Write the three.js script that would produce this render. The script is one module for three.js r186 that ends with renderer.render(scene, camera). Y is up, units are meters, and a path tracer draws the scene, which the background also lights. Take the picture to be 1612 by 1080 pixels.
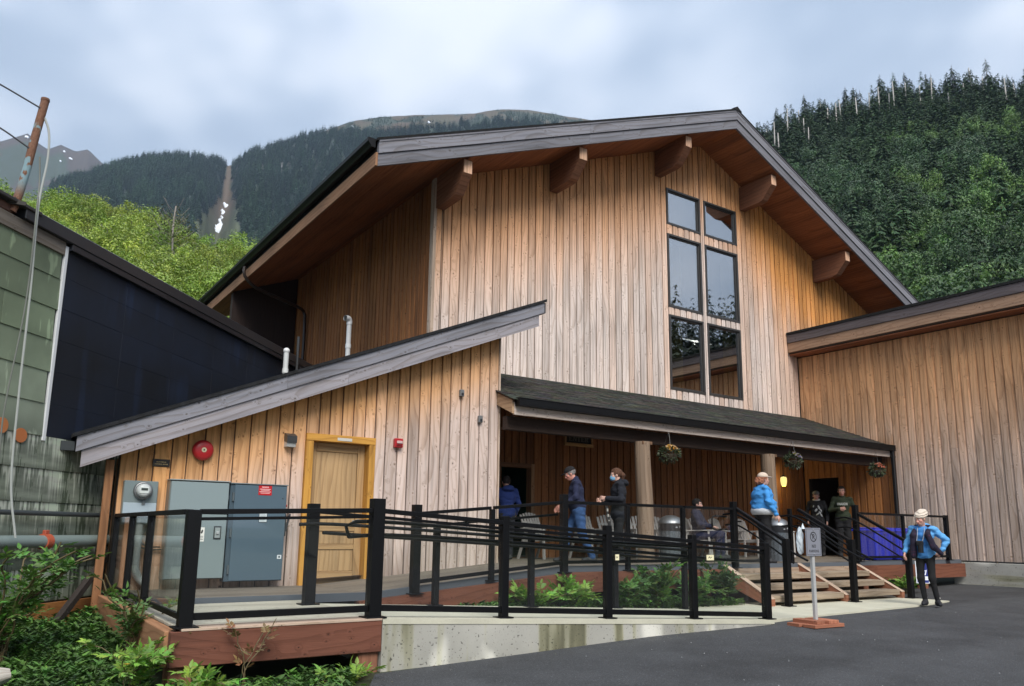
import * as THREE from 'three';
import { mergeGeometries } from 'three/addons/utils/BufferGeometryUtils.js';

// ---------------------------------------------------------------- camera, sky, sun, exposure
const scene = new THREE.Scene();
const camera = new THREE.PerspectiveCamera(52.13, 1612 / 1209, 0.1, 12000);
camera.position.set(0, 1.2, 0);
camera.rotation.order = 'YXZ';
camera.rotation.set(10.595 * Math.PI / 180, -34.245 * Math.PI / 180, 0.78 * Math.PI / 180);
camera.setViewOffset(1612, 1209, 0, 0, 1612, 1080);   // the photograph keeps the upper part of the sensor's picture
scene.add(camera);
const renderer = new THREE.WebGLRenderer({ antialias: true });
renderer.setSize(1024, 686);
renderer.toneMapping = THREE.LinearToneMapping;
renderer.toneMappingExposure = 2.75;
renderer.shadowMap.enabled = true;

const { sin, cos, PI, min, max, abs, floor, sqrt, hypot, exp, pow, atan2 } = Math;
const clamp = (x, a = 0, b = 1) => min(b, max(a, x));
const lerp = (a, b, t) => a + (b - a) * t;
const sstep = (a, b, x) => { const t = clamp((x - a) / (b - a)); return t * t * (3 - 2 * t); };
function rngOf(seed) { let s = seed | 0; return () => { s = (s + 0x6d2b79f5) | 0; let t = Math.imul(s ^ (s >>> 15), 1 | s); t = (t + Math.imul(t ^ (t >>> 7), 61 | t)) ^ t; return ((t ^ (t >>> 14)) >>> 0) / 4294967296; }; }
const hash2 = (x, y) => { let h = Math.imul(x | 0, 374761393) + Math.imul(y | 0, 668265263) | 0; h = Math.imul(h ^ (h >>> 13), 1274126177); return ((h ^ (h >>> 16)) >>> 0) / 4294967296; };
function vnoise(x, y, px = 1 << 20, py = 1 << 20) {
  const ix = floor(x), iy = floor(y), fx = x - ix, fy = y - iy, u = fx * fx * (3 - 2 * fx), v = fy * fy * (3 - 2 * fy);
  const m = (a, p) => ((a % p) + p) % p;
  const a = hash2(m(ix, px), m(iy, py)), b = hash2(m(ix + 1, px), m(iy, py)), c = hash2(m(ix, px), m(iy + 1, py)), d = hash2(m(ix + 1, px), m(iy + 1, py));
  return lerp(lerp(a, b, u), lerp(c, d, u), v);
}
const fbm = (x, y, o = 4, px, py) => { let s = 0, a = 0.5, t = 0; for (let i = 0; i < o; i++) { s += a * vnoise(x, y, px, py); t += a; a *= 0.5; x *= 2; y *= 2; if (px) { px *= 2; py *= 2; } } return s / t; };
const hash3 = (x, y, z) => hash2(x + Math.imul(z, 7919), y ^ Math.imul(z, 104729));
function noise3(x, y, z) {
  const ix = floor(x), iy = floor(y), iz = floor(z), fx = x - ix, fy = y - iy, fz = z - iz, s = (t) => t * t * (3 - 2 * t);
  const u = s(fx), v = s(fy), w = s(fz), L = (k) => lerp(lerp(hash3(ix, iy, iz + k), hash3(ix + 1, iy, iz + k), u), lerp(hash3(ix, iy + 1, iz + k), hash3(ix + 1, iy + 1, iz + k), u), v);
  return lerp(L(0), L(1), w);
}

// overcast sky: soft grey-blue cloud all round, brighter towards the zenith
{
  const W = 1024, H = 512, data = new Float32Array(W * H * 4);
  for (let j = 0; j < H; j++) for (let i = 0; i < W; i++) {
    const el = ((j + 0.5) / H - 0.5) * PI, az = ((i + 0.5) / W - 0.5) * 2 * PI, up = sin(el);
    const x = cos(el) * cos(az), z = cos(el) * sin(az), k = 1 / (max(up, 0) + 0.35);
    const n = noise3(x * k * 2.6 + 7.3, z * k * 2.6 + 3.1, 0.5) * 0.42 + noise3(x * k * 5.7 + 1.3, z * k * 5.7, 4.5) * 0.3 + noise3(x * k * 12, z * k * 12, 9.5) * 0.18 + noise3(x * k * 26, z * k * 26, 2.5) * 0.1;
    const c = sstep(0.34, 0.66, n), lum = (0.225 + 0.1 * max(up, 0)) * (0.78 + 0.46 * c);
    const g = up < 0 ? 0.35 : 1, o = (j * W + i) * 4;
    data[o] = lum * lerp(0.88, 1.02, c) * g; data[o + 1] = lum * lerp(1.08, 1.1, c) * g; data[o + 2] = lum * lerp(1.4, 1.24, c) * g; data[o + 3] = 1;
  }
  const sky = new THREE.DataTexture(data, W, H, THREE.RGBAFormat, THREE.FloatType);
  sky.mapping = THREE.EquirectangularReflectionMapping; sky.magFilter = THREE.LinearFilter; sky.minFilter = THREE.LinearFilter; sky.needsUpdate = true;
  scene.background = sky; scene.environment = sky;
}
const sun = new THREE.DirectionalLight(new THREE.Color(1, 0.955, 0.88), 1.5);
sun.position.set(-14, 70, 58); sun.target.position.set(10, 0, -12);
sun.castShadow = true; sun.shadow.radius = 60; sun.shadow.mapSize.set(2048, 2048);
Object.assign(sun.shadow.camera, { left: -60, right: 60, top: 60, bottom: -60, near: 1, far: 250 });
scene.add(sun, sun.target);
scene.fog = new THREE.FogExp2(new THREE.Color(0.52, 0.68, 0.88), 0.0001);

// ---------------------------------------------------------------- helpers
const used = new Map();
function numbered(name) { const k = used.get(name) ?? 0; used.set(name, k + 1); return k ? name + '_' + String(k).padStart(3, '0') : name; }
function tag(o, label, category, group, kind) { o.userData = {}; if (label) o.userData.label = label; if (category) o.userData.category = category; if (group) o.userData.group = group; if (kind) o.userData.kind = kind; return o; }
function thing(name, label, category, at = [0, 0, 0], turn = 0, group) {
  const o = new THREE.Group(); o.name = numbered(name); o.position.set(...at); o.rotation.y = turn; scene.add(o); return tag(o, label, category, group);
}
function mk(name, geo, mat, parent, at, kind) {
  const g = Array.isArray(geo) ? (geo.length > 1 ? mergeGeometries(geo.map(clean)) : geo[0]) : geo;
  const m = new THREE.Mesh(g, mat); m.name = parent ? name : numbered(name); m.castShadow = m.receiveShadow = true;
  if (at) m.position.set(...at); if (kind) m.userData.kind = kind; (parent ?? scene).add(m); return m;
}
function clean(g) {   // same attributes on all pieces so that they merge
  g = g.index ? g.toNonIndexed() : g;
  for (const k of Object.keys(g.attributes)) if (!['position', 'normal', 'uv', 'color'].includes(k)) g.deleteAttribute(k);
  if (!g.attributes.color) tint(g, [1, 1, 1]);
  if (!g.attributes.uv) g.setAttribute('uv', new THREE.BufferAttribute(new Float32Array(g.attributes.position.count * 2), 2));
  return g;
}
function tint(g, c) { const n = g.attributes.position.count, a = new Float32Array(n * 3); for (let i = 0; i < n; i++) a.set(c, i * 3); g.setAttribute('color', new THREE.BufferAttribute(a, 3)); return g; }
const tr = (g, x, y, z) => g.translate(x, y, z);
let R = rngOf(77);
const rr = (a, b) => a + (b - a) * R();
const byTone = (k) => (c) => c * k;

class Tri {   // flat-shaded triangle soup
  constructor() { this.p = []; this.n = []; this.u = []; this.c = []; }
  tri(a, b, c, ua, ub, uc, col = [1, 1, 1], cb, cc) {
    const e1 = [b[0] - a[0], b[1] - a[1], b[2] - a[2]], e2 = [c[0] - a[0], c[1] - a[1], c[2] - a[2]];
    let n = [e1[1] * e2[2] - e1[2] * e2[1], e1[2] * e2[0] - e1[0] * e2[2], e1[0] * e2[1] - e1[1] * e2[0]]; const l = hypot(...n) || 1; n = n.map((x) => x / l);
    this.p.push(...a, ...b, ...c); this.n.push(...n, ...n, ...n); this.u.push(...ua, ...ub, ...uc); this.c.push(...col, ...(cb ?? col), ...(cc ?? col));
  }
  quad(a, b, c, d, ua, ub, uc, ud, col, cb, cc, cd) { this.tri(a, b, c, ua, ub, uc, col, cb, cc); this.tri(a, c, d, ua, uc, ud, col, cc, cd); }
  geo() {
    const g = new THREE.BufferGeometry(), f = (a, k) => new THREE.BufferAttribute(new Float32Array(a), k);
    g.setAttribute('position', f(this.p, 3)); g.setAttribute('normal', f(this.n, 3)); g.setAttribute('uv', f(this.u, 2)); g.setAttribute('color', f(this.c, 3)); return g;
  }
}
// chamfered box centred on the origin; grain (v) runs along its longest side, uv in metres
function cbox(w, h, d, ch = 0.004, col = [1, 1, 1], grain) {
  const s = [w / 2, h / 2, d / 2], T = new Tri(), L = grain ?? (w >= h && w >= d ? 0 : h >= d ? 1 : 2), ou = R() * 9, ov = R() * 9; ch = min(ch, w / 3, h / 3, d / 3);
  const uvOf = (p, a) => { const o = [0, 1, 2].filter((k) => k !== a); if (a === L) return [p[o[0]] + ou, p[o[1]] + ov]; const q = o[0] === L ? o[1] : o[0]; return [p[q] + ou + a * 0.21, p[L] + ov]; };
  const put = (pts, a, nrm) => {
    let [p, q, r] = pts; const e1 = q.map((x, i) => x - p[i]), e2 = r.map((x, i) => x - p[i]);
    const c = (e1[1] * e2[2] - e1[2] * e2[1]) * nrm[0] + (e1[2] * e2[0] - e1[0] * e2[2]) * nrm[1] + (e1[0] * e2[1] - e1[1] * e2[0]) * nrm[2];
    if (c < 0) pts = pts.slice().reverse();
    const u = pts.map((x) => uvOf(x, a));
    if (pts.length === 4) T.quad(...pts, ...u, col); else T.tri(...pts, ...u, col);
  };
  const V = (sx, sy, sz, k) => [sx, sy, sz].map((g, i) => g * (s[i] - (i === k ? 0 : ch)));   // vertex on face k
  for (let a = 0; a < 3; a++) for (const g of [-1, 1]) {
    const b = (a + 1) % 3, c = (a + 2) % 3, v = (x, y) => { const t = []; t[a] = g; t[b] = x; t[c] = y; return V(...t, a); }, n = [0, 0, 0]; n[a] = g;
    put([v(-1, -1), v(1, -1), v(1, 1), v(-1, 1)], a, n);
  }
  if (ch > 0) {
    for (let c = 0; c < 3; c++) { const a = (c + 1) % 3, b = (c + 2) % 3;
      for (const ga of [-1, 1]) for (const gb of [-1, 1]) { const v = (k, gc) => { const t = []; t[a] = ga; t[b] = gb; t[c] = gc; return V(...t, k); }, n = [0, 0, 0]; n[a] = ga; n[b] = gb; put([v(a, -1), v(b, -1), v(b, 1), v(a, 1)], a, n); } }
    for (const x of [-1, 1]) for (const y of [-1, 1]) for (const z of [-1, 1]) put([V(x, y, z, 0), V(x, y, z, 1), V(x, y, z, 2)], 0, [x, y, z]);
  }
  return T.geo();
}
const bx = (w, h, d, x, y, z, col, ch = 0.004, grain) => tr(cbox(w, h, d, ch, col, grain), x, y, z);   // centre at x, y, z
const bb = (x0, x1, y0, y1, z0, z1, col, ch = 0.004, grain) => bx(x1 - x0, y1 - y0, z1 - z0, (x0 + x1) / 2, (y0 + y1) / 2, (z0 + z1) / 2, col, ch, grain);
function bar(a, b, w, h, col, ch = 0.003) {   // box from point a to point b, w wide, h high
  const A = new THREE.Vector3(...a), B = new THREE.Vector3(...b), len = A.distanceTo(B), g = cbox(w, h, len, ch, col);
  const up = abs(B.y - A.y) > len * 0.98 ? new THREE.Vector3(0, 0, 1) : new THREE.Vector3(0, 1, 0), m = new THREE.Matrix4().lookAt(B, A, up);
  m.setPosition(A.add(B).multiplyScalar(0.5)); return g.applyMatrix4(m);
}
function prism(pts, z0, z1, col = [1, 1, 1], ang = null) {   // convex outline in xy (counter-clockwise) between z0 and z1; ang turns the grain
  const T = new Tri(), ou = R() * 9, ov = R() * 9, ca = ang === null ? 1 : cos(ang), sa = ang === null ? 0 : sin(ang);
  const uv = (x, y) => ang === null ? [x + ou, y + ov] : [-x * sa + y * ca + ou, x * ca + y * sa + ov];
  for (let i = 1; i < pts.length - 1; i++) {
    const [a, b, c] = [pts[0], pts[i], pts[i + 1]];
    T.tri([...a, z1], [...b, z1], [...c, z1], uv(...a), uv(...b), uv(...c), col); T.tri([...a, z0], [...c, z0], [...b, z0], uv(...a), uv(...c), uv(...b), col);
  }
  let s = 0; const thin = abs(z1 - z0) < 1;
  for (let i = 0; i < pts.length; i++) {
    const a = pts[i], b = pts[(i + 1) % pts.length], l = hypot(b[0] - a[0], b[1] - a[1]), q = (t, z) => thin && l > 0.6 ? [z + ou, t + ov] : [t + ou, z + ov];
    T.quad([...a, z0], [...b, z0], [...b, z1], [...a, z1], q(s, z0), q(s + l, z0), q(s + l, z1), q(s, z1), col); s += l;
  }
  return T.geo();
}
const swapZY = (g) => g.applyMatrix4(new THREE.Matrix4().set(0, 0, 1, 0, 0, 1, 0, 0, -1, 0, 0, 0, 0, 0, 0, 1));   // x -> -z, z -> x
function tube(pts, r, seg = 24, rad = 8, col) { const g = new THREE.TubeGeometry(new THREE.CatmullRomCurve3(pts.map((p) => new THREE.Vector3(...p))), seg, r, rad, false); return col ? tint(g, col) : g; }
function cyl(r0, r1, h, seg = 16, col, open = false) { const g = new THREE.CylinderGeometry(r1, r0, h, seg, 1, open); return col ? tint(g, col) : g; }
function lathe(pts, seg = 24, col) { const g = new THREE.LatheGeometry(pts.map((p) => new THREE.Vector2(...p)), seg); return col ? tint(g, col) : g; }
function ball(r, x, y, z, col, a = 12, b = 8) { const g = tr(new THREE.SphereGeometry(r, a, b), x, y, z); return col ? tint(g, col) : g; }

// ---------------------------------------------------------------- textures and materials
function dataTex(W, H, f, srgb) {
  const d = new Uint8Array(W * H * 4), o = [0, 0, 0];
  for (let j = 0; j < H; j++) for (let i = 0; i < W; i++) { f((i + 0.5) / W, (j + 0.5) / H, o, i, j); const k = (j * W + i) * 4; for (let c = 0; c < 3; c++) d[k + c] = clamp(o[c]) * 255; d[k + 3] = 255; }
  const t = new THREE.DataTexture(d, W, H); t.wrapS = t.wrapT = THREE.RepeatWrapping; t.magFilter = THREE.LinearFilter; t.minFilter = THREE.LinearMipmapLinearFilter; if (srgb) t.colorSpace = THREE.SRGBColorSpace; t.needsUpdate = true; return t;
}
function canvasTex(w, h, draw) { const c = document.createElement('canvas'); c.width = w; c.height = h; const x = c.getContext('2d'); draw(x, w, h); const t = new THREE.CanvasTexture(c); t.colorSpace = THREE.SRGBColorSpace; return t; }
// knotty cedar, 0.8 m wide by 3.2 m long per repeat; light values, the species' tone comes from the vertex colour
function woodTextures(seed, knots) {
  const W = 768, H = 2048, r = rngOf(seed), K = [];
  for (let i = 0; i < knots; i++) K.push([r(), r(), 0.004 + 0.012 * r() * r() * r(), 0.35 + r() * 0.65]);
  const lum = new Float32Array(W * H), red = new Float32Array(W * H);
  for (let j = 0; j < H; j++) for (let i = 0; i < W; i++) {
    const u = i / W, v = j / H; let ring = u * 9 + 1.6 * vnoise(u * 4, v * 3, 4, 3) + 0.7 * vnoise(u * 8 + 5, v * 6, 8, 6), kd = 0, kb = 0;
    for (const [ku, kv, ks, kk] of K) {
      let du = u - ku, dv = v - kv; du -= Math.round(du); dv -= Math.round(dv); const x = du * 0.8, y = dv * 3.2; if (abs(y) > 0.25 || abs(x) > 0.12) continue;
      const e = sqrt(x * x + y * y * 0.35), s = ks * 1.25; ring += 1.5 * exp(-e * e / (s * s * 9)) * (x > 0 ? 1 : -1) * 0.8; const d = hypot(x, y * 0.8);
      kd = max(kd, 1 - sstep(s * 0.55, s, d)) ; kb = max(kb, kk * exp(-d * d / (s * s * 4)));
    }
    const f = ring - floor(ring), late = sstep(0.45, 0.95, f) * (1 - sstep(0.95, 1, f));
    const fine = vnoise(u * 180, v * 24, 180, 24), fine2 = vnoise(u * 384, v * 60, 384, 60), broad = fbm(u * 3, v * 5, 3, 3, 5);
    let l = 0.97 - 0.2 * late - 0.14 * (fine - 0.4) - 0.08 * (fine2 - 0.5) + 0.2 * (broad - 0.5);
    l *= 1 - 0.2 * sstep(0.5, 0.78, fbm(u * 16, v * 2, 3, 16, 2)); l *= 1 - 0.3 * kb; l *= 1 - 0.72 * kd; lum[j * W + i] = clamp(l, 0.1, 1); red[j * W + i] = clamp(late * 0.5 + kb * 0.8);
  }
  const map = dataTex(W, H, (u, v, o, i, j) => { const l = lum[j * W + i], k = red[j * W + i]; o[0] = pow(l, 0.4545); o[1] = pow(l * (1 - 0.1 * k), 0.4545); o[2] = pow(l * (1 - 0.2 * k), 0.4545); }, true);
  const bump = dataTex(W, H, (u, v, o, i, j) => { o[0] = o[1] = o[2] = lum[j * W + i]; });
  for (const t of [map, bump]) t.repeat.set(1 / 0.8, 1 / 3.2);
  return [map, bump];
}
const [woodMap, woodBump] = woodTextures(5, 50), [clearMap, clearBump] = woodTextures(8, 0);
const S = (o) => new THREE.MeshStandardMaterial(o), P = (o) => new THREE.MeshPhysicalMaterial(o);
const C = (r, g, b) => new THREE.Color().setRGB(r, g, b);
const grit = dataTex(512, 512, (u, v, o) => { const a = 0.5 * fbm(u * 8, v * 8, 4, 8, 8) + 0.5 * vnoise(u * 170, v * 170, 170, 170); o[0] = o[1] = o[2] = a; });
const M = {};
M.wood = S({ map: woodMap, bumpMap: woodBump, bumpScale: 0.0035, roughness: 0.82, vertexColors: true, color: 0xffffff });
M.clear = S({ map: clearMap, bumpMap: clearBump, bumpScale: 0.002, roughness: 0.6, vertexColors: true, color: 0xffffff });
M.black = P({ color: C(0.004, 0.0042, 0.005), roughness: 0.5, specularIntensity: 0.45 });
M.blackMatte = S({ color: C(0.012, 0.012, 0.013), roughness: 0.8 });
M.glass = P({ color: C(0.975, 0.99, 0.983), transmission: 1, thickness: 0, roughness: 0.02, ior: 1.5, specularIntensity: 1 });
M.window = P({ color: C(0.6, 0.63, 0.65), transmission: 1, thickness: 0, roughness: 0.0, ior: 5.0, specularColor: C(0.82, 0.88, 1) });
M.plain = S({ vertexColors: true, roughness: 0.7, color: 0xffffff });
M.gloss = S({ vertexColors: true, roughness: 0.35, color: 0xffffff });
M.steel = S({ color: C(0.3, 0.31, 0.32), roughness: 0.42, metalness: 0.85 });
M.galv = S({ color: C(0.2, 0.225, 0.25), roughness: 0.45, metalness: 0.6, roughnessMap: grit });
M.asphalt = S({
  map: (() => { const t = dataTex(1024, 1024, (u, v, o) => { const st = vnoise(u * 340, v * 340, 340, 340), f = vnoise(u * 512, v * 512, 512, 512), b = fbm(u * 5, v * 5, 4, 5, 5); let l = 0.052 + 0.05 * (b - 0.5) + 0.05 * (f - 0.5) + 0.03 * (st - 0.5) + (st > 0.84 ? 0.13 * (st - 0.84) / 0.16 : 0); l = max(l, 0.014); o[0] = pow(l * 0.97, 0.4545); o[1] = pow(l, 0.4545); o[2] = pow(l * 1.06, 0.4545); }, true); t.repeat.set(1 / 2.6, 1 / 2.6); return t; })(),
  bumpMap: (() => { const t = dataTex(1024, 1024, (u, v, o) => { o[0] = o[1] = o[2] = 0.6 * vnoise(u * 340, v * 340, 340, 340) + 0.4 * vnoise(u * 512, v * 512, 512, 512); }); t.repeat.set(1 / 2.6, 1 / 2.6); return t; })(), bumpScale: 0.006, roughness: 0.82, vertexColors: true });
const concMap = dataTex(1024, 1024, (u, v, o) => {   // cast concrete 4 m square: pits, streaks, lime bloom
  const b = fbm(u * 6, v * 6, 5, 6, 6), st = fbm(u * 28, v * 2, 3, 28, 2), pit = vnoise(u * 230, v * 230, 230, 230), pit2 = vnoise(u * 420 + 9, v * 420, 420, 420);
  let l = 0.42 + 0.3 * (b - 0.5) - 0.26 * sstep(0.48, 0.75, st); l *= 1 - 0.7 * sstep(0.86, 0.95, pit) - 0.25 * sstep(0.85, 0.97, pit2); const w = sstep(0.62, 0.75, fbm(u * 9 + 31, v * 4, 3, 9, 4)) * 0.3; l += w;
  const y = sstep(0.42, 0.7, st) * 0.34; o[0] = pow(clamp(l), 0.4545); o[1] = pow(clamp(l * (0.97 - 0.04 * y)), 0.4545); o[2] = pow(clamp(l * (0.86 - y * 0.8)), 0.4545);
}, true); concMap.repeat.set(0.25, 0.25);
const concClean = dataTex(512, 512, (u, v, o) => { const l = 0.56 + 0.12 * (fbm(u * 8, v * 8, 4, 8, 8) - 0.5) + 0.05 * (vnoise(u * 200, v * 200, 200, 200) - 0.5); o[0] = pow(l, 0.4545); o[1] = pow(l * 0.965, 0.4545); o[2] = pow(l * 0.76, 0.4545); }, true); concClean.repeat.set(0.5, 0.5);
M.concrete = S({ map: concMap, roughness: 0.9, bumpMap: concMap, bumpScale: 0.006 });
M.pavement = S({ map: concClean, roughness: 0.88 });
M.shingle = S({ vertexColors: true, roughness: 0.95, bumpMap: grit, bumpScale: 0.004, map: dataTex(256, 256, (u, v, o) => { const a = vnoise(u * 128, v * 128, 128, 128), b = vnoise(u * 16, v * 16, 16, 16); o[0] = o[1] = o[2] = 0.62 + 0.3 * (a - 0.5) + 0.3 * (b - 0.5); }, true) });
for (const t of [M.shingle.map]) t.repeat.set(1.2, 1.2);
M.leaf = P({ vertexColors: true, roughness: 0.62, transmission: 0.3, thickness: 0, side: THREE.DoubleSide, color: 0xffffff });
M.needle = S({ vertexColors: true, roughness: 0.85, side: THREE.DoubleSide, color: 0xffffff });
M.fabric = S({ vertexColors: true, roughness: 0.92, bumpMap: grit, bumpScale: 0.002, color: 0xffffff });
M.skin = P({ vertexColors: true, roughness: 0.55, color: 0xffffff });
const lampMat = (r, g, b, k) => S({ color: C(r, g, b), emissive: C(r, g, b), emissiveIntensity: k, roughness: 0.5 });

const gY = (x, z) => { // asphalt height
  let y = x < 9.4 ? 0.02 * (x - 9.4) : x > 15 ? 0.026 * (min(x, 20) - 15) : 0; if (z > -7.3) y -= 0.035 * (min(z, 25) + 7.3); return max(y, -1.2);
};
// ---------------------------------------------------------------- board walls
// one channel-siding plank: proud face with a recessed lip at its right; x 0..w, front at z = 0
function plankGeo(w, y0, yl, yr, col, dz = 0, plain = false) {
  const T = new Tri(), ou = R() * 7, ov = R() * 7, t = -0.034, f = w * rr(0.77, 0.83), g = 0.0075;
  const sec = plain ? [[g, t], [g, -0.004], [g + 0.004, 0], [w - g - 0.004, 0], [w - g, -0.004], [w - g, t]]
    : [[g, t], [g, -0.004], [g + 0.004, 0], [f - 0.004, 0], [f, -0.005], [f + 0.002, -0.02], [w - g, -0.02], [w - g, t]];
  const top = (x) => lerp(yl, yr, x / w), n = max(1, min(7, Math.ceil((max(yl, yr) - y0) / 0.7)));
  const tone = rr(0.78, 1.14), wx = R(), cols = [];
  for (let k = 0; k <= n; k++) { const y = lerp(y0, (yl + yr) / 2, k / n); cols.push(col(y, wx).map((c) => c * tone)); }
  for (let i = 0; i + 1 < sec.length; i++) {
    const [xa, za] = sec[i], [xb, zb] = sec[i + 1], arc = i * 0.03;
    for (let k = 0; k < n; k++) {
      const ya0 = lerp(y0, top(xa), k / n), ya1 = lerp(y0, top(xa), (k + 1) / n), yb0 = lerp(y0, top(xb), k / n), yb1 = lerp(y0, top(xb), (k + 1) / n);
      T.quad([xa, ya0, za + dz], [xb, yb0, zb + dz], [xb, yb1, zb + dz], [xa, ya1, za + dz], [xa + ou + za, ya0 + ov], [xb + ou + zb, yb0 + ov], [xb + ou + zb, yb1 + ov], [xa + ou + za, ya1 + ov], cols[k], cols[k], cols[k + 1], cols[k + 1]);
    }
  }
  for (const [yy, fl] of [[0, 0], [1, 1]]) for (let i = 1; i + 1 < sec.length - 1; i++) {
    const q = (k) => [sec[k][0], yy ? top(sec[k][0]) : y0, sec[k][1] + dz], u = (k) => [sec[k][0] + ou, sec[k][1]], c = yy ? cols[n] : cols[0];
    if (fl) T.tri(q(0), q(i + 1), q(i), u(0), u(i + 1), u(i), c); else T.tri(q(0), q(i), q(i + 1), u(0), u(i), u(i + 1), c);
  }
  return T.geo();
}
// a wall in its own frame: x along it, z outwards. top/bottom are functions of x, holes [x0, x1, y0, y1]
function boardWall(parent, name, o) {
  const w = new THREE.Group(); 
  const shape = new THREE.Shape(), N = o.nodes ?? [0, o.len];
  const pts = [...N.map((x) => [x, o.bot(x)]), ...N.slice().reverse().map((x) => [x, o.top(x)])];
  pts.forEach(([x, y], i) => (i ? shape.lineTo(x, y) : shape.moveTo(x, y))); shape.closePath();
  for (const [a, b, c, d] of o.holes ?? []) { const h = new THREE.Path(); h.moveTo(a, c); h.lineTo(b, c); h.lineTo(b, d); h.lineTo(a, d); h.closePath(); shape.holes.push(h); }
  const back = tr(new THREE.ExtrudeGeometry(shape, { depth: o.thick ?? 0.14, bevelEnabled: false }), 0, 0, -(o.thick ?? 0.14) - 0.0335);
  const m = mk(name, tint(back, [0.05, 0.035, 0.025]), M.plain, parent); m.position.set(...o.at); m.rotation.y = o.turn ?? 0;
  const hs = o.holes ?? [], edges = [...new Set([...N, ...hs.flatMap((h) => [h[0], h[1]])].map((x) => +x.toFixed(4)))].sort((a, b) => a - b);
  const Wd = o.width ?? 0.2;
  for (let e = 0; e + 1 < edges.length; e++) {
    const a = edges[e], b = edges[e + 1], n = max(1, Math.round((b - a) / Wd)), cuts = [a];
    for (let k = 1; k < n; k++) cuts.push(lerp(a, b, (k + rr(-0.07, 0.07)) / n)); cuts.push(b);
    for (let k = 0; k < n; k++) {
      const x0 = cuts[k], x1 = cuts[k + 1], mid = (x0 + x1) / 2, dz = rr(-0.004, 0.004);
      const cut = hs.filter((h) => h[0] < mid && h[1] > mid).sort((p, q) => p[2] - q[2]); let y = o.bot(mid) - (o.drop ?? 0); const spans = [];
      for (const h of cut) { if (h[2] > y + 0.03) spans.push([y, h[2], h[2]]); y = h[3]; }
      spans.push([y, o.top(x0), o.top(x1)]);
      for (const [p, q, r] of spans) {
        const parts = o.joints && r - p > 3.4 && R() < o.joints ? [[p, lerp(p, r, rr(0.25, 0.75)), null], [null, q, r]] : [[p, q, r]];
        if (o.split && p < o.split && min(q, r) > o.split + 0.1) { parts.length = 0; parts.push([p, o.split, o.split], [o.split + 0.002, q, r]); } else if (parts.length > 1) { parts[0][2] = parts[0][1]; parts[1][0] = parts[0][1] + 0.003; }
        for (const [s, t, u] of parts) { if (max(t, u) - s < 0.02) continue; const g = plankGeo(x1 - x0, s, t, u, (y, k) => o.color(mid, y, k), dz, o.plain); mk('plank', g, M.wood, m, [x0, 0, 0]); }
      }
    }
  }
  return m;
}
const mix3 = (a, b, t) => [lerp(a[0], b[0], t), lerp(a[1], b[1], t), lerp(a[2], b[2], t)];
const FRESH = [0.74, 0.325, 0.09], GREY = [0.74, 0.63, 0.57], BROWN = [0.5, 0.375, 0.285], SHADED = [0.225, 0.085, 0.032];  // last tone: reddish sheltered wood, darkened to put porch and eave shade into colour
const FASCIA = [0.225, 0.225, 0.255], FASCIA2 = [0.195, 0.195, 0.222], RED = [0.24, 0.098, 0.06], TIMBER = [0.3, 0.24, 0.18];

// ---------------------------------------------------------------- the lodge
const D = -13.773, ZF = -12.487, XL = 7.375, XW = 19.44, RIDGE = 15.55;
const sof = (x) => (x < RIDGE ? 11.7 - 0.393 * (RIDGE - x) : 11.7 - 0.455 * (x - RIDGE));
const lodge = thing('lodge_building', 'tall cedar board lodge with a wide gable roof and six tall windows', 'building');
const WIN = [[14.205, 15.475, 9.135, 10.155], [15.625, 16.95, 9.135, 10.155], [14.205, 15.475, 6.89, 8.89], [15.625, 16.95, 6.89, 8.89], [14.205, 15.475, 4.74, 6.7], [15.625, 16.95, 4.74, 6.7]];
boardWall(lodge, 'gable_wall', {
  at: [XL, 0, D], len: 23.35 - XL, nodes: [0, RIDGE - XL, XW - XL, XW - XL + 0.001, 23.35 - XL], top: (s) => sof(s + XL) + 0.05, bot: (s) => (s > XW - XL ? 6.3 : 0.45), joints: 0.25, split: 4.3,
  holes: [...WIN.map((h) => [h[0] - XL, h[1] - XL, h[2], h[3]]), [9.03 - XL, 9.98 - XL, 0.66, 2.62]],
  color: (s, y, k) => { const x = s + XL, d = sof(x) - y, edge = sstep(0.4, 3.6 + k * 1.6, d) ; if (y < 4.3) return mix3(SHADED, FRESH, 0.06 + 0.12 * k); const r = x > XW - 3 ? sstep(XW - 3, XW + 1, x) * 0.5 : 0; return mix3(mix3(FRESH, GREY, clamp(0.12 + edge - r)), FRESH, (1 - sstep(0, 0.35, k)) * 0.25); },  // boards below the porch roof carry its shade in their tint
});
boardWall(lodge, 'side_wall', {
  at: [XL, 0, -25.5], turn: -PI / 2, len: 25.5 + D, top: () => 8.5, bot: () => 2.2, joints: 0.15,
  color: (s, y, k) => mix3(SHADED, FRESH, 0.12 + 0.25 * k),
});
mk('corner_board', [bb(XL - 0.04, XL + 0.03, 2.2, 8.52, D - 0.035, D + 0.01, [0.5, 0.38, 0.29]), bb(XL - 0.042, XL - 0.005, 2.2, 8.5, D - 0.14, D - 0.037, [0.5, 0.4, 0.32])], M.wood, lodge);
mk('rear_wall', [bb(XL, 23.35, 0.3, 8.2, -25.6, -25.45, [0.2, 0.15, 0.1]), prism([[XL, 8.2], [23.35, 8.2], [RIDGE, 11.6]], -25.6, -25.45, [0.2, 0.15, 0.1])], M.plain, lodge);
mk('shade_return_wall', prism([[5.5, 2.2], [XL - 0.04, 2.2], [XL - 0.04, 8.5], [5.5, 7.765]], -22.4, -22.2, [0.028, 0.014, 0.01]), M.wood, lodge);  // closes the gap under the eave; near-black puts the eave shade into its colour
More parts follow.
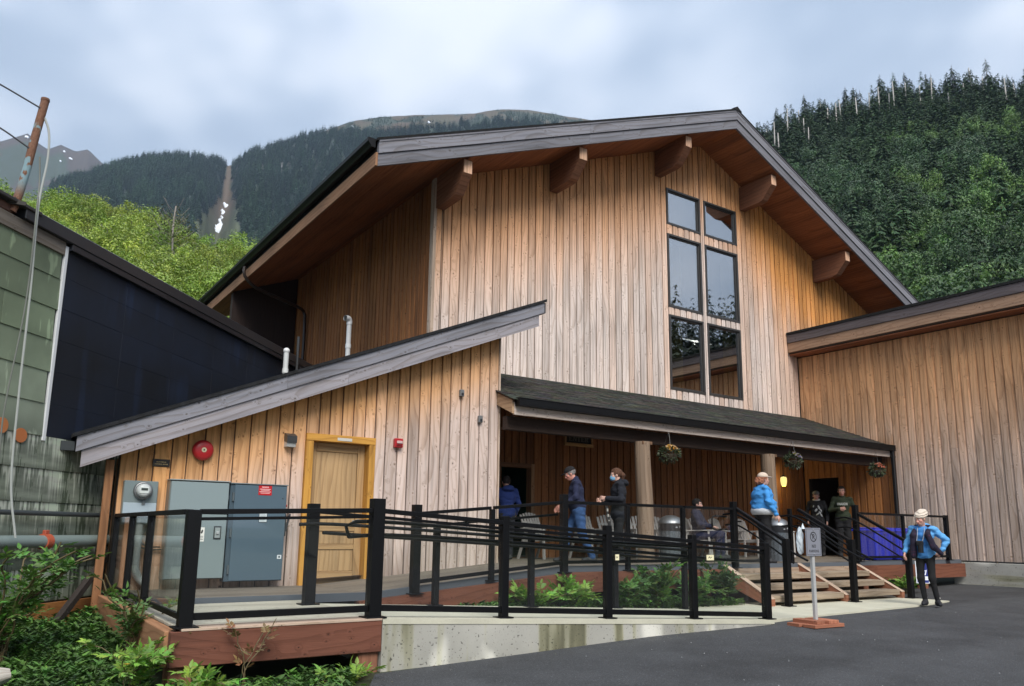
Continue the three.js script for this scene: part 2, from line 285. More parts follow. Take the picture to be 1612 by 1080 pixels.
mk('far_side_wall', bb(23.2, 23.35, 0.3, 8.2, -25.45, D - 0.2, [0.2, 0.15, 0.1]), M.plain, lodge);
mk('interior_floor', bb(XL + 0.2, 23.1, 3.3, 3.5, -25.4, D - 0.2, [0.12, 0.08, 0.06]), M.plain, lodge);
mk('interior_partition', bb(9.5, 23.1, 3.5, 8.6, -19.2, -19.0, [0.06, 0.035, 0.02]), M.plain, lodge);
for (const x of [15.9, 18.35]) mk('interior_column', bb(x, x + 0.34, 3.5, 9.4, -15.6, -15.25, [0.5, 0.4, 0.08]), M.plain, lodge);
mk('interior_beam', bb(9.5, 22, 5.15, 5.5, -16.4, -16.2, [0.1, 0.09, 0.1]), M.plain, lodge);
// windows
for (const [a, b, c, d] of WIN) {
  const f = 0.055, z0 = D - 0.1, z1 = D + 0.012, col = [0.045, 0.042, 0.04];
  const w = mk('window', [bb(a, b, c, c + f, z0, z1, col), bb(a, b, d - f, d, z0, z1, col), bb(a, a + f, c + f, d - f, z0, z1, col), bb(b - f, b, c + f, d - f, z0, z1, col)], M.gloss, lodge);
  mk('sash', [bb(a + f, b - f, c + f, c + f + 0.03, z0, z1 - 0.035, col), bb(a + f, b - f, d - f - 0.03, d - f, z0, z1 - 0.035, col), bb(a + f, a + f + 0.03, c + f + 0.03, d - f - 0.03, z0, z1 - 0.035, col), bb(b - f - 0.03, b - f, c + f + 0.03, d - f - 0.03, z0, z1 - 0.035, col)], M.gloss, w);
  mk('pane', bb(a + f + 0.028, b - f - 0.028, c + f + 0.028, d - f - 0.028, D - 0.068, D - 0.056, [1, 1, 1], 0), M.window, w);
}
// roof
const EL = 5.46, ER = 24.2, ZB = -26.4;
{
  const up = (x, h) => [x, sof(x) + h];
  const roof = mk('roof', [prism([up(EL, 0.06), up(RIDGE, 0.06), up(RIDGE, 0.5), up(EL, 0.5)], ZB, ZF - 0.06, [0.03, 0.03, 0.032]), prism([up(RIDGE, 0.06), up(ER, 0.06), up(ER, 0.5), up(RIDGE, 0.5)], ZB, ZF - 0.06, [0.03, 0.03, 0.032])], M.shingle, lodge);
  mk('shingle_edge', [prism([up(EL - 0.05, 0.5), up(RIDGE, 0.5), up(RIDGE, 0.545), up(EL - 0.05, 0.545)], ZB, ZF + 0.05, [0.022, 0.022, 0.024]), prism([up(RIDGE, 0.5), up(ER, 0.5), up(ER, 0.545), up(RIDGE, 0.545)], ZB, ZF + 0.05, [0.022, 0.022, 0.024])], M.shingle, roof);
  mk('ridge_cap', prism([up(RIDGE - 0.16, 0.546), [RIDGE + 0.16, sof(RIDGE + 0.16) + 0.546], [RIDGE + 0.16, sof(RIDGE + 0.16) + 0.575], [RIDGE, sof(RIDGE) + 0.6], up(RIDGE - 0.16, 0.575)], ZB, ZF + 0.06, [0.02, 0.02, 0.022]), M.shingle, roof);
  const aL = Math.atan(0.393), aR = -Math.atan(0.455);
  const rake = (h0, h1, z1, col) => { const n = 2; for (let k = 0; k < n; k++) { const a = lerp(EL, RIDGE, k / n) + (k ? 0.003 : 0), b = lerp(EL, RIDGE, (k + 1) / n); mk('fascia_board', prism([up(a, h0), up(b, h0), up(b, h1), up(a, h1)], ZF - 0.055, z1, col.map(byTone(rr(0.92, 1.08))), aL), M.wood, lodge); } for (let k = 0; k < n; k++) { const a = lerp(RIDGE, ER, k / n) + 0.003, b = lerp(RIDGE, ER, (k + 1) / n); mk('fascia_board', prism([up(a, h0), up(b, h0), up(b, h1), up(a, h1)], ZF - 0.055, z1, col.map(byTone(rr(0.92, 1.08))), aR), M.wood, lodge); } };
  rake(0, 0.235, ZF, FASCIA2); rake(0.242, 0.455, ZF + 0.03, FASCIA); rake(0.458, 0.498, ZF + 0.042, FASCIA2);
  // tongue-and-groove soffit under the overhangs
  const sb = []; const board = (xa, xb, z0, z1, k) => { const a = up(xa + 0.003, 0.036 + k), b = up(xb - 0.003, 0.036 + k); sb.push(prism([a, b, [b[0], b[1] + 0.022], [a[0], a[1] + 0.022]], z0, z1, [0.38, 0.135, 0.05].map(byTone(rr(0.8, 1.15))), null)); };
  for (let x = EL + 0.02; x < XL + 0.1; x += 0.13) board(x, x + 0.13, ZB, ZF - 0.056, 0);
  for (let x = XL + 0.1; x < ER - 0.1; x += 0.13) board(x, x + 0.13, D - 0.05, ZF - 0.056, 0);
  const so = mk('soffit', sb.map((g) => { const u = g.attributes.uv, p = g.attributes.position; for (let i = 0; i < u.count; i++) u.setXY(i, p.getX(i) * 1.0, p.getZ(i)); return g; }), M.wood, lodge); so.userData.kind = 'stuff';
  // eave board, gutter and downspout along the left eave
  mk('eave_board', bb(EL - 0.045, EL - 0.002, sof(EL) + 0.0, sof(EL) + 0.26, ZB, ZF - 0.0, [0.36, 0.19, 0.1]), M.wood, lodge);
  const gz = (pts) => swapZY(prism(pts.map(([x, y]) => [x, y]), 0, 1));
  const gut = [[EL - 0.05, 8.0], [EL - 0.05, 8.17], [EL - 0.2, 8.17], [EL - 0.2, 8.1], [EL - 0.15, 8.04], [EL - 0.13, 8.0]].reverse();
  mk('gutter', prism(gut.slice().reverse().map(([x, y]) => [x, y + 0.09]), ZB, ZF - 0.02, [0.014, 0.015, 0.018]), M.black, lodge);
  mk('downspout', tube([[EL - 0.14, 8.0, -20.5], [EL - 0.14, 7.78, -20.5], [EL + 0.15, 7.55, -20.6], [EL + 1.2, 7.35, -20.9], [XL - 0.14, 7.25, -21.2], [XL - 0.1, 6.9, -21.2], [XL - 0.1, 4.4, -21.2]], 0.045, 40, 8, [0.03, 0.02, 0.016]), M.gloss, lodge);
}
// timber purlin ends with chamfered noses
for (const [x0, x1] of [[7.38, 7.58], [10.36, 10.58], [13.79, 14.0], [17.12, 17.33], [20.4, 20.61]]) {
  const yt = min(sof(x0), sof(x1)) + 0.03, yb = yt - 0.68;
  const g = prism([[0, yb], [0.62, yb - 0.0], [0.78, yb + 0.04], [1.1, yt - 0.3], [1.1, yt], [0, yt]], 0, x1 - x0, [0.27, 0.115, 0.06].map(byTone(rr(0.85, 1.1))), 0);
  g.applyMatrix4(new THREE.Matrix4().set(0, 0, -1, x1, 0, 1, 0, 0, 1, 0, 0, D + 0.01, 0, 0, 0, 1));
  const b = mk('purlin_beam', g, M.wood, lodge);
  mk('beam_end', bb(x0 + 0.004, x1 - 0.004, yt - 0.296, yt - 0.02, D + 1.1, D + 1.118, [0.75, 0.46, 0.3]), M.wood, b);
}
// porch: log posts, beams, shingled roof, gutter
const DE = -11.15, EY = 3.47, PX0 = 7.62, PX1 = XW - 0.005;
{
  const sl = (4.5 - EY) / (DE - D + 0.0) ;   // rise per metre back
  const Y = (z) => EY + (DE - z) * sl;
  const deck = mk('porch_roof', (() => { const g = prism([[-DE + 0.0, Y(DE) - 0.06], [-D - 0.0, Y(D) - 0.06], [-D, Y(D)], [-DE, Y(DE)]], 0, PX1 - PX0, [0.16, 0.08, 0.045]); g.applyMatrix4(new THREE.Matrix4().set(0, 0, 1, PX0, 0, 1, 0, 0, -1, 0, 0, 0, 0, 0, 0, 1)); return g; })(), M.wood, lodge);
  // courses of tabs
  const T = [], n = 20; const tones = [[0.115, 0.115, 0.09], [0.095, 0.096, 0.08], [0.14, 0.137, 0.11], [0.085, 0.086, 0.08]];
  for (let k = 0; k < n; k++) { const za = lerp(DE + 0.1, D + 0.03, k / n), zb = lerp(DE + 0.1, D + 0.03, (k + 1.25) / n); let x = PX0 - 0.06; while (x < PX1) { const w = min(rr(0.12, 0.38), PX1 - x), t = rr(0.006, 0.016); if (w < 0.02) break; const ya = Y(za) + 0.008 + t, yb = Y(zb) + 0.006; const c = tones[floor(R() * 4)].map((v) => v * rr(0.8, 1.2)); T.push(bar([x + w / 2, ya, za], [x + w / 2, yb, zb], w - 0.004, 0.012, c, 0.0)); x += w; } }
  const sh = mk('shingles', T, M.shingle, deck); sh.userData.kind = 'stuff';
  mk('eave_fascia', bb(PX0 + 0.03, PX1 - 0.02, EY - 0.28, EY - 0.03, DE - 0.05, DE, [0.56, 0.47, 0.41]), M.wood, lodge);
  mk('rake_board', (() => { const g = prism([[-DE - 0.0, Y(DE) - 0.26], [-D - 1.9, Y(D + 1.9) - 0.24], [-D - 1.9, Y(D + 1.9) - 0.03], [-DE, Y(DE) - 0.03]], 0, 0.045, [0.5, 0.33, 0.2], 0); g.applyMatrix4(new THREE.Matrix4().set(0, 0, 1, PX0 - 0.02, 0, 1, 0, 0, -1, 0, 0, 0, 0, 0, 0, 1)); return g; })(), M.wood, lodge);
  mk('porch_gutter', [bb(PX0 + 0.05, PX1 - 0.02, EY - 0.13, EY - 0.115, DE + 0.002, DE + 0.13, [0.012, 0.013, 0.014], 0), bb(PX0 + 0.05, PX1 - 0.02, EY - 0.115, EY + 0.0, DE + 0.115, DE + 0.13, [0.012, 0.013, 0.014], 0.003), bb(PX0 + 0.05, PX1 - 0.02, EY - 0.0, EY + 0.012, DE + 0.105, DE + 0.14, [0.02, 0.021, 0.023], 0.003), bb(PX0 + 0.04, PX0 + 0.05, EY - 0.13, EY + 0.012, DE + 0.002, DE + 0.14, [0.012, 0.013, 0.014], 0)], M.black, lodge);
  mk('porch_downspout', [bb(XW - 0.11, XW - 0.03, 0.75, EY - 0.12, DE + 0.02, DE + 0.1, [0.012, 0.012, 0.013], 0.012), bb(XW - 0.12, XW - 0.02, EY - 0.3, EY - 0.26, DE + 0.01, DE + 0.11, [0.02, 0.02, 0.02])], M.gloss, lodge);
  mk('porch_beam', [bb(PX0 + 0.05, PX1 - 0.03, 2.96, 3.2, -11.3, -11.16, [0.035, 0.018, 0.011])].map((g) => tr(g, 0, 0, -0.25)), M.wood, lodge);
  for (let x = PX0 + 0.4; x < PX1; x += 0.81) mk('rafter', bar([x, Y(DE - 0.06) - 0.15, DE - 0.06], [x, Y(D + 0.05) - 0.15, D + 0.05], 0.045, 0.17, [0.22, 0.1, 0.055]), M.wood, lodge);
  mk('porch_ledger', bb(PX0 + 0.05, PX1 - 0.05, 3.3, 3.36, D + 0.006, D + 0.05, [0.4, 0.22, 0.13]), M.wood, lodge);
  // peeled log posts
  for (const [x, s] of [[10.84, 3], [14.68, 9]]) {
    const g = new THREE.CylinderGeometry(0.155, 0.175, 2.33, 28, 24), p = g.attributes.position;
    for (let i = 0; i < p.count; i++) { const a = atan2(p.getZ(i), p.getX(i)), y = p.getY(i), k = 1 + 0.16 * (noise3(cos(a) * 1.6 + s, y * 1.1, sin(a) * 1.6) - 0.5) + 0.1 * (noise3(cos(a) * 4 + s, y * 0.7, sin(a) * 4) - 0.5); p.setX(i, p.getX(i) * k + 0.03 * sin(y * 1.3 + s)); p.setZ(i, p.getZ(i) * k); }
    g.computeVertexNormals(); const u = g.attributes.uv; for (let i = 0; i < u.count; i++) u.setXY(i, u.getX(i) * 1.1, u.getY(i) * 2.3);
    mk('log_post', tint(tr(g, x, 0.63 + 1.165, -11.3), [0.27, 0.19, 0.13]), M.wood, lodge);
    mk('post_cap', bb(x - 0.13, x + 0.13, 2.9, 2.962, -11.43, -11.17, [0.2, 0.11, 0.06]), M.wood, lodge);
  }
}
// door under the porch, ajar on a dark greenish room
{
  const d = mk('porch_door', [bb(9.03, 9.12, 0.66, 2.62, D - 0.16, D + 0.03, [0.2, 0.1, 0.05]), bb(9.89, 9.98, 0.66, 2.62, D - 0.16, D + 0.03, [0.36, 0.2, 0.1]), bb(9.12, 9.89, 2.53, 2.62, D - 0.16, D + 0.03, [0.2, 0.1, 0.05])], M.wood, lodge);
  mk('room_wall', [bb(8.2, 10.8, 0.5, 3.2, -16.2, -16.1, [0.02, 0.12, 0.07]), bb(8.1, 8.2, 0.5, 3.2, -16.2, D - 0.18, [0.02, 0.1, 0.06]), bb(10.8, 10.9, 0.5, 3.2, -16.2, D - 0.18, [0.02, 0.1, 0.06]), bb(8.1, 10.9, 3.2, 3.29, -16.2, D - 0.18, [0.03, 0.05, 0.04]), bb(8.1, 10.9, 0.5, 0.64, -16.2, D - 0.18, [0.1, 0.08, 0.06])], M.plain, d);
}
const ceilingStrip = (x, y, z, len, name, lab) => { const t = thing(name, lab, 'ceiling light', [x, y, z]); mk('fixture', bx(len, 0.05, 0.12, 0, 0.035, 0, [0.4, 0.4, 0.4]), M.plain, t); mk('lit_tube', bx(len - 0.06, 0.03, 0.05, 0, 0, 0, [1, 1, 1]), lampMat(1, 0.97, 0.9, 0.7), t); const l = new THREE.PointLight(new THREE.Color(1, 0.95, 0.85), 0.5); l.position.set(0, -0.1, 0); l.castShadow = true; t.add(l); return t; };
ceilingStrip(15.35, 7.15, -17.2, 1.6, 'ceiling_light', 'white strip light glowing behind the lower left lodge window');
ceilingStrip(18.9, 7.35, -17.2, 1.6, 'ceiling_light', 'white strip light glowing behind the lower right lodge window');

// ---------------------------------------------------------------- the wing on the right
{
  const wing = thing('wing_building', 'long low cedar wing with concrete footing at the right edge', 'building'), Z1 = 1.5, len = Z1 - D;
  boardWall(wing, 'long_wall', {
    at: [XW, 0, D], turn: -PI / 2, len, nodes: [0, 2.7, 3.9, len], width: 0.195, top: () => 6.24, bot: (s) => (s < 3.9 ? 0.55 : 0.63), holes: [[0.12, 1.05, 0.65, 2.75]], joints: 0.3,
    color: (s, y, k) => { const t = sstep(0.6, 2.9 + 1.6 * k, 6.24 - y); if (s < 2.6 && y < 3.5) return mix3(FRESH, SHADED, 0.45 + 0.4 * k); return mix3(mix3(FRESH, [0.66, 0.5, 0.36], 0.34), mix3(BROWN, GREY, 0.25 + 0.35 * k), t * (0.5 + 0.45 * sstep(5.4, 2, y))); },
  });
  mk('footing', bb(XW - 0.09 + 0.03, XW + 0.3, -0.6, 0.625, D + 3.95, Z1, [1, 1, 1], 0.01), M.concrete, wing);
  mk('sill_board', bb(XW - 0.052, XW + 0.1, 0.627, 0.66, D + 4.0, Z1, [0.03, 0.03, 0.03]), M.plain, wing);
  const xe = XW - 0.42;
  mk('fascia_board', bb(xe - 0.045, xe, 6.35, 6.62, D + 0.02, Z1 + 0.3, [0.4, 0.25, 0.16]), M.wood, wing);
  mk('fascia_board', bb(xe - 0.075, xe - 0.002, 6.625, 6.86, D + 0.02, Z1 + 0.3, [0.13, 0.11, 0.115]), M.wood, wing);
  mk('soffit', (() => { const a = []; for (let x = xe + 0.002; x < XW + 0.05; x += 0.12) a.push(bb(x + 0.003, x + 0.117, 6.27, 6.3, D + 0.02, Z1 + 0.3, [0.34, 0.12, 0.05].map(byTone(rr(0.85, 1.1))))); return a; })(), M.wood, wing).userData.kind = 'stuff';
  mk('roof', prism([[xe - 0.1, 6.865], [30, 8.0], [30, 8.1], [xe - 0.1, 6.93]], D + 0.02, Z1 + 0.35, [0.02, 0.021, 0.022]), M.shingle, wing);
  mk('roof_core', prism([[xe, 6.32], [30, 6.32], [30, 7.99], [xe, 6.86]], D + 0.03, Z1 + 0.2, [0.08, 0.05, 0.03]), M.plain, wing);
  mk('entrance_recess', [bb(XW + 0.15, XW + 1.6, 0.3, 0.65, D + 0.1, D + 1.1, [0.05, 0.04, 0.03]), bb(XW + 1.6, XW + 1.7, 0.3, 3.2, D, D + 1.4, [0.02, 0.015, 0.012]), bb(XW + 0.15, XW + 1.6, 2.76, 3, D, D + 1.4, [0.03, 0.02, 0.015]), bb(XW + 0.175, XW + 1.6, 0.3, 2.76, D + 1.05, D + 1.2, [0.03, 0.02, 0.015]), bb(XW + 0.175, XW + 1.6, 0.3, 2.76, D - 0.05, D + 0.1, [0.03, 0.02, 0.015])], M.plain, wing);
  mk('far_wall', bb(29.8, 30, 0, 6.4, D, Z1, [0.2, 0.15, 0.1]), M.plain, wing);
}

// ---------------------------------------------------------------- utility annex on the left
const DS = -11.63, SL = 1.6, SR = 7.64, SHZ = -11.25, srf = (x) => 2.345 + 0.4166 * (x - 1.0);   // top of the shingles
const annex = thing('utility_annex', 'low cedar annex with sloping roof, yellow door and electrical cabinets', 'building');
{
  const so = (x) => srf(x) - 0.47;
  boardWall(annex, 'front_wall', {
    at: [SL, 0, DS], len: SR - SL, nodes: [0, SR - SL], width: 0.205, top: (s) => so(s + SL) + 0.03, bot: (s) => 0.3 + 0.4 * sstep(3.4, 5.9, s) * 0.8, holes: [[4.13 - SL, 5.27 - SL, 0.3, 2.63]],
    color: (s, y, k) => { const d = so(s + SL) - y, t = sstep(0.15, 1.25 + 0.5 * k, d) * lerp(0.45, 1.0, sstep(0.6, 2.6, s)); const c = mix3([0.72, 0.36, 0.125], [0.66, 0.53, 0.47], t); return y < 0.62 ? mix3(c, [0.25, 0.17, 0.12], 0.55 * (1 - sstep(0.35, 0.62, y))) : c; },
  });
  mk('corner_board', bb(SR, SR + 0.03, 0.4, so(SR) + 0.02, DS - 0.12, DS + 0.004, [0.6, 0.46, 0.36]), M.wood, annex);
  const wallX = (z) => 1.2 + (-11.63 - z) * 0.885 + 0.12;   // stays clear of the older building behind
  mk('side_wall', bb(SR - 0.12, SR - 0.002, 0.3, 4.55, D, DS - 0.125, [0.3, 0.15, 0.07]), M.wood, annex);
  mk('left_wall', bb(SL - 0.0, SL + 0.1, 0.1, 2.1, -11.95, DS - 0.18, [0.3, 0.15, 0.07]), M.wood, annex);
  const ang = Math.atan(0.4166), rk = (a, b, h0, h1, z0, z1, col) => mk('fascia_board', prism([[a, srf(a) - h0], [b, srf(b) - h0], [b, srf(b) - h1], [a, srf(a) - h1]], z0, z1, col.map(byTone(rr(0.93, 1.07))), ang), M.wood, annex);
  for (const [a, b] of [[1.03, 3.66], [3.663, 8.36]]) rk(a, b, 0.25, 0.055, SHZ - 0.04, SHZ, FASCIA.map((c) => c * 1.08));
  for (const [a, b] of [[1.1, 4.62], [4.623, 8.26]]) rk(a, b, 0.47, 0.254, SHZ - 0.065, SHZ - 0.025, [0.33, 0.31, 0.335]);
  // roof slab follows the older building's wall at the back
  const rf = []; const slab = (x0, x1, zb) => rf.push(prism([[x0, srf(x0) - 0.24], [x1, srf(x1) - 0.24], [x1, srf(x1) - 0.012], [x0, srf(x0) - 0.012]], zb, SHZ - 0.067, [0.025, 0.026, 0.028]));
  for (let x = 1.03; x < 7.3; x += 0.2) slab(x, min(x + 0.2, 7.3), max(-18, -11.55 - max(0, x - 1.15) * 1.1)); slab(7.3, 8.36, D + 0.03);
  const rm = mk('roof', rf, M.shingle, annex);
  mk('shingle_edge', prism([[0.98, srf(0.98) - 0.05], [8.4, srf(8.4) - 0.05], [8.4, srf(8.4)], [0.98, srf(0.98)]], SHZ - 0.3, SHZ + 0.03, [0.03, 0.032, 0.037]), M.shingle, rm);
  mk('roof_end_trim', prism([[8.362, srf(8.36) - 0.25], [8.39, srf(8.36) - 0.25], [8.39, srf(8.36) - 0.055], [8.362, srf(8.36) - 0.055]], D + 0.05, SHZ, [0.03, 0.03, 0.033]), M.plain, annex);
  mk('eave_gutter', bb(0.86, 1.02, 2.12, 2.24, -11.6, SHZ - 0.05, [0.035, 0.04, 0.04]), M.gloss, annex);
  mk('base_board', bb(SL, 4.12, 0.28, 0.36, DS - 0.02, DS + 0.05, [0.42, 0.2, 0.12]), M.wood, annex);
  // door
  const YEL = [0.62, 0.31, 0.055], TAN = [0.46, 0.29, 0.135], z1 = DS + 0.035;
  const fr = mk('door_frame', [bb(4.13, 4.245, 0.3, 2.515, DS - 0.19, z1, YEL), bb(5.165, 5.27, 0.3, 2.515, DS - 0.19, z1, YEL.map((c) => c * 0.9)), bb(4.13, 5.27, 2.52, 2.63, DS - 0.19, z1 + 0.003, YEL)], M.wood, annex);
  mk('closer_label', bb(4.62, 4.86, 2.545, 2.59, z1 + 0.004, z1 + 0.009, [0.55, 0.53, 0.48], 0), M.plain, fr);
  const zd = DS - 0.14, dr = mk('door', [bb(4.245, 4.36, 0.32, 2.515, zd - 0.04, zd, TAN), bb(5.05, 5.165, 0.32, 2.515, zd - 0.04, zd, TAN), bb(4.362, 5.048, 2.38, 2.515, zd - 0.04, zd, TAN), bb(4.362, 5.048, 0.32, 0.55, zd - 0.04, zd, TAN), bb(4.362, 5.048, 0.88, 0.96, zd - 0.04, zd, TAN), bb(4.362, 5.048, 1.16, 1.24, zd - 0.04, zd, TAN)], M.clear, annex);
  for (const [a, b] of [[0.552, 0.878], [0.962, 1.158], [1.242, 2.378]]) mk('door_panel', bb(4.364, 5.046, a, b, zd - 0.035, zd - 0.016, [0.5, 0.325, 0.16], 0.01, 1), M.clear, dr);
  mk('handle', [tr(cyl(0.03, 0.03, 0.012, 14, [0.3, 0.3, 0.3]).rotateX(PI / 2), 5.1, 1.32, zd + 0.006), bar([5.1, 1.32, zd + 0.04], [4.99, 1.32, zd + 0.04], 0.02, 0.02, [0.35, 0.35, 0.34])], M.gloss, dr);
  mk('threshold', bb(4.25, 5.16, 0.3, 0.318, DS - 0.15, DS + 0.05, [0.12, 0.14, 0.11]), M.plain, annex);
}
// ---------------------------------------------------------------- ground, asphalt, walkway
{
  const ax = [-2600, -900, -300, -120, -60]; for (let v = -40; v <= 60; v += 2) ax.push(v); ax.push(90, 160, 320, 900, 2600);
  const az = [-700, -300, -120, -70]; for (let v = -50; v <= 40; v += 2) az.push(v); az.push(70, 150, 400, 900, 2600);
  const pos = [], idx = [], col = [];
  for (const z of az) for (const x of ax) { const k = sstep(40, 120, hypot(x, z)); pos.push(x, (x < 9.4 && z < -7.2 ? lerp(-0.12, 0.0, sstep(2, 9, x)) - 0.03 : gY(clamp(x, -40, 60), clamp(z, -50, 40)) - 0.03) * (1 - k) - 1.2 * k, z); col.push(0.03, 0.04, 0.016); }
  for (let j = 0; j + 1 < az.length; j++) for (let i = 0; i + 1 < ax.length; i++) { const a = j * ax.length + i, b = a + 1, c = a + ax.length, d = c + 1; idx.push(a, c, b, b, c, d); }
  const g = new THREE.BufferGeometry(); g.setAttribute('position', new THREE.Float32BufferAttribute(pos, 3)); g.setAttribute('color', new THREE.Float32BufferAttribute(col, 3)); g.setIndex(idx); g.computeVertexNormals();
  mk('ground', g, M.plain).userData.kind = 'structure';
}
{
  const zs = [], pos = [], uv = [], col = [], idx = [], nx = 90; for (let z = -10.2; z < 30; z += z < 2 ? 0.35 : 2) zs.push(z);
  for (const z of zs) { const xl = z < -7.35 ? 9.2 : 3.42 - (z + 7.35) * 0.5 + 0.1 * (vnoise(z * 3, 2) - 0.5); for (let i = 0; i <= nx; i++) { const t = i / nx, x = lerp(max(xl, -6), 46, t * t * 0.6 + t * 0.4); pos.push(x, gY(x, z) + 0.004, z); uv.push(x, z); const k = 0.95 + 0.6 * (fbm(x * 0.3, z * 0.7, 4) - 0.5) + 0.12 * (vnoise(x * 2.3, z * 2.3) - 0.5); col.push(k, k, k); } }
  for (let j = 0; j + 1 < zs.length; j++) for (let i = 0; i < nx; i++) { const a = j * (nx + 1) + i, c = a + nx + 1; idx.push(a, c, a + 1, a + 1, c, c + 1); }
  const g = new THREE.BufferGeometry(); g.setAttribute('position', new THREE.Float32BufferAttribute(pos, 3)); g.setAttribute('uv', new THREE.Float32BufferAttribute(uv, 2)); g.setAttribute('color', new THREE.Float32BufferAttribute(col, 3)); g.setIndex(idx); g.computeVertexNormals();
  mk('asphalt_lot', g, M.asphalt).userData.kind = 'structure';
  // stray pebbles on the asphalt
  const peb = []; for (let i = 0; i < 70; i++) { const z = rr(-7.1, -3), x = rr(3.8, 14), s = rr(0.003, 0.007), gv = rr(0.12, 0.4); const p = new THREE.IcosahedronGeometry(s, 0); peb.push(tint(tr(p, x, gY(x, z) + 0.004 + s * 0.5, z), [gv, gv, gv])); }
  tag(mk('loose_gravel', peb, M.plain), 'pale loose pebbles scattered over the dark asphalt', 'gravel', null, 'stuff');
}
const flatPrism = (pts, y0, y1) => { const g = prism(pts.map(([x, z]) => [x, -z]), y0, y1); return g.rotateX(-PI / 2); };   // outline in xz
mk('walkway', flatPrism([[9.12, -7.32], [13.7, -7.6], [15.25, -7.85], [15.2, -9.3], [9.12, -9.3]], -0.2, 0.03), M.pavement).userData.kind = 'structure';
mk('planting_bed', bb(3.6, 15, -0.35, -0.02, -9.62, -8.99, [0.02, 0.015, 0.01], 0), M.plain).userData.kind = 'structure';

// ---------------------------------------------------------------- ramp, landing, upper walk, deck, stairs
const rampY = (x) => lerp(0.345, 0.035, clamp((x - 3.46) / 5.94));
{
  const t = thing('concrete_ramp', 'pale concrete access ramp with stained low side wall', 'ramp');
  mk('side_wall', prism([[3.46, -0.6], [9.38, -0.3], [9.38, rampY(9.38) - 0.055], [3.46, 0.29]], -9.0, -7.27), M.concrete, t);
  mk('ramp_slab', prism([[3.46, 0.2905], [9.4, rampY(9.4) - 0.054], [9.4, rampY(9.4)], [3.46, 0.345]], -9.01, -7.262), M.pavement, t);
}
{
  const t = thing('timber_landing', 'reddish timber landing with pale boards before the yellow door', 'landing');
  const rim = [0.175, 0.062, 0.036];
  mk('rim_beam', bb(1.52, 3.45, 0.035, 0.325, -7.36, -7.255, rim, 0.006), M.wood, t);
  mk('rim_beam', bb(1.49, 1.595, 0.03, 0.322, -11.6, -7.365, [0.4, 0.2, 0.1], 0.006), M.wood, t);
  mk('rim_cap', bb(1.6, 3.45, 0.326, 0.348, -7.5, -7.25, [0.56, 0.42, 0.32], 0.003), M.wood, t);
  const b = []; for (let z = -7.505; z > -9.5; z -= 0.145) b.push(bb(1.6, 3.455, 0.318, 0.345, z - 0.14, z, [0.5, 0.47, 0.38].map(byTone(rr(0.85, 1.1))), 0.003));
  mk('deck_board', b, M.wood, t).userData.kind = 'stuff';
  for (const [x, z] of [[1.64, -7.45], [3.34, -7.4], [1.64, -9.4]]) mk('pier_post', bb(x - 0.1, x + 0.1, -0.7, 0.03, z - 0.1, z + 0.1, [0.32, 0.14, 0.08], 0.006), M.wood, t);
}
const CZ = -9.6, deckTop = (x) => (x < 4.4 ? 0.37 : x < 7.54 ? lerp(0.37, 0.655, (x - 4.4) / 3.14) : 0.655);
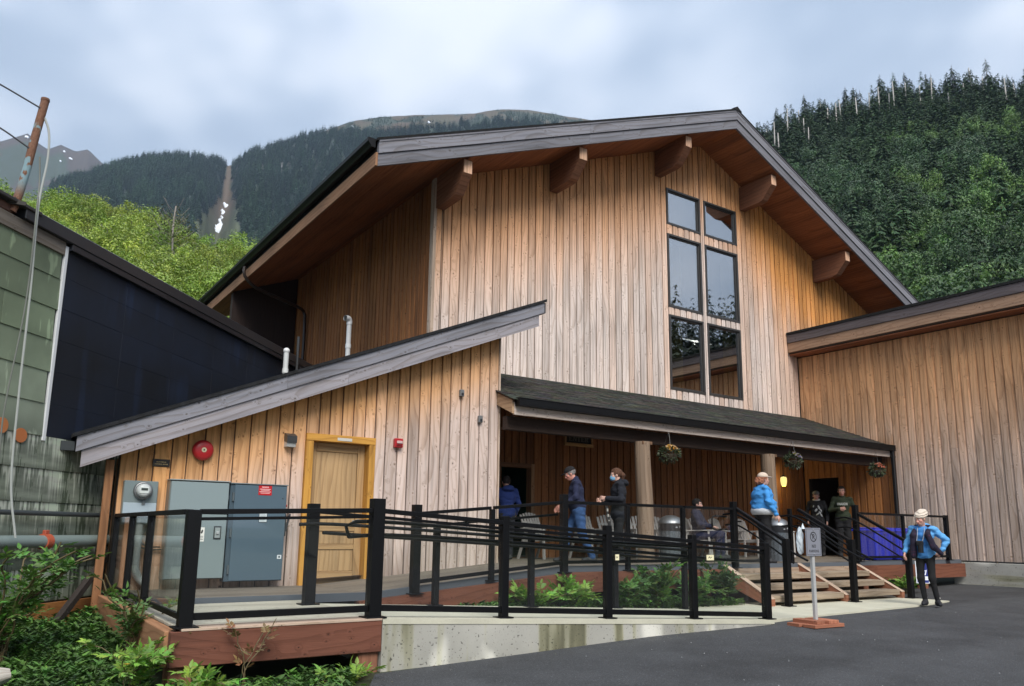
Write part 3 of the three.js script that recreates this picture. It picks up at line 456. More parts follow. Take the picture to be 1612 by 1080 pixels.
{
  const t = thing('porch_deck', 'raised timber porch deck and upper ramp with reddish rim beams', 'deck');
  const rim = [0.22, 0.08, 0.044], STR = [0.1, 0.115, 0.135], ST = 0.085;
  const band = (a, b, h0, h1, z0, z1, col, mat, name, A) => mk(name, prism([[a, deckTop(a) + h0], [b, deckTop(b) + h0], [b, deckTop(b) + h1], [a, deckTop(a) + h1]], z0, z1, col, A ?? 0), mat, t);
  const ar = Math.atan(0.285 / 3.14);
  band(1.62, 4.4, -0.07, 0.03, CZ - 0.06, CZ + 0.0, STR, M.plain, 'edge_curb'); band(4.403, 7.54, -0.07, 0.03, CZ - 0.06, CZ, STR, M.plain, 'edge_curb'); band(7.543, 11.2, -0.06, 0.03, CZ - 0.06, CZ, STR, M.plain, 'edge_curb'); band(11.203, 15.0, -0.06, 0.012, CZ - 0.06, CZ, STR, M.plain, 'edge_curb'); band(15.003, XW - 0.1, -0.06, 0.03, CZ - 0.06, CZ, STR, M.plain, 'edge_curb');
  band(4.2, 7.54, -0.36, -0.072, CZ - 0.09, CZ + 0.08, rim, M.wood, 'rim_beam', ar); band(7.543, 11.1, -0.36, -0.062, CZ - 0.09, CZ + 0.08, rim, M.wood, 'rim_beam'); band(15.12, XW - 0.1, -0.36, -0.062, CZ - 0.09, CZ + 0.08, [0.2, 0.07, 0.038], M.wood, 'rim_beam'); band(11.203, 15.0, -0.3, -0.062, CZ - 0.09, CZ + 0.02, [0.4, 0.3, 0.22], M.wood, 'rim_beam');
  const sur = [], W = [0.22, 0.185, 0.145];
  for (let z = CZ - 0.064; z > -11.55; z -= 0.145) { const zz = z - 0.14; sur.push(bb(1.62, 4.4, 0.335, 0.365, zz, z, W.map(byTone(rr(0.8, 1.1))), 0.003)); sur.push(prism([[4.403, 0.335], [7.54, 0.62], [7.54, 0.65], [4.403, 0.365]], zz, z, W.map(byTone(rr(0.8, 1.1))), 0)); }
  for (let z = CZ - 0.064; z > -13.7; z -= 0.145) for (const [a, b] of [[7.65, 11.5], [11.503, 15.4], [15.403, XW - 0.06]]) sur.push(bb(z < -11.5 ? a : a === 7.65 ? 7.543 : a, b, 0.62, 0.65, z - 0.14, z, W.map(byTone(rr(0.8, 1.1))), 0.003));
  mk('deck_board', sur, M.wood, t).userData.kind = 'stuff';
  for (const x of [5.6, 7.6, 10.6, 15.3, 17.6]) mk('pier_post', bb(x - 0.09, x + 0.09, -0.5, deckTop(x) - 0.36, CZ - 0.085, CZ + 0.07, [0.3, 0.12, 0.07]), M.wood, t);
  for (let x = 5; x < 19; x += 2) mk('joist', bb(x - 0.025, x + 0.025, deckTop(x) - 0.3, deckTop(x - 0.1) - 0.04, -13.6, CZ - 0.095, [0.1, 0.05, 0.03]), M.wood, t);
}
{
  const t = thing('entrance_stairs', 'wide timber entrance steps in two flights from walkway to deck', 'stairs');
  const str = (x0, x1) => { const g = prism([[-9.68, 0.38], [-8.72, 0.03], [-8.62, 0.03], [-8.62, 0.14], [-9.62, 0.66], [-9.68, 0.66]], 0, x1 - x0, [0.33, 0.135, 0.075], -0.5); g.applyMatrix4(new THREE.Matrix4().set(0, 0, -1, x1, 0, 1, 0, 0, 1, 0, 0, 0, 0, 0, 0, 1)); const m = mk('stringer', g, M.wood, t); mk('stringer_cap', bar([(x0 + x1) / 2, 0.147, -8.62], [(x0 + x1) / 2, 0.667, -9.62], x1 - x0 + 0.02, 0.012, [0.6, 0.45, 0.34]), M.wood, m); };
  str(11.1, 11.2); str(13.2, 13.29); str(15.02, 15.11);
  for (const [a, b] of [[11.203, 13.197], [13.293, 15.017]]) for (let k = 0; k < 3; k++) { const z1 = -8.66 - k * 0.3, y = 0.19 + k * 0.16; mk('tread', bb(a, b, y - 0.1, y, z1 - 0.31, z1, [0.36, 0.28, 0.2].map(byTone(rr(0.9, 1.1))), 0.006), M.wood, t); }
  mk('riser_shade_board', bb(11.2, 15.02, -0.1, 0.3, -9.66, -9.61, [0.02, 0.015, 0.01]), M.plain, t);  // near-black sheet behind the open risers stands in for shade under the steps
}

// ---------------------------------------------------------------- black railings with glass
const post = (t, x, z, y0, y1, s = 0.09) => { const p = mk('post', bx(s, y1 - y0, s, x, (y0 + y1) / 2, z, undefined, 0.004), M.black, t); mk('base_plate', bx(s + 0.09, 0.014, s + 0.07, x, y0 + 0.007, z, undefined, 0.002), M.black, p); return p; };
const rail = (t, a, b, w = 0.07, h = 0.045, name = 'rail') => mk(name, bar(a, b, w, h), M.black, t);
const hand = (t, pts, r = 0.02) => mk('handrail', tube(pts, r, pts.length * 8, 8), M.black, t);
const glassXY = (t, xa, ya0, ya1, xb, yb0, yb1, z) => mk('glass_panel', prism([[xa, ya0], [xb, yb0], [xb, yb1], [xa, ya1]], z - 0.005, z + 0.005), M.glass, t);
const AZ = -7.35;
{
  const t = thing('ramp_railing', 'long black railing with glass panels along the front of the concrete ramp', 'railing');
  const xs = [[1.64, 0.345, 1.345, 0.115], [3.39, 0.345, 1.5, 0.125], [4.93, rampY(4.93), 1.36, 0.085], [6.43, rampY(6.43), 1.28, 0.085], [7.9, rampY(7.9), 1.18, 0.085], [9.36, rampY(9.36), 1.08, 0.1]];
  const top = (x) => (x < 3.39 ? lerp(1.35, 1.405, (x - 1.64) / 1.75) : lerp(1.405, 1.025, (x - 3.39) / 5.97)), low = (x) => (x < 3.39 ? 0.435 : lerp(0.44, 0.1, (x - 3.39) / 5.97));
  for (const [x, a, b, s] of xs) post(t, x, AZ, a, b, s);
  for (let i = 0; i + 1 < xs.length; i++) {
    const a = xs[i][0] + xs[i][3] / 2, b = xs[i + 1][0] - xs[i + 1][3] / 2;
    rail(t, [a, top(a) - 0.022, AZ], [b, top(b) - 0.022, AZ], 0.09, 0.045, 'top_rail'); rail(t, [a, top(a) - 0.085, AZ], [b, top(b) - 0.085, AZ], 0.04, 0.028, 'upper_channel'); rail(t, [a, low(a), AZ], [b, low(b), AZ], 0.045, 0.06, 'lower_channel');
    glassXY(t, a + 0.012, low(a) + 0.03, top(a) - 0.1, b - 0.012, low(b) + 0.03, top(b) - 0.1, AZ);
  }
  hand(t, [[3.16, 1.12, -7.5], [3.13, 1.15, -7.5], [3.13, 1.23, -7.5], [3.17, 1.26, -7.5], [6.4, 1.09, -7.5], [9.5, 0.93, -7.5], [9.56, 0.9, -7.5]]);
  hand(t, [[3.16, 1.12, -7.5], [3.5, 1.14, -7.5], [6.4, 1.0, -7.5], [9.5, 0.84, -7.5], [9.56, 0.88, -7.5]]);
  for (const x of [4.93, 6.43, 7.9]) rail(t, [x, top(x) - 0.24, -7.4], [x, top(x) - 0.24, -7.5], 0.03, 0.03, 'bracket');
}
{
  const t = thing('landing_side_railing', 'short black railing with glass returning from landing corner to the annex', 'railing');
  const zs = [-7.41, -9.15, -10.3, -11.5], X = 1.62; for (const z of zs.slice(1)) post(t, X, z, 0.33, 1.33, 0.07);
  for (let i = 0; i < 3; i++) { const a = zs[i] - 0.04, b = zs[i + 1] + 0.04; rail(t, [X, 1.328, a], [X, 1.328, b], 0.08, 0.045, 'top_rail'); rail(t, [X, 0.43, a], [X, 0.43, b], 0.04, 0.05, 'lower_channel'); mk('glass_panel', bx(0.01, 0.84, abs(b - a) - 0.02, X, 0.88, (a + b) / 2, undefined, 0), M.glass, t); }
}
{
  const t = thing('inner_ramp_railing', 'black handrail on posts between the concrete ramp and the ferns', 'railing'), z = -8.92;
  const top = (x) => lerp(1.39, 1.03, (x - 3.3) / 6.07);
  for (const x of [3.31, 4.95, 6.43, 7.95, 9.4]) post(t, x, z, x < 3.4 ? 0.345 : rampY(x), x < 3.4 ? 1.48 : top(x) - 0.02, x < 3.4 ? 0.12 : 0.075);
  rail(t, [3.37, top(3.37), z], [9.44, top(9.44), z], 0.06, 0.035, 'top_rail');
  hand(t, [[3.12, 1.24, z + 0.09], [3.4, 1.25, z + 0.09], [6.4, 1.1, z + 0.09], [9.5, 0.93, z + 0.09]]); hand(t, [[3.4, 1.15, z + 0.09], [6.4, 0.99, z + 0.09], [9.5, 0.83, z + 0.09], [9.56, 0.88, z + 0.09], [9.5, 0.93, z + 0.09]]);
}
{
  const t = thing('deck_railing', 'black railing with glass along the edge of porch deck and upper ramp', 'railing');
  const ps = [[4.99, 0.36, 1.53, 0.11], [6.2, 0.5, 1.5, 0.07], [7.5, 0.59, 1.76, 0.1], [8.8, 0.6, 1.63, 0.07], [10.07, 0.6, 1.63, 0.07], [11.37, 0.6, 1.77, 0.1]], zc = CZ + 0.035;
  const top = (x) => (x < 7.5 ? lerp(1.43, 1.66, (x - 5) / 2.5) : 1.66), low = (x) => deckTop(x) + 0.09;
  for (const [x, a, b, s] of ps) post(t, x, zc, a, b, s);
  for (let i = 0; i + 1 < ps.length; i++) { const a = ps[i][0] + ps[i][3] / 2, b = ps[i + 1][0] - ps[i + 1][3] / 2; rail(t, [a, top(a) - 0.02, zc], [b, top(b) - 0.02, zc], 0.08, 0.045, 'top_rail'); rail(t, [a, low(a), zc], [b, low(b), zc], 0.04, 0.05, 'lower_channel'); glassXY(t, a + 0.012, low(a) + 0.03, top(a) - 0.045, b - 0.012, low(b) + 0.03, top(b) - 0.045, zc); if (i < 2) rail(t, [a, top(a) - 0.2, zc - 0.09], [b, top(b) - 0.2, zc - 0.09], 0.035, 0.035, 'handrail'); }
  hand(t, [[11.3, 1.5, zc - 0.1], [10.95, 1.5, zc - 0.1], [10.92, 1.46, zc - 0.1], [10.92, 1.32, zc - 0.1], [10.95, 1.28, zc - 0.1], [11.3, 1.28, zc - 0.1]], 0.016);
}
{
  const t = thing('porch_end_railing', 'black railing with clear glass before the blue bins at the right end of the deck', 'railing');
  const ps = [[15.14, 0.67, 1.82, 0.1], [16.9, 0.67, 1.66, 0.065], [18.72, 0.67, 1.69, 0.09]], zc = CZ + 0.035;
  for (const [x, a, b, s] of ps) post(t, x, zc, a, b, s);
  for (let i = 0; i < 2; i++) { const a = ps[i][0] + 0.05, b = ps[i + 1][0] - 0.04; rail(t, [a, 1.655, zc], [b, 1.655, zc], 0.08, 0.045, 'top_rail'); rail(t, [a, 0.76, zc], [b, 0.76, zc], 0.04, 0.05, 'lower_channel'); glassXY(t, a + 0.012, 0.79, 1.63, b - 0.012, 0.79, 1.63, zc); }
}
for (const [x, lab, off] of [[11.42, 'left stair railing of black steel beside the ferns', [0.12]], [13.3, 'middle stair railing of black steel between the two flights', [-0.13, 0.13]], [15.16, 'right stair railing of black steel beside the blue bins', [-0.12]]]) {
  const t = thing('stair_railing', lab, 'railing'), zb = -8.52;
  post(t, x, zb, 0.03, 1.13, 0.1); if (x > 13 && x < 14) post(t, x, CZ - 0.2, 0.66, 1.7, 0.07);
  rail(t, [x, 1.68, CZ], [x, 1.09, zb], 0.075, 0.05, 'top_rail');
  for (const d of off) { hand(t, [[x + d, 1.55, CZ - 0.35], [x + d, 1.55, CZ - 0.05], [x + d, 0.9, zb + 0.05], [x + d, 0.78, zb + 0.32]], 0.019); hand(t, [[x + d, 1.36, CZ - 0.3], [x + d, 1.36, CZ - 0.05], [x + d, 0.73, zb + 0.05]], 0.016); for (const z of [CZ + 0.06, zb]) rail(t, [x, 1.0 + (z < -9 ? 0.42 : -0.1), z], [x + d, 1.0 + (z < -9 ? 0.42 : -0.1), z], 0.025, 0.025, 'bracket'); }
}

// ---------------------------------------------------------------- older green building at the left
{
  const b = thing('old_green_building', 'weathered building with green streaked panels and a dark upper wall', 'building', [1.2, 0, -11.63], 48.5 * PI / 180);
  // local x runs along the wall to the right and away, z faces the lot
  const X0 = -4.2, X1 = 9.5, XT = -0.81, YT = 4.72;
  mk('wall', [bb(X0, X1, -0.6, YT, -0.22, -0.06, [0.06, 0.075, 0.06], 0)], M.plain, b);
  const grn = (x, y) => { const w = sstep(3.4, 2.2, y) * 0.8; return mix3([0.35, 0.43, 0.28], [0.55, 0.6, 0.5], w * (0.4 + 0.6 * vnoise(x * 3, y * 2))); };
  const stain = S({ map: dataTex(512, 512, (u, v, o) => { const st = fbm(u * 64, v * 1, 3, 64, 1), b2 = fbm(u * 6, v * 6, 4, 6, 6), w = sstep(0.42, 0.62, st) * sstep(1 - 1.3 * vnoise(u * 90, 3, 90, 9), 1, v + 0.16); let l = 0.66 + 0.3 * (b2 - 0.5); o[0] = l + w * 0.42; o[1] = l + w * 0.38; o[2] = l + w * 0.42; if (st < 0.34) { o[0] *= 0.62; o[1] *= 0.66; o[2] *= 0.6; } }, true), roughness: 0.85, vertexColors: true });
  const greenMat = S({ roughness: 0.8, vertexColors: true, map: dataTex(256, 256, (u, v, o) => { const b2 = fbm(u * 4, v * 4, 5, 4, 4), d = sstep(0.7, 0.8, fbm(u * 24, v * 5, 4, 24, 5)); const l = 0.72 + 0.3 * (b2 - 0.5) + 0.2 * d; o[0] = o[2] = l; o[1] = l * 1.01; }, true) }), CH = 0.395;
  for (let k = 0; k * CH < YT; k++) { const y0 = 0.28 + k * CH, y1 = min(y0 + CH, YT - 0.16); if (y1 - y0 < 0.05) break; const end = k > 4 ? XT : 3.2; let x = X0 - (k % 2) * 0.42; while (x < end) { const x1 = min(x + 0.84, end); if (x1 - x > 0.05) { const a = max(x, X0), low = k < 5 ? 1 : 0.12, g = bb(a + 0.003, x1 - 0.003, y0 + 0.002, y1 + 0.012, -0.058, -0.046, grn(x, y0).map(byTone(rr(0.88, 1.12))), 0.002, 1), u = g.attributes.uv, p = g.attributes.position; for (let i = 0; i < u.count; i++) p.setZ(i, p.getZ(i) + (y1 - p.getY(i)) / CH * 0.013), u.setXY(i, p.getX(i) * 0.45, low > 0.5 ? clamp((p.getY(i) - y0) / CH, 0.01, 0.99) : p.getY(i) * 0.45); mk('wall_panel', g, low > 0.5 ? stain : greenMat, b); } x += 0.84; } }
  const navy = S({ vertexColors: true, roughness: 0.68, map: dataTex(256, 256, (u, v, o) => { const s = fbm(u * 20, v * 3, 3, 20, 3), q = fbm(u * 5, v * 5, 4, 5, 5); const l = 0.62 + 0.5 * (q - 0.5) + 0.22 * sstep(0.6, 0.8, s); o[0] = o[1] = o[2] = l; }, true) });
  for (let k = 0; k < 6; k++) for (let i = 0; i < 8; i++) { const a = XT + 0.06 + i * 1.28, y0 = 2.26 + k * 0.405; if (a > X1) continue; const g = bb(a + 0.0008, min(a + 1.279, X1), y0, min(y0 + 0.404, 4.69), -0.058, -0.046 + rr(0, 0.003), [0.009, 0.019, 0.048].map(byTone(rr(0.88, 1.12))), 0.002, 1), u = g.attributes.uv, p = g.attributes.position; for (let q = 0; q < u.count; q++) u.setXY(q, p.getX(q) * 0.3, p.getY(q) * 0.3); mk('dark_panel', g, navy, b); }
  mk('wall_trim', bb(XT - 0.0, XT + 0.055, 2.2, 4.68, -0.06, -0.025, [0.72, 0.73, 0.74]), M.plain, b);
  mk('parapet_board', bb(X0, XT - 0.01, YT - 0.17, YT, -0.058, -0.02, [0.2, 0.17, 0.14]), M.wood, b);
  mk('roof_flashing', [bb(X0 + 2.6, X1, YT + 0.002, YT + 0.17, -0.3, 0.03, [0.03, 0.03, 0.034], 0.01), bb(XT + 0.06, X1, YT - 0.08, YT - 0.0, -0.058, 0.02, [0.02, 0.021, 0.026], 0.004)], M.gloss, b);
  mk('roof', bb(X0, X1, YT - 0.3, YT + 0.0, -9, -0.31, [0.05, 0.05, 0.05]), M.plain, b);
  mk('rusty_roof_edge', [bb(X0, XT - 0.9, YT + 0.003, YT + 0.12, -0.5, -0.03, [0.13, 0.06, 0.04], 0.02), bb(X0, XT - 0.55, YT + 0.12, YT + 0.17, -0.4, 0.05, [0.035, 0.03, 0.028], 0.01)], M.plain, b);
  mk('base_board', bb(X0, 1.3, -0.06, 0.26, -0.058, 0.0, [0.36, 0.15, 0.04]), M.wood, b);
  for (const g of [cyl(0.1, 0.1, 0.006, 14, [0.5, 0.16, 0.05]).rotateX(PI / 2).scale(1, 0.85, 1).translate(-1.17, 2.22, -0.037), cyl(0.09, 0.09, 0.006, 14, [0.5, 0.18, 0.06]).rotateX(PI / 2).translate(-1.47, 2.3, -0.037)]) mk('rust_patch', g.translate(0, 0, 0.012), M.plain, b);
  // service pipes along the foot of the wall
  const pipe = thing('drain_pipe', 'thick grey drain pipe with orange coupling low on the green wall', 'pipe', [1.2, 0, -11.63], 48.5 * PI / 180);
  mk('pipe_run', cyl(0.075, 0.075, 5.2, 20, [0.2, 0.25, 0.24]).rotateZ(PI / 2).translate(-1.5, 1.0, 0.1), M.gloss, pipe);
  mk('coupling', [cyl(0.092, 0.092, 0.1, 20, [0.45, 0.1, 0.05]).rotateZ(PI / 2).translate(-0.72, 1.0, 0.1), bx(0.07, 0.05, 0.05, -0.72, 1.11, 0.1, [0.4, 0.09, 0.05], 0.008)], M.gloss, pipe);
  mk('end_coupling', cyl(0.09, 0.09, 0.16, 20, [0.2, 0.11, 0.08]).rotateZ(PI / 2).translate(0.75, 1.0, 0.1), M.gloss, pipe);
  const p2 = thing('conduit_pipe', 'thin dark conduit running level above the thick drain pipe', 'pipe', [1.2, 0, -11.63], 48.5 * PI / 180);
  mk('conduit', cyl(0.03, 0.03, 5, 12, [0.05, 0.06, 0.065]).rotateZ(PI / 2).translate(-1.6, 1.33, 0.06), M.gloss, p2);
  tag(mk('leaning_timber', bar([-0.95, -0.15, 0.35], [0.75, 1.05, 0.12], 0.07, 0.09, [0.03, 0.022, 0.018]).applyMatrix4(new THREE.Matrix4().makeRotationY(48.5 * PI / 180).setPosition(1.2, 0, -11.63)), M.wood), 'dark timber leaning diagonally against the foot of the green wall', 'timber');
  tag(mk('corner_plank', bb(1.42, 1.52, -0.2, 2.05, -11.56, -11.5, [0.3, 0.14, 0.06]), M.wood), 'orange brown upright plank beside the annex left corner', 'plank');
}
// bent rusty mast with its wires
{
  const m = thing('rusty_mast', 'bent rusty mast with flaking blue paint on the old building roof', 'mast', [0.1, 4.85, -10.35]);
  const rust = S({ roughness: 0.85, bumpMap: grit, bumpScale: 0.004, map: dataTex(512, 128, (u, v, o) => { [u, v] = [v, u]; const n = fbm(u * 3, v * 9, 4, 3, 9) + 0.2 * (0.6 - v); const p = sstep(0.47, 0.53, n) * sstep(0.1, 0.3, v) * (1 - sstep(0.74, 0.8, v)); const q = vnoise(u * 40, v * 120, 40, 120) * 0.14; o[0] = lerp(0.4 + q, 0.5, p); o[1] = lerp(0.26 + q, 0.6, p); o[2] = lerp(0.2 + q * 0.8, 0.63, p); }, true) });
  mk('post', tube([[-0.08, -0.1, 0], [-0.04, 0.1, 0], [0.0, 0.4, 0], [0.05, 0.9, 0], [0.1, 1.36, 0]], 0.045, 30, 12), rust, m);
  mk('cap', cyl(0.05, 0.047, 0.03, 12).translate(0.1, 1.37, 0), rust, m);
  mk('bracket', [bar([-0.05, 0.05, 0.02], [-0.42, -0.22, 0.05], 0.06, 0.05, [0.02, 0.018, 0.017]), bar([-0.5, -0.02, 0.05], [0.05, 0.0, 0.05], 0.06, 0.05, [0.03, 0.025, 0.02])], M.plain, m);
  const w = (pts, r, lab) => tag(mk('overhead_wire', tube(pts, r, 60, 6, [0.08, 0.08, 0.09]), M.plain), lab, 'wire');
  w([[-3.2, 6.5, -9.2], [-1.2, 6.35, -9.9], [-0.3, 6.2, -10.2], [0.19, 6.08, -10.33]], 0.011, 'black wire sagging from the left to the mast top');
  w([[-3.2, 5.75, -9.3], [-1.2, 5.78, -9.9], [-0.3, 5.7, -10.2], [0.12, 5.55, -10.33]], 0.011, 'lower black wire meeting the mast at mid height');
  tag(mk('hanging_cable', tube([[0.2, 6.02, -10.35], [0.27, 5.85, -10.33], [0.3, 5.5, -10.3], [0.27, 4.9, -10.27], [0.3, 3.8, -10.27], [0.32, 2.6, -10.3], [0.36, 1.6, -10.3], [0.46, 1.05, -10.28]], 0.014, 80, 6, [0.36, 0.38, 0.36]), M.plain), 'pale cable hanging from the mast down over green panels', 'cable');
  tag(mk('hanging_cable', tube([[0.22, 5.5, -10.38], [0.25, 5.2, -10.36], [0.255, 4.85, -10.24], [0.27, 3.7, -10.25], [0.2, 2.4, -10.28], [0.21, 1.7, -10.3], [0.1, 1.0, -10.2]], 0.01, 80, 6, [0.16, 0.17, 0.15]), M.plain), 'thin dark mossy cable hanging beside the pale cable', 'cable');
}
// vent pipes above the annex roof
{
  const v = (x, z, y0, y1, lab, elbow) => { const t = thing('vent_pipe', lab, 'vent pipe', [x, 0, z]); mk('pipe', cyl(0.052, 0.052, y1 - y0, 16, [0.62, 0.63, 0.62]).translate(0, (y0 + y1) / 2, 0), M.gloss, t); mk('collar', cyl(0.062, 0.062, 0.09, 16, [0.68, 0.69, 0.68]).translate(0, lerp(y0, y1, 0.55), 0), M.gloss, t); if (elbow) { mk('elbow', tube([[0, y1 - 0.04, 0], [0, y1 + 0.04, 0], [-0.03, y1 + 0.08, 0.02], [-0.12, y1 + 0.08, 0.05]], 0.062, 16, 14, [0.7, 0.7, 0.69]), M.gloss, t); mk('mouth', cyl(0.05, 0.05, 0.01, 14, [0.02, 0.02, 0.02]).rotateZ(PI / 2).translate(-0.122, y1 + 0.08, 0.052), M.plain, t); } else mk('cap', ball(0.066, 0, y1, 0, [0.7, 0.7, 0.69], 16, 10), M.gloss, t); };
  v(6.3, -15.5, 4.4, 5.55, 'tall white vent pipe with elbow before the shaded cedar wall', true);
  v(4.95, -15.4, 3.8, 4.72, 'short white vent pipe with rounded cap above annex roof');
  tag(mk('flue_pipe', cyl(0.03, 0.03, 1.2, 10, [0.03, 0.03, 0.03]).translate(5.25, 4.5, -15.6), M.gloss), 'thin dark pipe standing beside the short white vent', 'pipe');
}
// ---------------------------------------------------------------- fittings on the annex wall
const ZW = DS + 0.004;
{
  const G1 = [0.22, 0.275, 0.28], G2 = [0.24, 0.3, 0.31], G3 = [0.085, 0.13, 0.165];
  const t = thing('electric_meter', 'grey electric meter box with round glass dial at the annex left end', 'electric meter', [1.87, 0, ZW]);
  mk('box', [bb(-0.21, 0.21, 1.22, 1.79, 0, 0.13, G1.map((c) => c * 0.8), 0.008)], M.gloss, t);
  mk('cover', bb(-0.2, 0.205, 1.24, 1.5, 0.131, 0.14, [0.37, 0.45, 0.5], 0.004), M.gloss, t);
  mk('latch', bb(0.02, 0.06, 1.47, 1.53, 0.141, 0.15, [0.15, 0.17, 0.18]), M.gloss, t);
  mk('meter_ring', lathe([[0, 0], [0.115, 0], [0.12, 0.02], [0.115, 0.05], [0.1, 0.055], [0.095, 0.05]], 28, [0.3, 0.33, 0.34]).rotateX(PI / 2).translate(0.02, 1.66, 0.13), M.steel, t);
  const d = mk('dial', lathe([[0, 0.14], [0.06, 0.135], [0.088, 0.11], [0.092, 0.04]], 28, [0.5, 0.53, 0.53]).rotateX(PI / 2).translate(0.02, 1.66, 0.13), M.gloss, t);
  mk('display', [bb(-0.035, 0.075, 1.62, 1.705, 0.25, 0.272, [0.6, 0.64, 0.62], 0.004), bb(-0.02, 0.06, 1.66, 1.69, 0.2725, 0.277, [0.04, 0.05, 0.045], 0.001)], M.gloss, d);
  mk('conduit', tube([[0.03, 1.22, 0.08], [0.03, 0.9, 0.07], [0.04, 0.62, 0.07], [0.1, 0.5, 0.08], [0.16, 0.44, 0.12], [0.16, 0.35, 0.14]], 0.05, 30, 10, [0.36, 0.4, 0.38]), M.gloss, t);
  mk('cable', tube([[0.18, 1.22, 0.06], [0.1, 1.12, 0.06], [0.06, 1.0, 0.07], [0.16, 0.93, 0.07], [0.32, 0.92, 0.05]], 0.011, 30, 6, [0.02, 0.02, 0.02]), M.plain, t);
  mk('cable', tube([[0.15, 1.22, 0.05], [0.06, 1.08, 0.05], [0.05, 0.94, 0.05], [0.18, 0.89, 0.06], [0.33, 0.89, 0.04]], 0.011, 30, 6, [0.02, 0.02, 0.02]), M.plain, t);

  const c1 = thing('electrical_cabinet', 'pale grey green electrical cabinet beside the meter, left of the darker one', 'electrical cabinet', [2.61, 0, ZW], 0, 'electrical cabinets on the annex wall');
  mk('body', bb(-0.4, 0.38, 0.5, 1.815, 0, 0.215, [0.17, 0.18, 0.17], 0.006), M.gloss, c1);
  mk('upper_cover', bb(-0.385, 0.375, 1.375, 1.8, 0.216, 0.232, G2, 0.005), M.gloss, c1);
  mk('door_leaf', bb(-0.385, -0.03, 0.51, 1.365, 0.216, 0.232, G1, 0.005), M.gloss, c1); mk('door_leaf', bb(0.0, 0.375, 0.51, 1.365, 0.216, 0.232, G1, 0.005), M.gloss, c1);
  mk('cap_strip', bb(-0.41, 0.39, 1.816, 1.83, 0, 0.24, [0.3, 0.34, 0.34], 0.003), M.gloss, c1);
  for (const x of [-0.11, 0.26]) { const h = mk('handle', bb(x - 0.05, x + 0.05, 1.03, 1.21, 0.233, 0.239, [0.03, 0.035, 0.035], 0.003), M.gloss, c1); mk('latch', [bb(x - 0.035, x + 0.035, 1.05, 1.19, 0.24, 0.246, [0.3, 0.34, 0.34], 0.003), bb(x - 0.02, x + 0.02, 1.1, 1.14, 0.247, 0.262, [0.42, 0.44, 0.44], 0.004)], M.gloss, h); }
  mk('warning_label', bb(0.025, 0.09, 1.0, 1.19, 0.233, 0.236, [1, 1, 1], 0), S({ roughness: 0.6, map: canvasTex(64, 180, (x, w, h) => { x.fillStyle = '#e8e6df'; x.fillRect(0, 0, w, h); x.fillStyle = '#222'; x.beginPath(); x.ellipse(32, 55, 12, 26, 0.3, 0, 7); x.fill(); x.fillStyle = '#777'; for (let i = 0; i < 3; i++) x.fillRect(12, 110 + i * 20, 40, 8); }) }), c1);
  fixUV(c1.children[c1.children.length - 1].geometry);
  mk('drain_foot', bb(-0.01, 0.03, 0.42, 0.51, 0.18, 0.22, [0.3, 0.33, 0.33]), M.gloss, c1);

  const c2 = thing('electrical_cabinet', 'dark blue grey electrical cabinet with red sticker beside the yellow door', 'electrical cabinet', [3.4, 0, ZW], 0, 'electrical cabinets on the annex wall');
  mk('body', bb(-0.39, 0.42, 0.455, 1.8, 0, 0.2, G3.map((c) => c * 0.7), 0.006), M.gloss, c2);
  mk('door_leaf', bb(-0.33, 0.415, 0.465, 1.79, 0.201, 0.218, G3, 0.006), M.gloss, c2);
  mk('cap_strip', bb(-0.4, 0.43, 1.801, 1.815, 0, 0.225, [0.16, 0.2, 0.22], 0.003), M.gloss, c2);
  for (const y of [0.62, 1.12, 1.62]) mk('hinge', cyl(0.014, 0.014, 0.12, 10, [0.1, 0.12, 0.13]).translate(-0.345, y, 0.215), M.gloss, c2);
  const sign = (name, x0, x1, y0, y1, draw, pw, ph) => { const m = mk(name, bb(x0, x1, y0, y1, 0.219, 0.222, [1, 1, 1], 0), S({ roughness: 0.5, map: canvasTex(pw, ph, draw) }), c2); fixUV(m.geometry); };
  sign('red_sticker', 0.0, 0.19, 1.655, 1.79, (x, w, h) => { x.fillStyle = '#b8141c'; x.fillRect(0, 0, w, h); x.fillStyle = '#f3d9d6'; x.font = 'bold 26px sans-serif'; x.textAlign = 'center'; x.fillText('DANGER', w / 2, 30); x.fillRect(18, 46, w - 36, 7); x.fillRect(34, 62, w - 68, 6); x.fillRect(12, 84, w - 24, 7); x.fillRect(30, 104, w - 60, 6); }, 200, 136);
  sign('paper_label', 0.03, 0.15, 1.27, 1.44, (x, w, h) => { x.fillStyle = '#20262a'; x.fillRect(0, 0, w, h); x.fillStyle = '#c9d3d6'; x.fillRect(5, 5, w - 10, h - 10); x.fillStyle = '#8b989c'; for (let i = 0; i < 9; i++) x.fillRect(12, 14 + i * 12, w - 24 - (i * 7) % 20, 4); }, 90, 128);
  sign('small_label', 0.33, 0.39, 0.76, 0.815, (x, w, h) => { x.fillStyle = '#d7dde0'; x.fillRect(0, 0, w, h); x.fillStyle = '#30444f'; x.fillRect(18, 18, 28, 28); }, 64, 64);
  mk('side_switch', [bb(0.425, 0.455, 1.08, 1.4, 0.06, 0.16, [0.04, 0.045, 0.05], 0.01), bar([0.45, 1.15, 0.14], [0.5, 1.4, 0.16], 0.02, 0.03, [0.03, 0.03, 0.035])], M.gloss, c2);
  mk('red_knob', bb(0.425, 0.46, 1.5, 1.535, 0.1, 0.14, [0.4, 0.04, 0.03], 0.008), M.gloss, c2);
  mk('conduit_link', cyl(0.06, 0.06, 0.1, 14, [0.2, 0.24, 0.26]).rotateZ(PI / 2).translate(-0.4, 1.6, 0.1), M.gloss, c2);
  mk('screw', ball(0.009, 0.36, 1.62, 0.22, [0.06, 0.07, 0.08], 8, 6), M.gloss, c2);
}
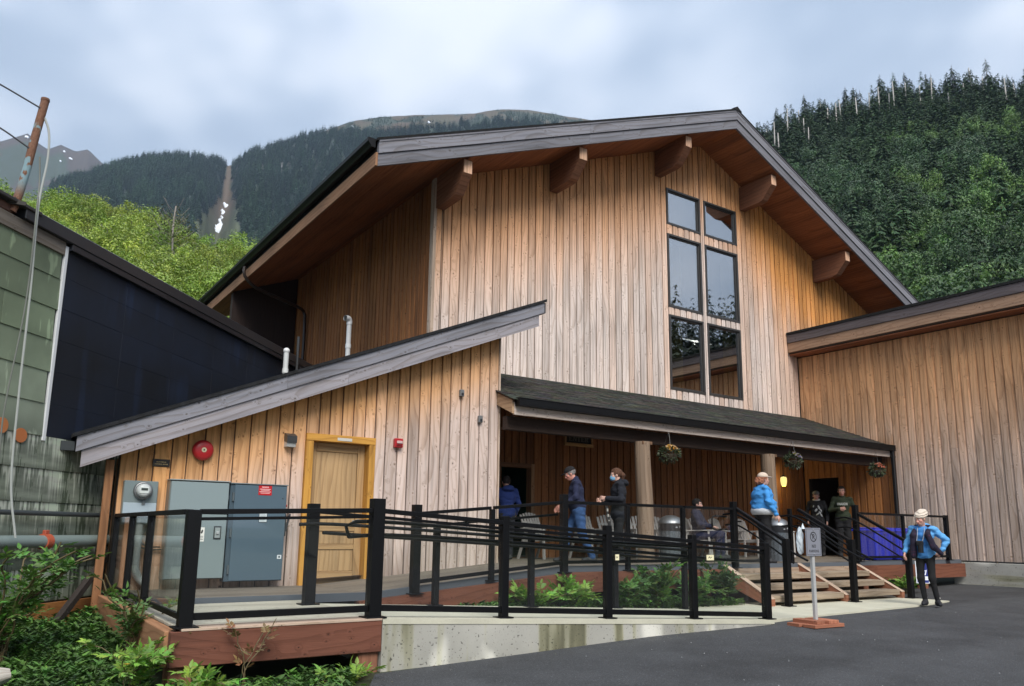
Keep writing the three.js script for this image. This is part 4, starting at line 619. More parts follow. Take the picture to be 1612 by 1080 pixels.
function fixUV(g) {   // front face (+z) of a flat panel gets the whole picture
  g.computeBoundingBox(); const b = g.boundingBox, p = g.attributes.position, u = g.attributes.uv; for (let i = 0; i < p.count; i++) u.setXY(i, (p.getX(i) - b.min.x) / (b.max.x - b.min.x), (p.getY(i) - b.min.y) / (b.max.y - b.min.y)); return g;
}
{
  const t = thing('fire_bell', 'round red fire bell high on the annex wall', 'fire bell', [2.635, 2.26, ZW]);
  mk('gong', lathe([[0, 0.1], [0.05, 0.1], [0.1, 0.092], [0.128, 0.075], [0.142, 0.05], [0.145, 0.02], [0.14, 0.018]], 36, [0.42, 0.016, 0.02]).rotateX(PI / 2), M.gloss, t);
  mk('back_box', cyl(0.075, 0.075, 0.03, 20, [0.3, 0.02, 0.02]).rotateX(PI / 2).translate(0, 0, 0.015), M.gloss, t);
  mk('hub_disc', cyl(0.034, 0.034, 0.006, 20, [0.62, 0.55, 0.36]).rotateX(PI / 2).translate(0, 0, 0.102), M.gloss, t); mk('hub_bolt', cyl(0.011, 0.011, 0.012, 8, [0.03, 0.03, 0.03]).rotateX(PI / 2).translate(0, 0, 0.108), M.gloss, t);
  const pq = thing('wall_plaque', 'small black plaque with gold lettering at the annex left', 'plaque', [2.11, 2.05, ZW]);
  const f = bb(-0.105, 0.105, -0.045, 0.045, 0.006, 0.016, [1, 1, 1], 0); mk('plate', fixUV(f), S({ roughness: 0.4, map: canvasTex(256, 110, (x, w, h) => { x.fillStyle = '#14110e'; x.fillRect(0, 0, w, h); x.strokeStyle = '#4a3a20'; x.lineWidth = 6; x.strokeRect(4, 4, w - 8, h - 8); x.fillStyle = '#cbb072'; x.font = 'bold 24px serif'; x.textAlign = 'center'; x.fillText('ELECTRICAL', w / 2, 48); x.fillText('CONTROL ROOM', w / 2, 84); }) }), pq);
  mk('backing', bb(-0.112, 0.112, -0.052, 0.052, -0.004, 0.0055, [0.02, 0.016, 0.012]), M.gloss, pq);
  const l = thing('wall_light', 'small bronze wall light with pale lens left of the yellow door', 'wall light', [3.865, 2.39, ZW]);
  mk('housing', prism([[0, 0.09], [0.13, 0.06], [0.15, 0.06], [0.15, 0.16], [0.04, 0.205], [0, 0.205]], 0, 0.15, [0.04, 0.04, 0.04]).applyMatrix4(new THREE.Matrix4().set(0, 0, -1, 0.075, 0, 1, 0, 0, 1, 0, 0, 0, 0, 0, 0, 1)), M.gloss, l);
  mk('lens', prism([[0, 0], [0.11, 0.0], [0.13, 0.058], [0, 0.088]], 0, 0.14, [0.5, 0.51, 0.5]).applyMatrix4(new THREE.Matrix4().set(0, 0, -1, 0.07, 0, 1, 0, 0, 1, 0, 0, 0, 0, 0, 0, 1)), M.gloss, l);
  const a = thing('fire_alarm', 'square red fire alarm strobe right of the yellow door', 'fire alarm', [5.66, 2.58, ZW]);
  mk('housing', bb(-0.075, 0.075, -0.075, 0.075, 0, 0.075, [0.42, 0.02, 0.025], 0.012), M.gloss, a); mk('strobe_lens', bb(-0.045, 0.055, -0.01, 0.035, 0.076, 0.095, [0.6, 0.42, 0.4], 0.008), M.gloss, a); mk('speaker_slot', bb(-0.05, 0.05, -0.055, -0.03, 0.0755, 0.078, [0.12, 0.01, 0.01], 0), M.gloss, a);
  for (const [x, y, lab] of [[6.84, 3.54, 'upper small grey sensor box near the annex top corner'], [7.23, 3.12, 'lower small grey sensor box near the annex right corner']]) { const s = thing('sensor_box', lab, 'sensor', [x, y, ZW]); mk('housing', bb(-0.04, 0.04, -0.06, 0.06, 0, 0.06, [0.16, 0.165, 0.17], 0.008), M.gloss, s); mk('lens', tr(cyl(0.022, 0.022, 0.012, 12, [0.03, 0.03, 0.035]).rotateX(PI / 2), 0, -0.02, 0.065), M.gloss, s); }
}
// ---------------------------------------------------------------- things on and around the porch
const DKY = 0.652;
{
  const t = thing('enter_sign', 'brown board sign reading ENTER hanging under the porch', 'sign', [11.15, 3.1, D + 0.06]);
  mk('frame', [bb(-0.41, 0.41, -0.02, 0.05, 0.0, 0.06, [0.52, 0.3, 0.12]), bb(-0.41, -0.36, 0.052, 0.24, 0, 0.05, [0.4, 0.22, 0.1]), bb(0.36, 0.41, 0.052, 0.24, 0, 0.05, [0.4, 0.22, 0.1])], M.wood, t);
  mk('face', fixUV(bb(-0.358, 0.358, 0.054, 0.25, 0.0, 0.03, [1, 1, 1], 0)), S({ roughness: 0.7, map: canvasTex(320, 90, (x, w, h) => { x.fillStyle = '#1c1a16'; x.fillRect(0, 0, w, h); x.fillStyle = '#5d5a50'; x.font = 'bold 74px serif'; x.textAlign = 'center'; x.fillText('ENTER', w / 2, 72); }) }), t);
}
{
  const t = thing('entrance_lantern', 'small glowing yellow lantern beside the dark entrance', 'lantern', [18.0, 2.62, -13.4]);
  mk('shade', lathe([[0.055, -0.14], [0.07, -0.1], [0.085, 0.0], [0.08, 0.08], [0.06, 0.1], [0.0, 0.1]], 20), lampMat(0.9, 0.72, 0.25, 0.45), t);
  mk('cap', lathe([[0, 0.16], [0.05, 0.14], [0.09, 0.102], [0, 0.101]], 20, [0.03, 0.025, 0.02]), M.gloss, t); mk('hanger', cyl(0.008, 0.008, 1.35, 6, [0.02, 0.02, 0.02]).translate(0, 0.83, 0), M.gloss, t);
  const l = new THREE.PointLight(new THREE.Color(1, 0.8, 0.4), 0.25); l.castShadow = true; t.add(l);
}
// grey slatted armchairs
{
  const gc = [0.42, 0.4, 0.38], G = 'slatted armchairs on the porch deck';
  const t = thing('slatted_armchair', 'x', 'chair', [0, DKY, 0], 0, G);
  for (let i = 0; i < 7; i++) { const x = -0.24 + i * 0.08, h = 0.5 + 0.06 * sin((i + 0.5) / 7 * PI); mk('back_slat', bar([x, 0.36, -0.2], [x * 1.08, 0.36 + h, -0.4], 0.062, 0.018, gc.map(byTone(rr(0.9, 1.1)))), M.plain, t); }
  mk('back_rail', bar([-0.28, 0.72, -0.345], [0.28, 0.72, -0.345], 0.03, 0.05, gc), M.plain, t); mk('back_rail', bar([-0.28, 0.42, -0.245], [0.28, 0.42, -0.245], 0.03, 0.05, gc), M.plain, t);
  for (let i = 0; i < 5; i++) mk('seat_slat', bar([-0.27, 0.4 - 0.0 - i * 0.008 + 0.02, 0.24 - i * 0.1], [0.27, 0.42 - i * 0.008, 0.24 - i * 0.1], 0.085, 0.02, gc.map(byTone(rr(0.9, 1.1)))), M.plain, t);
  for (const s of [-1, 1]) { mk('arm', bar([s * 0.31, 0.62, 0.28], [s * 0.31, 0.6, -0.32], 0.085, 0.024, gc), M.plain, t); mk('leg', bar([s * 0.31, 0, 0.27], [s * 0.31, 0.607, 0.24], 0.055, 0.04, gc), M.plain, t); mk('leg', bar([s * 0.29, 0, -0.42], [s * 0.29, 0.6, -0.2], 0.055, 0.04, gc), M.plain, t); mk('side_rail', bar([s * 0.28, 0.39, 0.26], [s * 0.28, 0.35, -0.3], 0.03, 0.06, gc), M.plain, t); }
  const spots = [[9.6, -12.9, 0.25, 'first slatted grey armchair from the green doorway'], [10.9, -12.9, 0.1, 'slatted grey armchair behind the woman in blue mask'], [11.55, -12.85, -0.1, 'slatted grey armchair just left of the first log post'], [12.35, -12.75, -0.25, 'slatted grey armchair left of the first log post base, behind it'], [12.95, -12.9, -0.1, 'slatted grey armchair behind the lidded bin'], [13.5, -12.28, 0.5, 'slatted grey armchair in which the dark clad man sits'], [14.5, -12.95, 0.15, 'slatted grey armchair just right of the seated man'], [15.15, -12.9, 0.3, 'slatted grey armchair behind the end of the deck railing'], [16.0, -12.85, 0.2, 'slatted grey armchair left of the woman in tan cap'], [16.75, -12.75, -0.5, 'slatted grey armchair beside the second lidded bin']];
  spots.forEach(([x, z, a, lab], i) => { const o = i ? t.clone() : t; if (i) { o.name = numbered('slatted_armchair'); scene.add(o); } o.position.set(x, DKY, z); o.rotation.y = a; o.userData = { label: lab, category: 'chair', group: G }; });
}
// lidded ribbed steel bins
{
  const make = () => {
    const t = thing('trash_bin', 'x', 'trash bin', [0, DKY, 0], 0, 'ribbed steel bins on the porch deck'), g = new THREE.CylinderGeometry(0.235, 0.215, 0.58, 72, 1, true), p = g.attributes.position;
    for (let i = 0; i < p.count; i++) { const a = atan2(p.getZ(i), p.getX(i)), k = 1 + 0.02 * cos(a * 18); p.setX(i, p.getX(i) * k); p.setZ(i, p.getZ(i) * k); } g.computeVertexNormals();
    mk('body', g.translate(0, 0.3, 0), M.galv, t); mk('foot_ring', cyl(0.222, 0.222, 0.025, 32).translate(0, 0.0125, 0), M.galv, t);
    mk('band', cyl(0.243, 0.243, 0.13, 36, [0.016, 0.016, 0.018]).translate(0, 0.655, 0), M.gloss, t);
    const spk = []; for (let i = 0; i < 26; i++) { const a = rr(0, 7), y = rr(0.61, 0.7); spk.push(tint(new THREE.IcosahedronGeometry(rr(0.008, 0.018), 0).scale(1, 1, 0.3).rotateY(-a + PI / 2).translate(0.244 * cos(a), y, 0.244 * sin(a)), [0.35, 0.36, 0.38])); }
    mk('band_pattern', spk, M.plain, t).userData.kind = 'stuff';
    mk('lid', lathe([[0, 0.16], [0.09, 0.15], [0.18, 0.11], [0.24, 0.045], [0.255, 0.0], [0.25, -0.012], [0, -0.012]], 36, [0.42, 0.42, 0.42]).translate(0, 0.735, 0), M.steel, t); return t;
  };
  const a = make(); a.position.set(11.45, DKY, -11.2); a.userData.label = 'ribbed steel bin with domed lid right of the first log post';
  const b = a.clone(); b.name = numbered('trash_bin'); scene.add(b); b.position.set(14.15, DKY, -10.75); b.userData = { ...a.userData, label: 'ribbed steel bin with domed lid behind the woman in tan cap' };
}
// blue recycling totes at the right end of the deck
{
  const G = 'blue totes behind the right deck railing', blue = [0.01, 0.028, 0.56];
  const make = (label) => { const t = thing('blue_bin', label, 'bin', [0, DKY, 0], 0, G); mk('body', (() => { const g = cbox(0.72, 0.66, 0.55, 0.03, blue), p = g.attributes.position; for (let i = 0; i < p.count; i++) { const k = 0.9 + 0.1 * (p.getY(i) / 0.66 + 0.5); p.setX(i, p.getX(i) * k); p.setZ(i, p.getZ(i) * k); } return g.translate(0, 0.34, 0); })(), M.gloss, t); mk('rim', bx(0.78, 0.05, 0.61, 0, 0.67, 0, blue.map((c) => c * 1.1), 0.015), M.gloss, t); mk('lid', bx(0.76, 0.035, 0.59, 0, 0.713, 0, blue.map((c) => c * 0.9), 0.012), M.gloss, t); for (const x of [-0.24, 0, 0.24]) mk('rib', bx(0.03, 0.56, 0.02, x, 0.35, 0.27, blue.map((c) => c * 0.85), 0.006).rotateX(-0.0), M.gloss, t); mk('handle', bx(0.2, 0.03, 0.03, 0, 0.6, 0.305, blue.map((c) => c * 0.7), 0.01), M.gloss, t); return t; };
  make('left blue plastic bin behind the right deck railing').position.set(17.28, DKY, -10.5); make('right blue plastic bin, the one nearest the wing wall').position.set(18.12, DKY, -10.5);
}
// hanging flower baskets
{
  const basket = (x, y, z, cols, label, s) => {
    const q = rngOf(s), r = (a, b) => a + (b - a) * q(), t = thing('hanging_basket', label, 'flower basket', [x, y, z], 0, 'hanging flower baskets under the porch eave'); t.scale.setScalar(0.82);
    mk('coir_bowl', lathe([[0, -0.2], [0.1, -0.18], [0.18, -0.1], [0.21, 0], [0.19, 0.0], [0.0, -0.03]], 20, [0.05, 0.035, 0.02]), M.plain, t);
    const L = new Tri(), F = new Tri(); const leaf = (T, p, d, w, l, c) => { const up = new THREE.Vector3(r(-1, 1), r(-1, 1), r(-1, 1)).normalize(), s2 = new THREE.Vector3().crossVectors(d, up).normalize().multiplyScalar(w), m = p.clone().addScaledVector(d, l * 0.5), e = p.clone().addScaledVector(d, l); const a = m.clone().add(s2).toArray(), b = m.clone().sub(s2).toArray(); T.tri(p.toArray(), a, e.toArray(), [0, 0], [1, 0], [0, 1], c); T.tri(p.toArray(), e.toArray(), b, [0, 0], [1, 0], [0, 1], c); };
    for (let i = 0; i < 420; i++) { const d = new THREE.Vector3(r(-1, 1), r(-0.9, 1), r(-1, 1)).normalize(), p = d.clone().multiplyScalar(r(0.12, 0.23)); p.y *= 0.9; const g = r(0.5, 1.1); leaf(L, p, d.clone().add(new THREE.Vector3(0, -0.3, 0)).normalize(), 0.022, r(0.05, 0.1), [0.05 * g, 0.075 * g, 0.022 * g]); }
    for (let i = 0; i < 60; i++) { const d = new THREE.Vector3(r(-0.6, 1), r(0.3, 1), r(0.1, 1)).normalize(), p = d.clone().multiplyScalar(0.22), c = cols[floor(q() * cols.length)]; for (let k = 0; k < 5; k++) leaf(F, p, d.clone().add(new THREE.Vector3(r(-1, 1), r(-1, 1), r(-1, 1))).normalize(), 0.018, 0.04, c); }
    mk('foliage', L.geo(), M.leaf, t).userData.kind = 'stuff'; mk('flowers', F.geo(), M.leaf, t).userData.kind = 'stuff';
    for (let k = 0; k < 3; k++) { const a = k * 2.1; mk('chain', bar([0.2 * cos(a), 0, 0.2 * sin(a)], [0, 0.55, 0], 0.006, 0.006, [0.02, 0.02, 0.02], 0), M.gloss, t); }
  };
  basket(11.25, 2.72, -11.0, [[0.75, 0.4, 0.05], [0.8, 0.55, 0.15], [0.8, 0.6, 0.4]], 'hanging basket with orange flowers right of the first log post', 3);
  basket(15.15, 2.83, -11.0, [[0.45, 0.42, 0.2], [0.3, 0.25, 0.5], [0.5, 0.4, 0.08]], 'dim hanging basket above the entrance lantern', 4);
  basket(18.45, 2.79, -11.0, [[0.7, 0.18, 0.08], [0.7, 0.3, 0.2]], 'hanging basket with red flowers near the right downspout', 5);
}
// no-parking sign on a timber foot
{
  const t = thing('parking_sign', 'grey NO PARKING sign on a post with stacked timber foot', 'sign', [9.66, gY(9.66, -6.79) + 0.004, -6.79], -0.05);
  const c = [0.42, 0.16, 0.09];
  mk('foot_plank', bx(0.6, 0.045, 0.2, 0.02, 0.0225, 0.11, c), M.wood, t); mk('foot_plank', bx(0.6, 0.045, 0.2, -0.03, 0.0225, -0.11, c.map((x) => x * 0.8)), M.wood, t); mk('foot_plank', bx(0.2, 0.045, 0.4, 0.12, 0.068, 0, c.map((x) => x * 1.15)), M.wood, t); mk('foot_plank', bx(0.16, 0.045, 0.4, -0.12, 0.068, -0.02, c.map((x) => x * 0.85)), M.wood, t);
  mk('pole', bx(0.05, 1.24, 0.05, 0, 0.66, 0, [0.42, 0.42, 0.41], 0.006), M.plain, t);
  mk('plate', fixUV(bb(-0.155, 0.155, 0.93, 1.31, 0.027, 0.037, [1, 1, 1], 0)), S({ roughness: 0.55, map: canvasTex(310, 380, (x, w, h) => {
    x.fillStyle = '#84868f'; x.fillRect(0, 0, w, h); x.strokeStyle = '#3b3c43'; x.lineWidth = 6; x.strokeRect(16, 16, w - 32, h - 32); x.strokeStyle = '#1d1d20'; x.lineWidth = 13; x.beginPath(); x.arc(w / 2, 122, 62, 0, 7); x.stroke();
    x.fillStyle = '#1d1d20'; x.textAlign = 'center'; x.font = 'bold 96px sans-serif'; x.fillText('P', w / 2, 156); x.lineWidth = 11; x.beginPath(); x.moveTo(w / 2 - 42, 80); x.lineTo(w / 2 + 42, 166); x.stroke(); x.font = 'bold 60px sans-serif'; x.fillText('NO', w / 2, 270); x.font = 'bold 48px sans-serif'; x.fillText('PARKING', w / 2, 332); }) }), t);
  mk('bolt', [ball(0.01, 0, 1.285, 0.04, [0.3, 0.3, 0.3], 8, 6)], M.gloss, t); mk('bolt', [ball(0.01, 0, 0.955, 0.04, [0.3, 0.3, 0.3], 8, 6)], M.gloss, t);
}
// crumpled white bag hanging behind the sign, small rail labels, blue poster
{
  const g = new THREE.SphereGeometry(1, 40, 30), p = g.attributes.position; for (let i = 0; i < p.count; i++) { const x = p.getX(i), y = p.getY(i), z = p.getZ(i), k = 0.8 + 0.55 * (noise3(x * 2.3 + 3, y * 2.3, z * 2.3) - 0.5) + 0.3 * (noise3(x * 6, y * 6, z * 6 + 4) - 0.5); p.setXYZ(i, x * k * 0.07 * (1 - 0.45 * y), y * 0.19, z * k * 0.05); } g.computeVertexNormals();
  const t = thing('plastic_bag', 'crumpled white plastic bag hanging just left of the parking sign', 'bag', [9.52, 1.12, -6.87]); mk('bag', tint(g, [0.62, 0.68, 0.72]), P({ vertexColors: true, roughness: 0.35, transmission: 0.25, thickness: 0 }), t); mk('bag_knot', tint(tr(new THREE.ConeGeometry(0.03, 0.08, 10), 0.05, 0.2, 0.02), [0.6, 0.66, 0.7]), M.gloss, t);
  const art = canvasTex(140, 380, (x, w, h) => { x.fillStyle = '#e9edf2'; x.fillRect(0, 0, w, h); x.fillStyle = '#1b2a78'; x.fillRect(10, 10, w - 20, h - 20); x.fillStyle = '#e9edf2'; x.fillRect(10, 260, w - 20, 66); x.fillStyle = '#6aa34a'; x.fillRect(46, 16, 54, 70); x.strokeStyle = '#e9edf2'; x.lineWidth = 12; x.beginPath(); x.moveTo(24, 90); x.lineTo(70, 130); x.lineTo(46, 190); x.lineTo(110, 160); x.lineTo(96, 240); x.stroke(); x.fillStyle = '#1b2a78'; x.font = 'bold 34px sans-serif'; x.fillText('ICE', 36, 306); });
  const q = thing('hanging_poster', 'narrow blue and white printed poster on the right stair post', 'poster', [15.36, 0.31, -8.4], -0.8); mk('sheet', fixUV(bb(-0.1, 0.14, 0, 0.42, 0, 0.006, [1, 1, 1], 0)), S({ map: art, roughness: 0.6 }), q); mk('clip', bb(-0.04, 0.06, 0.415, 0.435, -0.006, 0.012, [0.05, 0.05, 0.05]), M.gloss, q);
  const lt = S({ roughness: 0.5, map: canvasTex(128, 96, (x, w, h) => { x.fillStyle = '#efe6bd'; x.fillRect(0, 0, w, h); x.strokeStyle = '#3a3424'; x.lineWidth = 9; x.beginPath(); x.moveTo(26, 60); x.lineTo(50, 40); x.lineTo(64, 58); x.lineTo(96, 36); x.stroke(); x.fillStyle = '#3a3424'; x.fillRect(40, 30, 20, 14); }) });
  for (const [x, y, w, lab] of [[6.58, 0.9, 0.06, 'small cream rail label, left one on the ramp glass'], [8.23, 0.885, 0.14, 'small cream rail label, right one on the ramp glass']]) { const s = thing('rail_label', lab, 'label', [x, y, AZ + 0.008]); mk('sticker', fixUV(bb(-w / 2, w / 2, -0.035, 0.035, 0, 0.003, [1, 1, 1], 0)), lt, s); }
}
// ---------------------------------------------------------------- people: smooth distance fields meshed with surface nets
function surf(f, lo, hi, cell, col) {
  const n = [0, 1, 2].map((i) => Math.ceil((hi[i] - lo[i]) / cell / 4) * 4 + 5), [nx, ny, nz] = n, F = new Float32Array(nx * ny * nz).fill(1), at = (i, j, k) => (k * ny + j) * nx + i;
  for (let k = 0; k < nz; k += 4) for (let j = 0; j < ny; j += 4) for (let i = 0; i < nx; i += 4) {
    const d = f(lo[0] + (i + 1.5) * cell, lo[1] + (j + 1.5) * cell, lo[2] + (k + 1.5) * cell), far = abs(d) > cell * 6.5;
    for (let c = k; c < min(k + 4, nz); c++) for (let b = j; b < min(j + 4, ny); b++) for (let a = i; a < min(i + 4, nx); a++) F[at(a, b, c)] = far ? d : f(lo[0] + a * cell, lo[1] + b * cell, lo[2] + c * cell);
  }
  const id = new Int32Array(nx * ny * nz).fill(-1), pos = [], idx = [];
  for (let k = 0; k + 1 < nz; k++) for (let j = 0; j + 1 < ny; j++) for (let i = 0; i + 1 < nx; i++) {
    const v = []; let m = 0; for (let c = 0; c < 8; c++) { const x = F[at(i + (c & 1), j + ((c >> 1) & 1), k + (c >> 2))]; v.push(x); if (x < 0) m |= 1 << c; }
    if (m === 0 || m === 255) continue; let sx = 0, sy = 0, sz = 0, q = 0;
    for (let a = 0; a < 8; a++) for (const bit of [1, 2, 4]) { if (a & bit) continue; const b = a | bit; if ((v[a] < 0) === (v[b] < 0)) continue; const t = v[a] / (v[a] - v[b]); sx += (a & 1) + (bit === 1 ? t : 0); sy += ((a >> 1) & 1) + (bit === 2 ? t : 0); sz += (a >> 2) + (bit === 4 ? t : 0); q++; }
    id[at(i, j, k)] = pos.length / 3; pos.push(lo[0] + (i + sx / q) * cell, lo[1] + (j + sy / q) * cell, lo[2] + (k + sz / q) * cell);
  }
  const quad = (a, b, c, d, flip) => { if (a < 0 || b < 0 || c < 0 || d < 0) return; if (flip) idx.push(a, c, b, a, d, c); else idx.push(a, b, c, a, c, d); };
  for (let k = 1; k + 1 < nz; k++) for (let j = 1; j + 1 < ny; j++) for (let i = 1; i + 1 < nx; i++) {
    const s = F[at(i, j, k)] < 0;
    if (s !== F[at(i + 1, j, k)] < 0) quad(id[at(i, j - 1, k - 1)], id[at(i, j, k - 1)], id[at(i, j, k)], id[at(i, j - 1, k)], !s);
    if (s !== F[at(i, j + 1, k)] < 0) quad(id[at(i - 1, j, k - 1)], id[at(i - 1, j, k)], id[at(i, j, k)], id[at(i, j, k - 1)], !s);
    if (s !== F[at(i, j, k + 1)] < 0) quad(id[at(i - 1, j - 1, k)], id[at(i, j - 1, k)], id[at(i, j, k)], id[at(i - 1, j, k)], !s);
  }
  const nrm = new Float32Array(pos.length), uv = new Float32Array(pos.length / 3 * 2), c3 = new Float32Array(pos.length), e = cell * 0.5;
  for (let i = 0; i < pos.length; i += 3) {
    const [x, y, z] = [pos[i], pos[i + 1], pos[i + 2]], gx = f(x + e, y, z) - f(x - e, y, z), gy = f(x, y + e, z) - f(x, y - e, z), gz = f(x, y, z + e) - f(x, y, z - e), l = hypot(gx, gy, gz) || 1;
    nrm.set([gx / l, gy / l, gz / l], i); uv[i / 3 * 2] = (x + z) * 4; uv[i / 3 * 2 + 1] = y * 4; c3.set(typeof col === 'function' ? col(x, y, z) : col, i);
  }
  const g = new THREE.BufferGeometry(); g.setAttribute('position', new THREE.Float32BufferAttribute(pos, 3)); g.setAttribute('normal', new THREE.BufferAttribute(nrm, 3)); g.setAttribute('uv', new THREE.BufferAttribute(uv, 2)); g.setAttribute('color', new THREE.BufferAttribute(c3, 3)); g.setIndex(idx); return g;
}
const cap = (a, b, ra, rb = ra) => ({ a, b, ra, rb }), ell = (c, r, m) => ({ c, r, m });
function field(ps, k) {
  for (const p of ps) if (p.a) { p.d = [p.b[0] - p.a[0], p.b[1] - p.a[1], p.b[2] - p.a[2]]; p.l = p.d[0] ** 2 + p.d[1] ** 2 + p.d[2] ** 2 || 1e-9; }
  return (x, y, z) => {
    let d = 1e3;
    for (const p of ps) {
      let q;
      if (p.a) { const ux = x - p.a[0], uy = y - p.a[1], uz = z - p.a[2], t = clamp((ux * p.d[0] + uy * p.d[1] + uz * p.d[2]) / p.l); q = hypot(ux - p.d[0] * t, uy - p.d[1] * t, uz - p.d[2] * t) - lerp(p.ra, p.rb, t); }
      else { let ux = x - p.c[0], uy = y - p.c[1], uz = z - p.c[2]; if (p.m) { const m = p.m; [ux, uy, uz] = [m[0] * ux + m[1] * uy + m[2] * uz, m[3] * ux + m[4] * uy + m[5] * uz, m[6] * ux + m[7] * uy + m[8] * uz]; } const a = ux / p.r[0], b = uy / p.r[1], c = uz / p.r[2], k0 = hypot(a, b, c), k1 = hypot(a / p.r[0], b / p.r[1], c / p.r[2]) || 1e-6; q = k0 * (k0 - 1) / k1; }
      const kk = p.k ?? k, h = max(kk - abs(d - q), 0) / kk; d = min(d, q) - h * h * kk * 0.25;
    }
    return d;
  };
}
function bounds(ps, pad) { const lo = [9, 9, 9], hi = [-9, -9, -9]; for (const p of ps) for (const [c, r] of p.a ? [[p.a, p.ra], [p.b, p.rb]] : [[p.c, max(...p.r)]]) for (let i = 0; i < 3; i++) { lo[i] = min(lo[i], c[i] - r - pad); hi[i] = max(hi[i], c[i] + r + pad); } return [lo, hi]; }
const V3 = (a) => new THREE.Vector3(...a);
// hand: palm, four fingers and a thumb. w wrist, d direction of the hand, n normal of the palm's back, s +1 left hand / -1 right hand
function handGeo(w, d, n, s, curl, col) {
  d = V3(d).normalize(); n = V3(n); n.addScaledVector(d, -n.dot(d)).normalize(); const x = new THREE.Vector3().crossVectors(d, n).multiplyScalar(s), W = V3(w), ps = [];
  const at = (a, b, c) => W.clone().addScaledVector(x, a).addScaledVector(d, b).addScaledVector(n, c).toArray();
  for (const a of [-0.024, -0.008, 0.008, 0.024]) ps.push({ ...cap(at(a * 0.7, 0.0, 0), at(a * 1.05, 0.078, 0), 0.0145, 0.0125), k: 0.016 });
  [[-0.029, 0.062, 0.9], [-0.0095, 0.072, 1], [0.0105, 0.067, 1.05], [0.029, 0.052, 1.2]].forEach(([a, len, c]) => { let p = [a, 0.08, 0], t = 0; [0.45, 0.31, 0.24].forEach((f, i) => { t += curl * c * (i ? 0.8 : 0.55); const q = [a * (1 + 0.04 * i), p[1] + len * f * 1.25 * cos(t), p[2] - len * f * 1.25 * sin(t)]; ps.push({ ...cap(at(...p), at(...q), 0.0092 - i * 0.0008, 0.0086 - i * 0.001), k: 0.003 }); p = q; }); });
  const tb = [[-0.022, 0.012, -0.004], [-0.05, 0.045, -0.014], [-0.056, 0.07, -0.022 - 0.01 * curl], [-0.05, 0.093, -0.03 - 0.016 * curl]];
  for (let i = 0; i < 3; i++) ps.push({ ...cap(at(...tb[i]), at(...tb[i + 1]), 0.0135 - i * 0.002, 0.0115 - i * 0.002), k: 0.006 });
  const [lo, hi] = bounds(ps, 0.012); return surf(field(ps, 0.006), lo, hi, 0.0042, col);
}
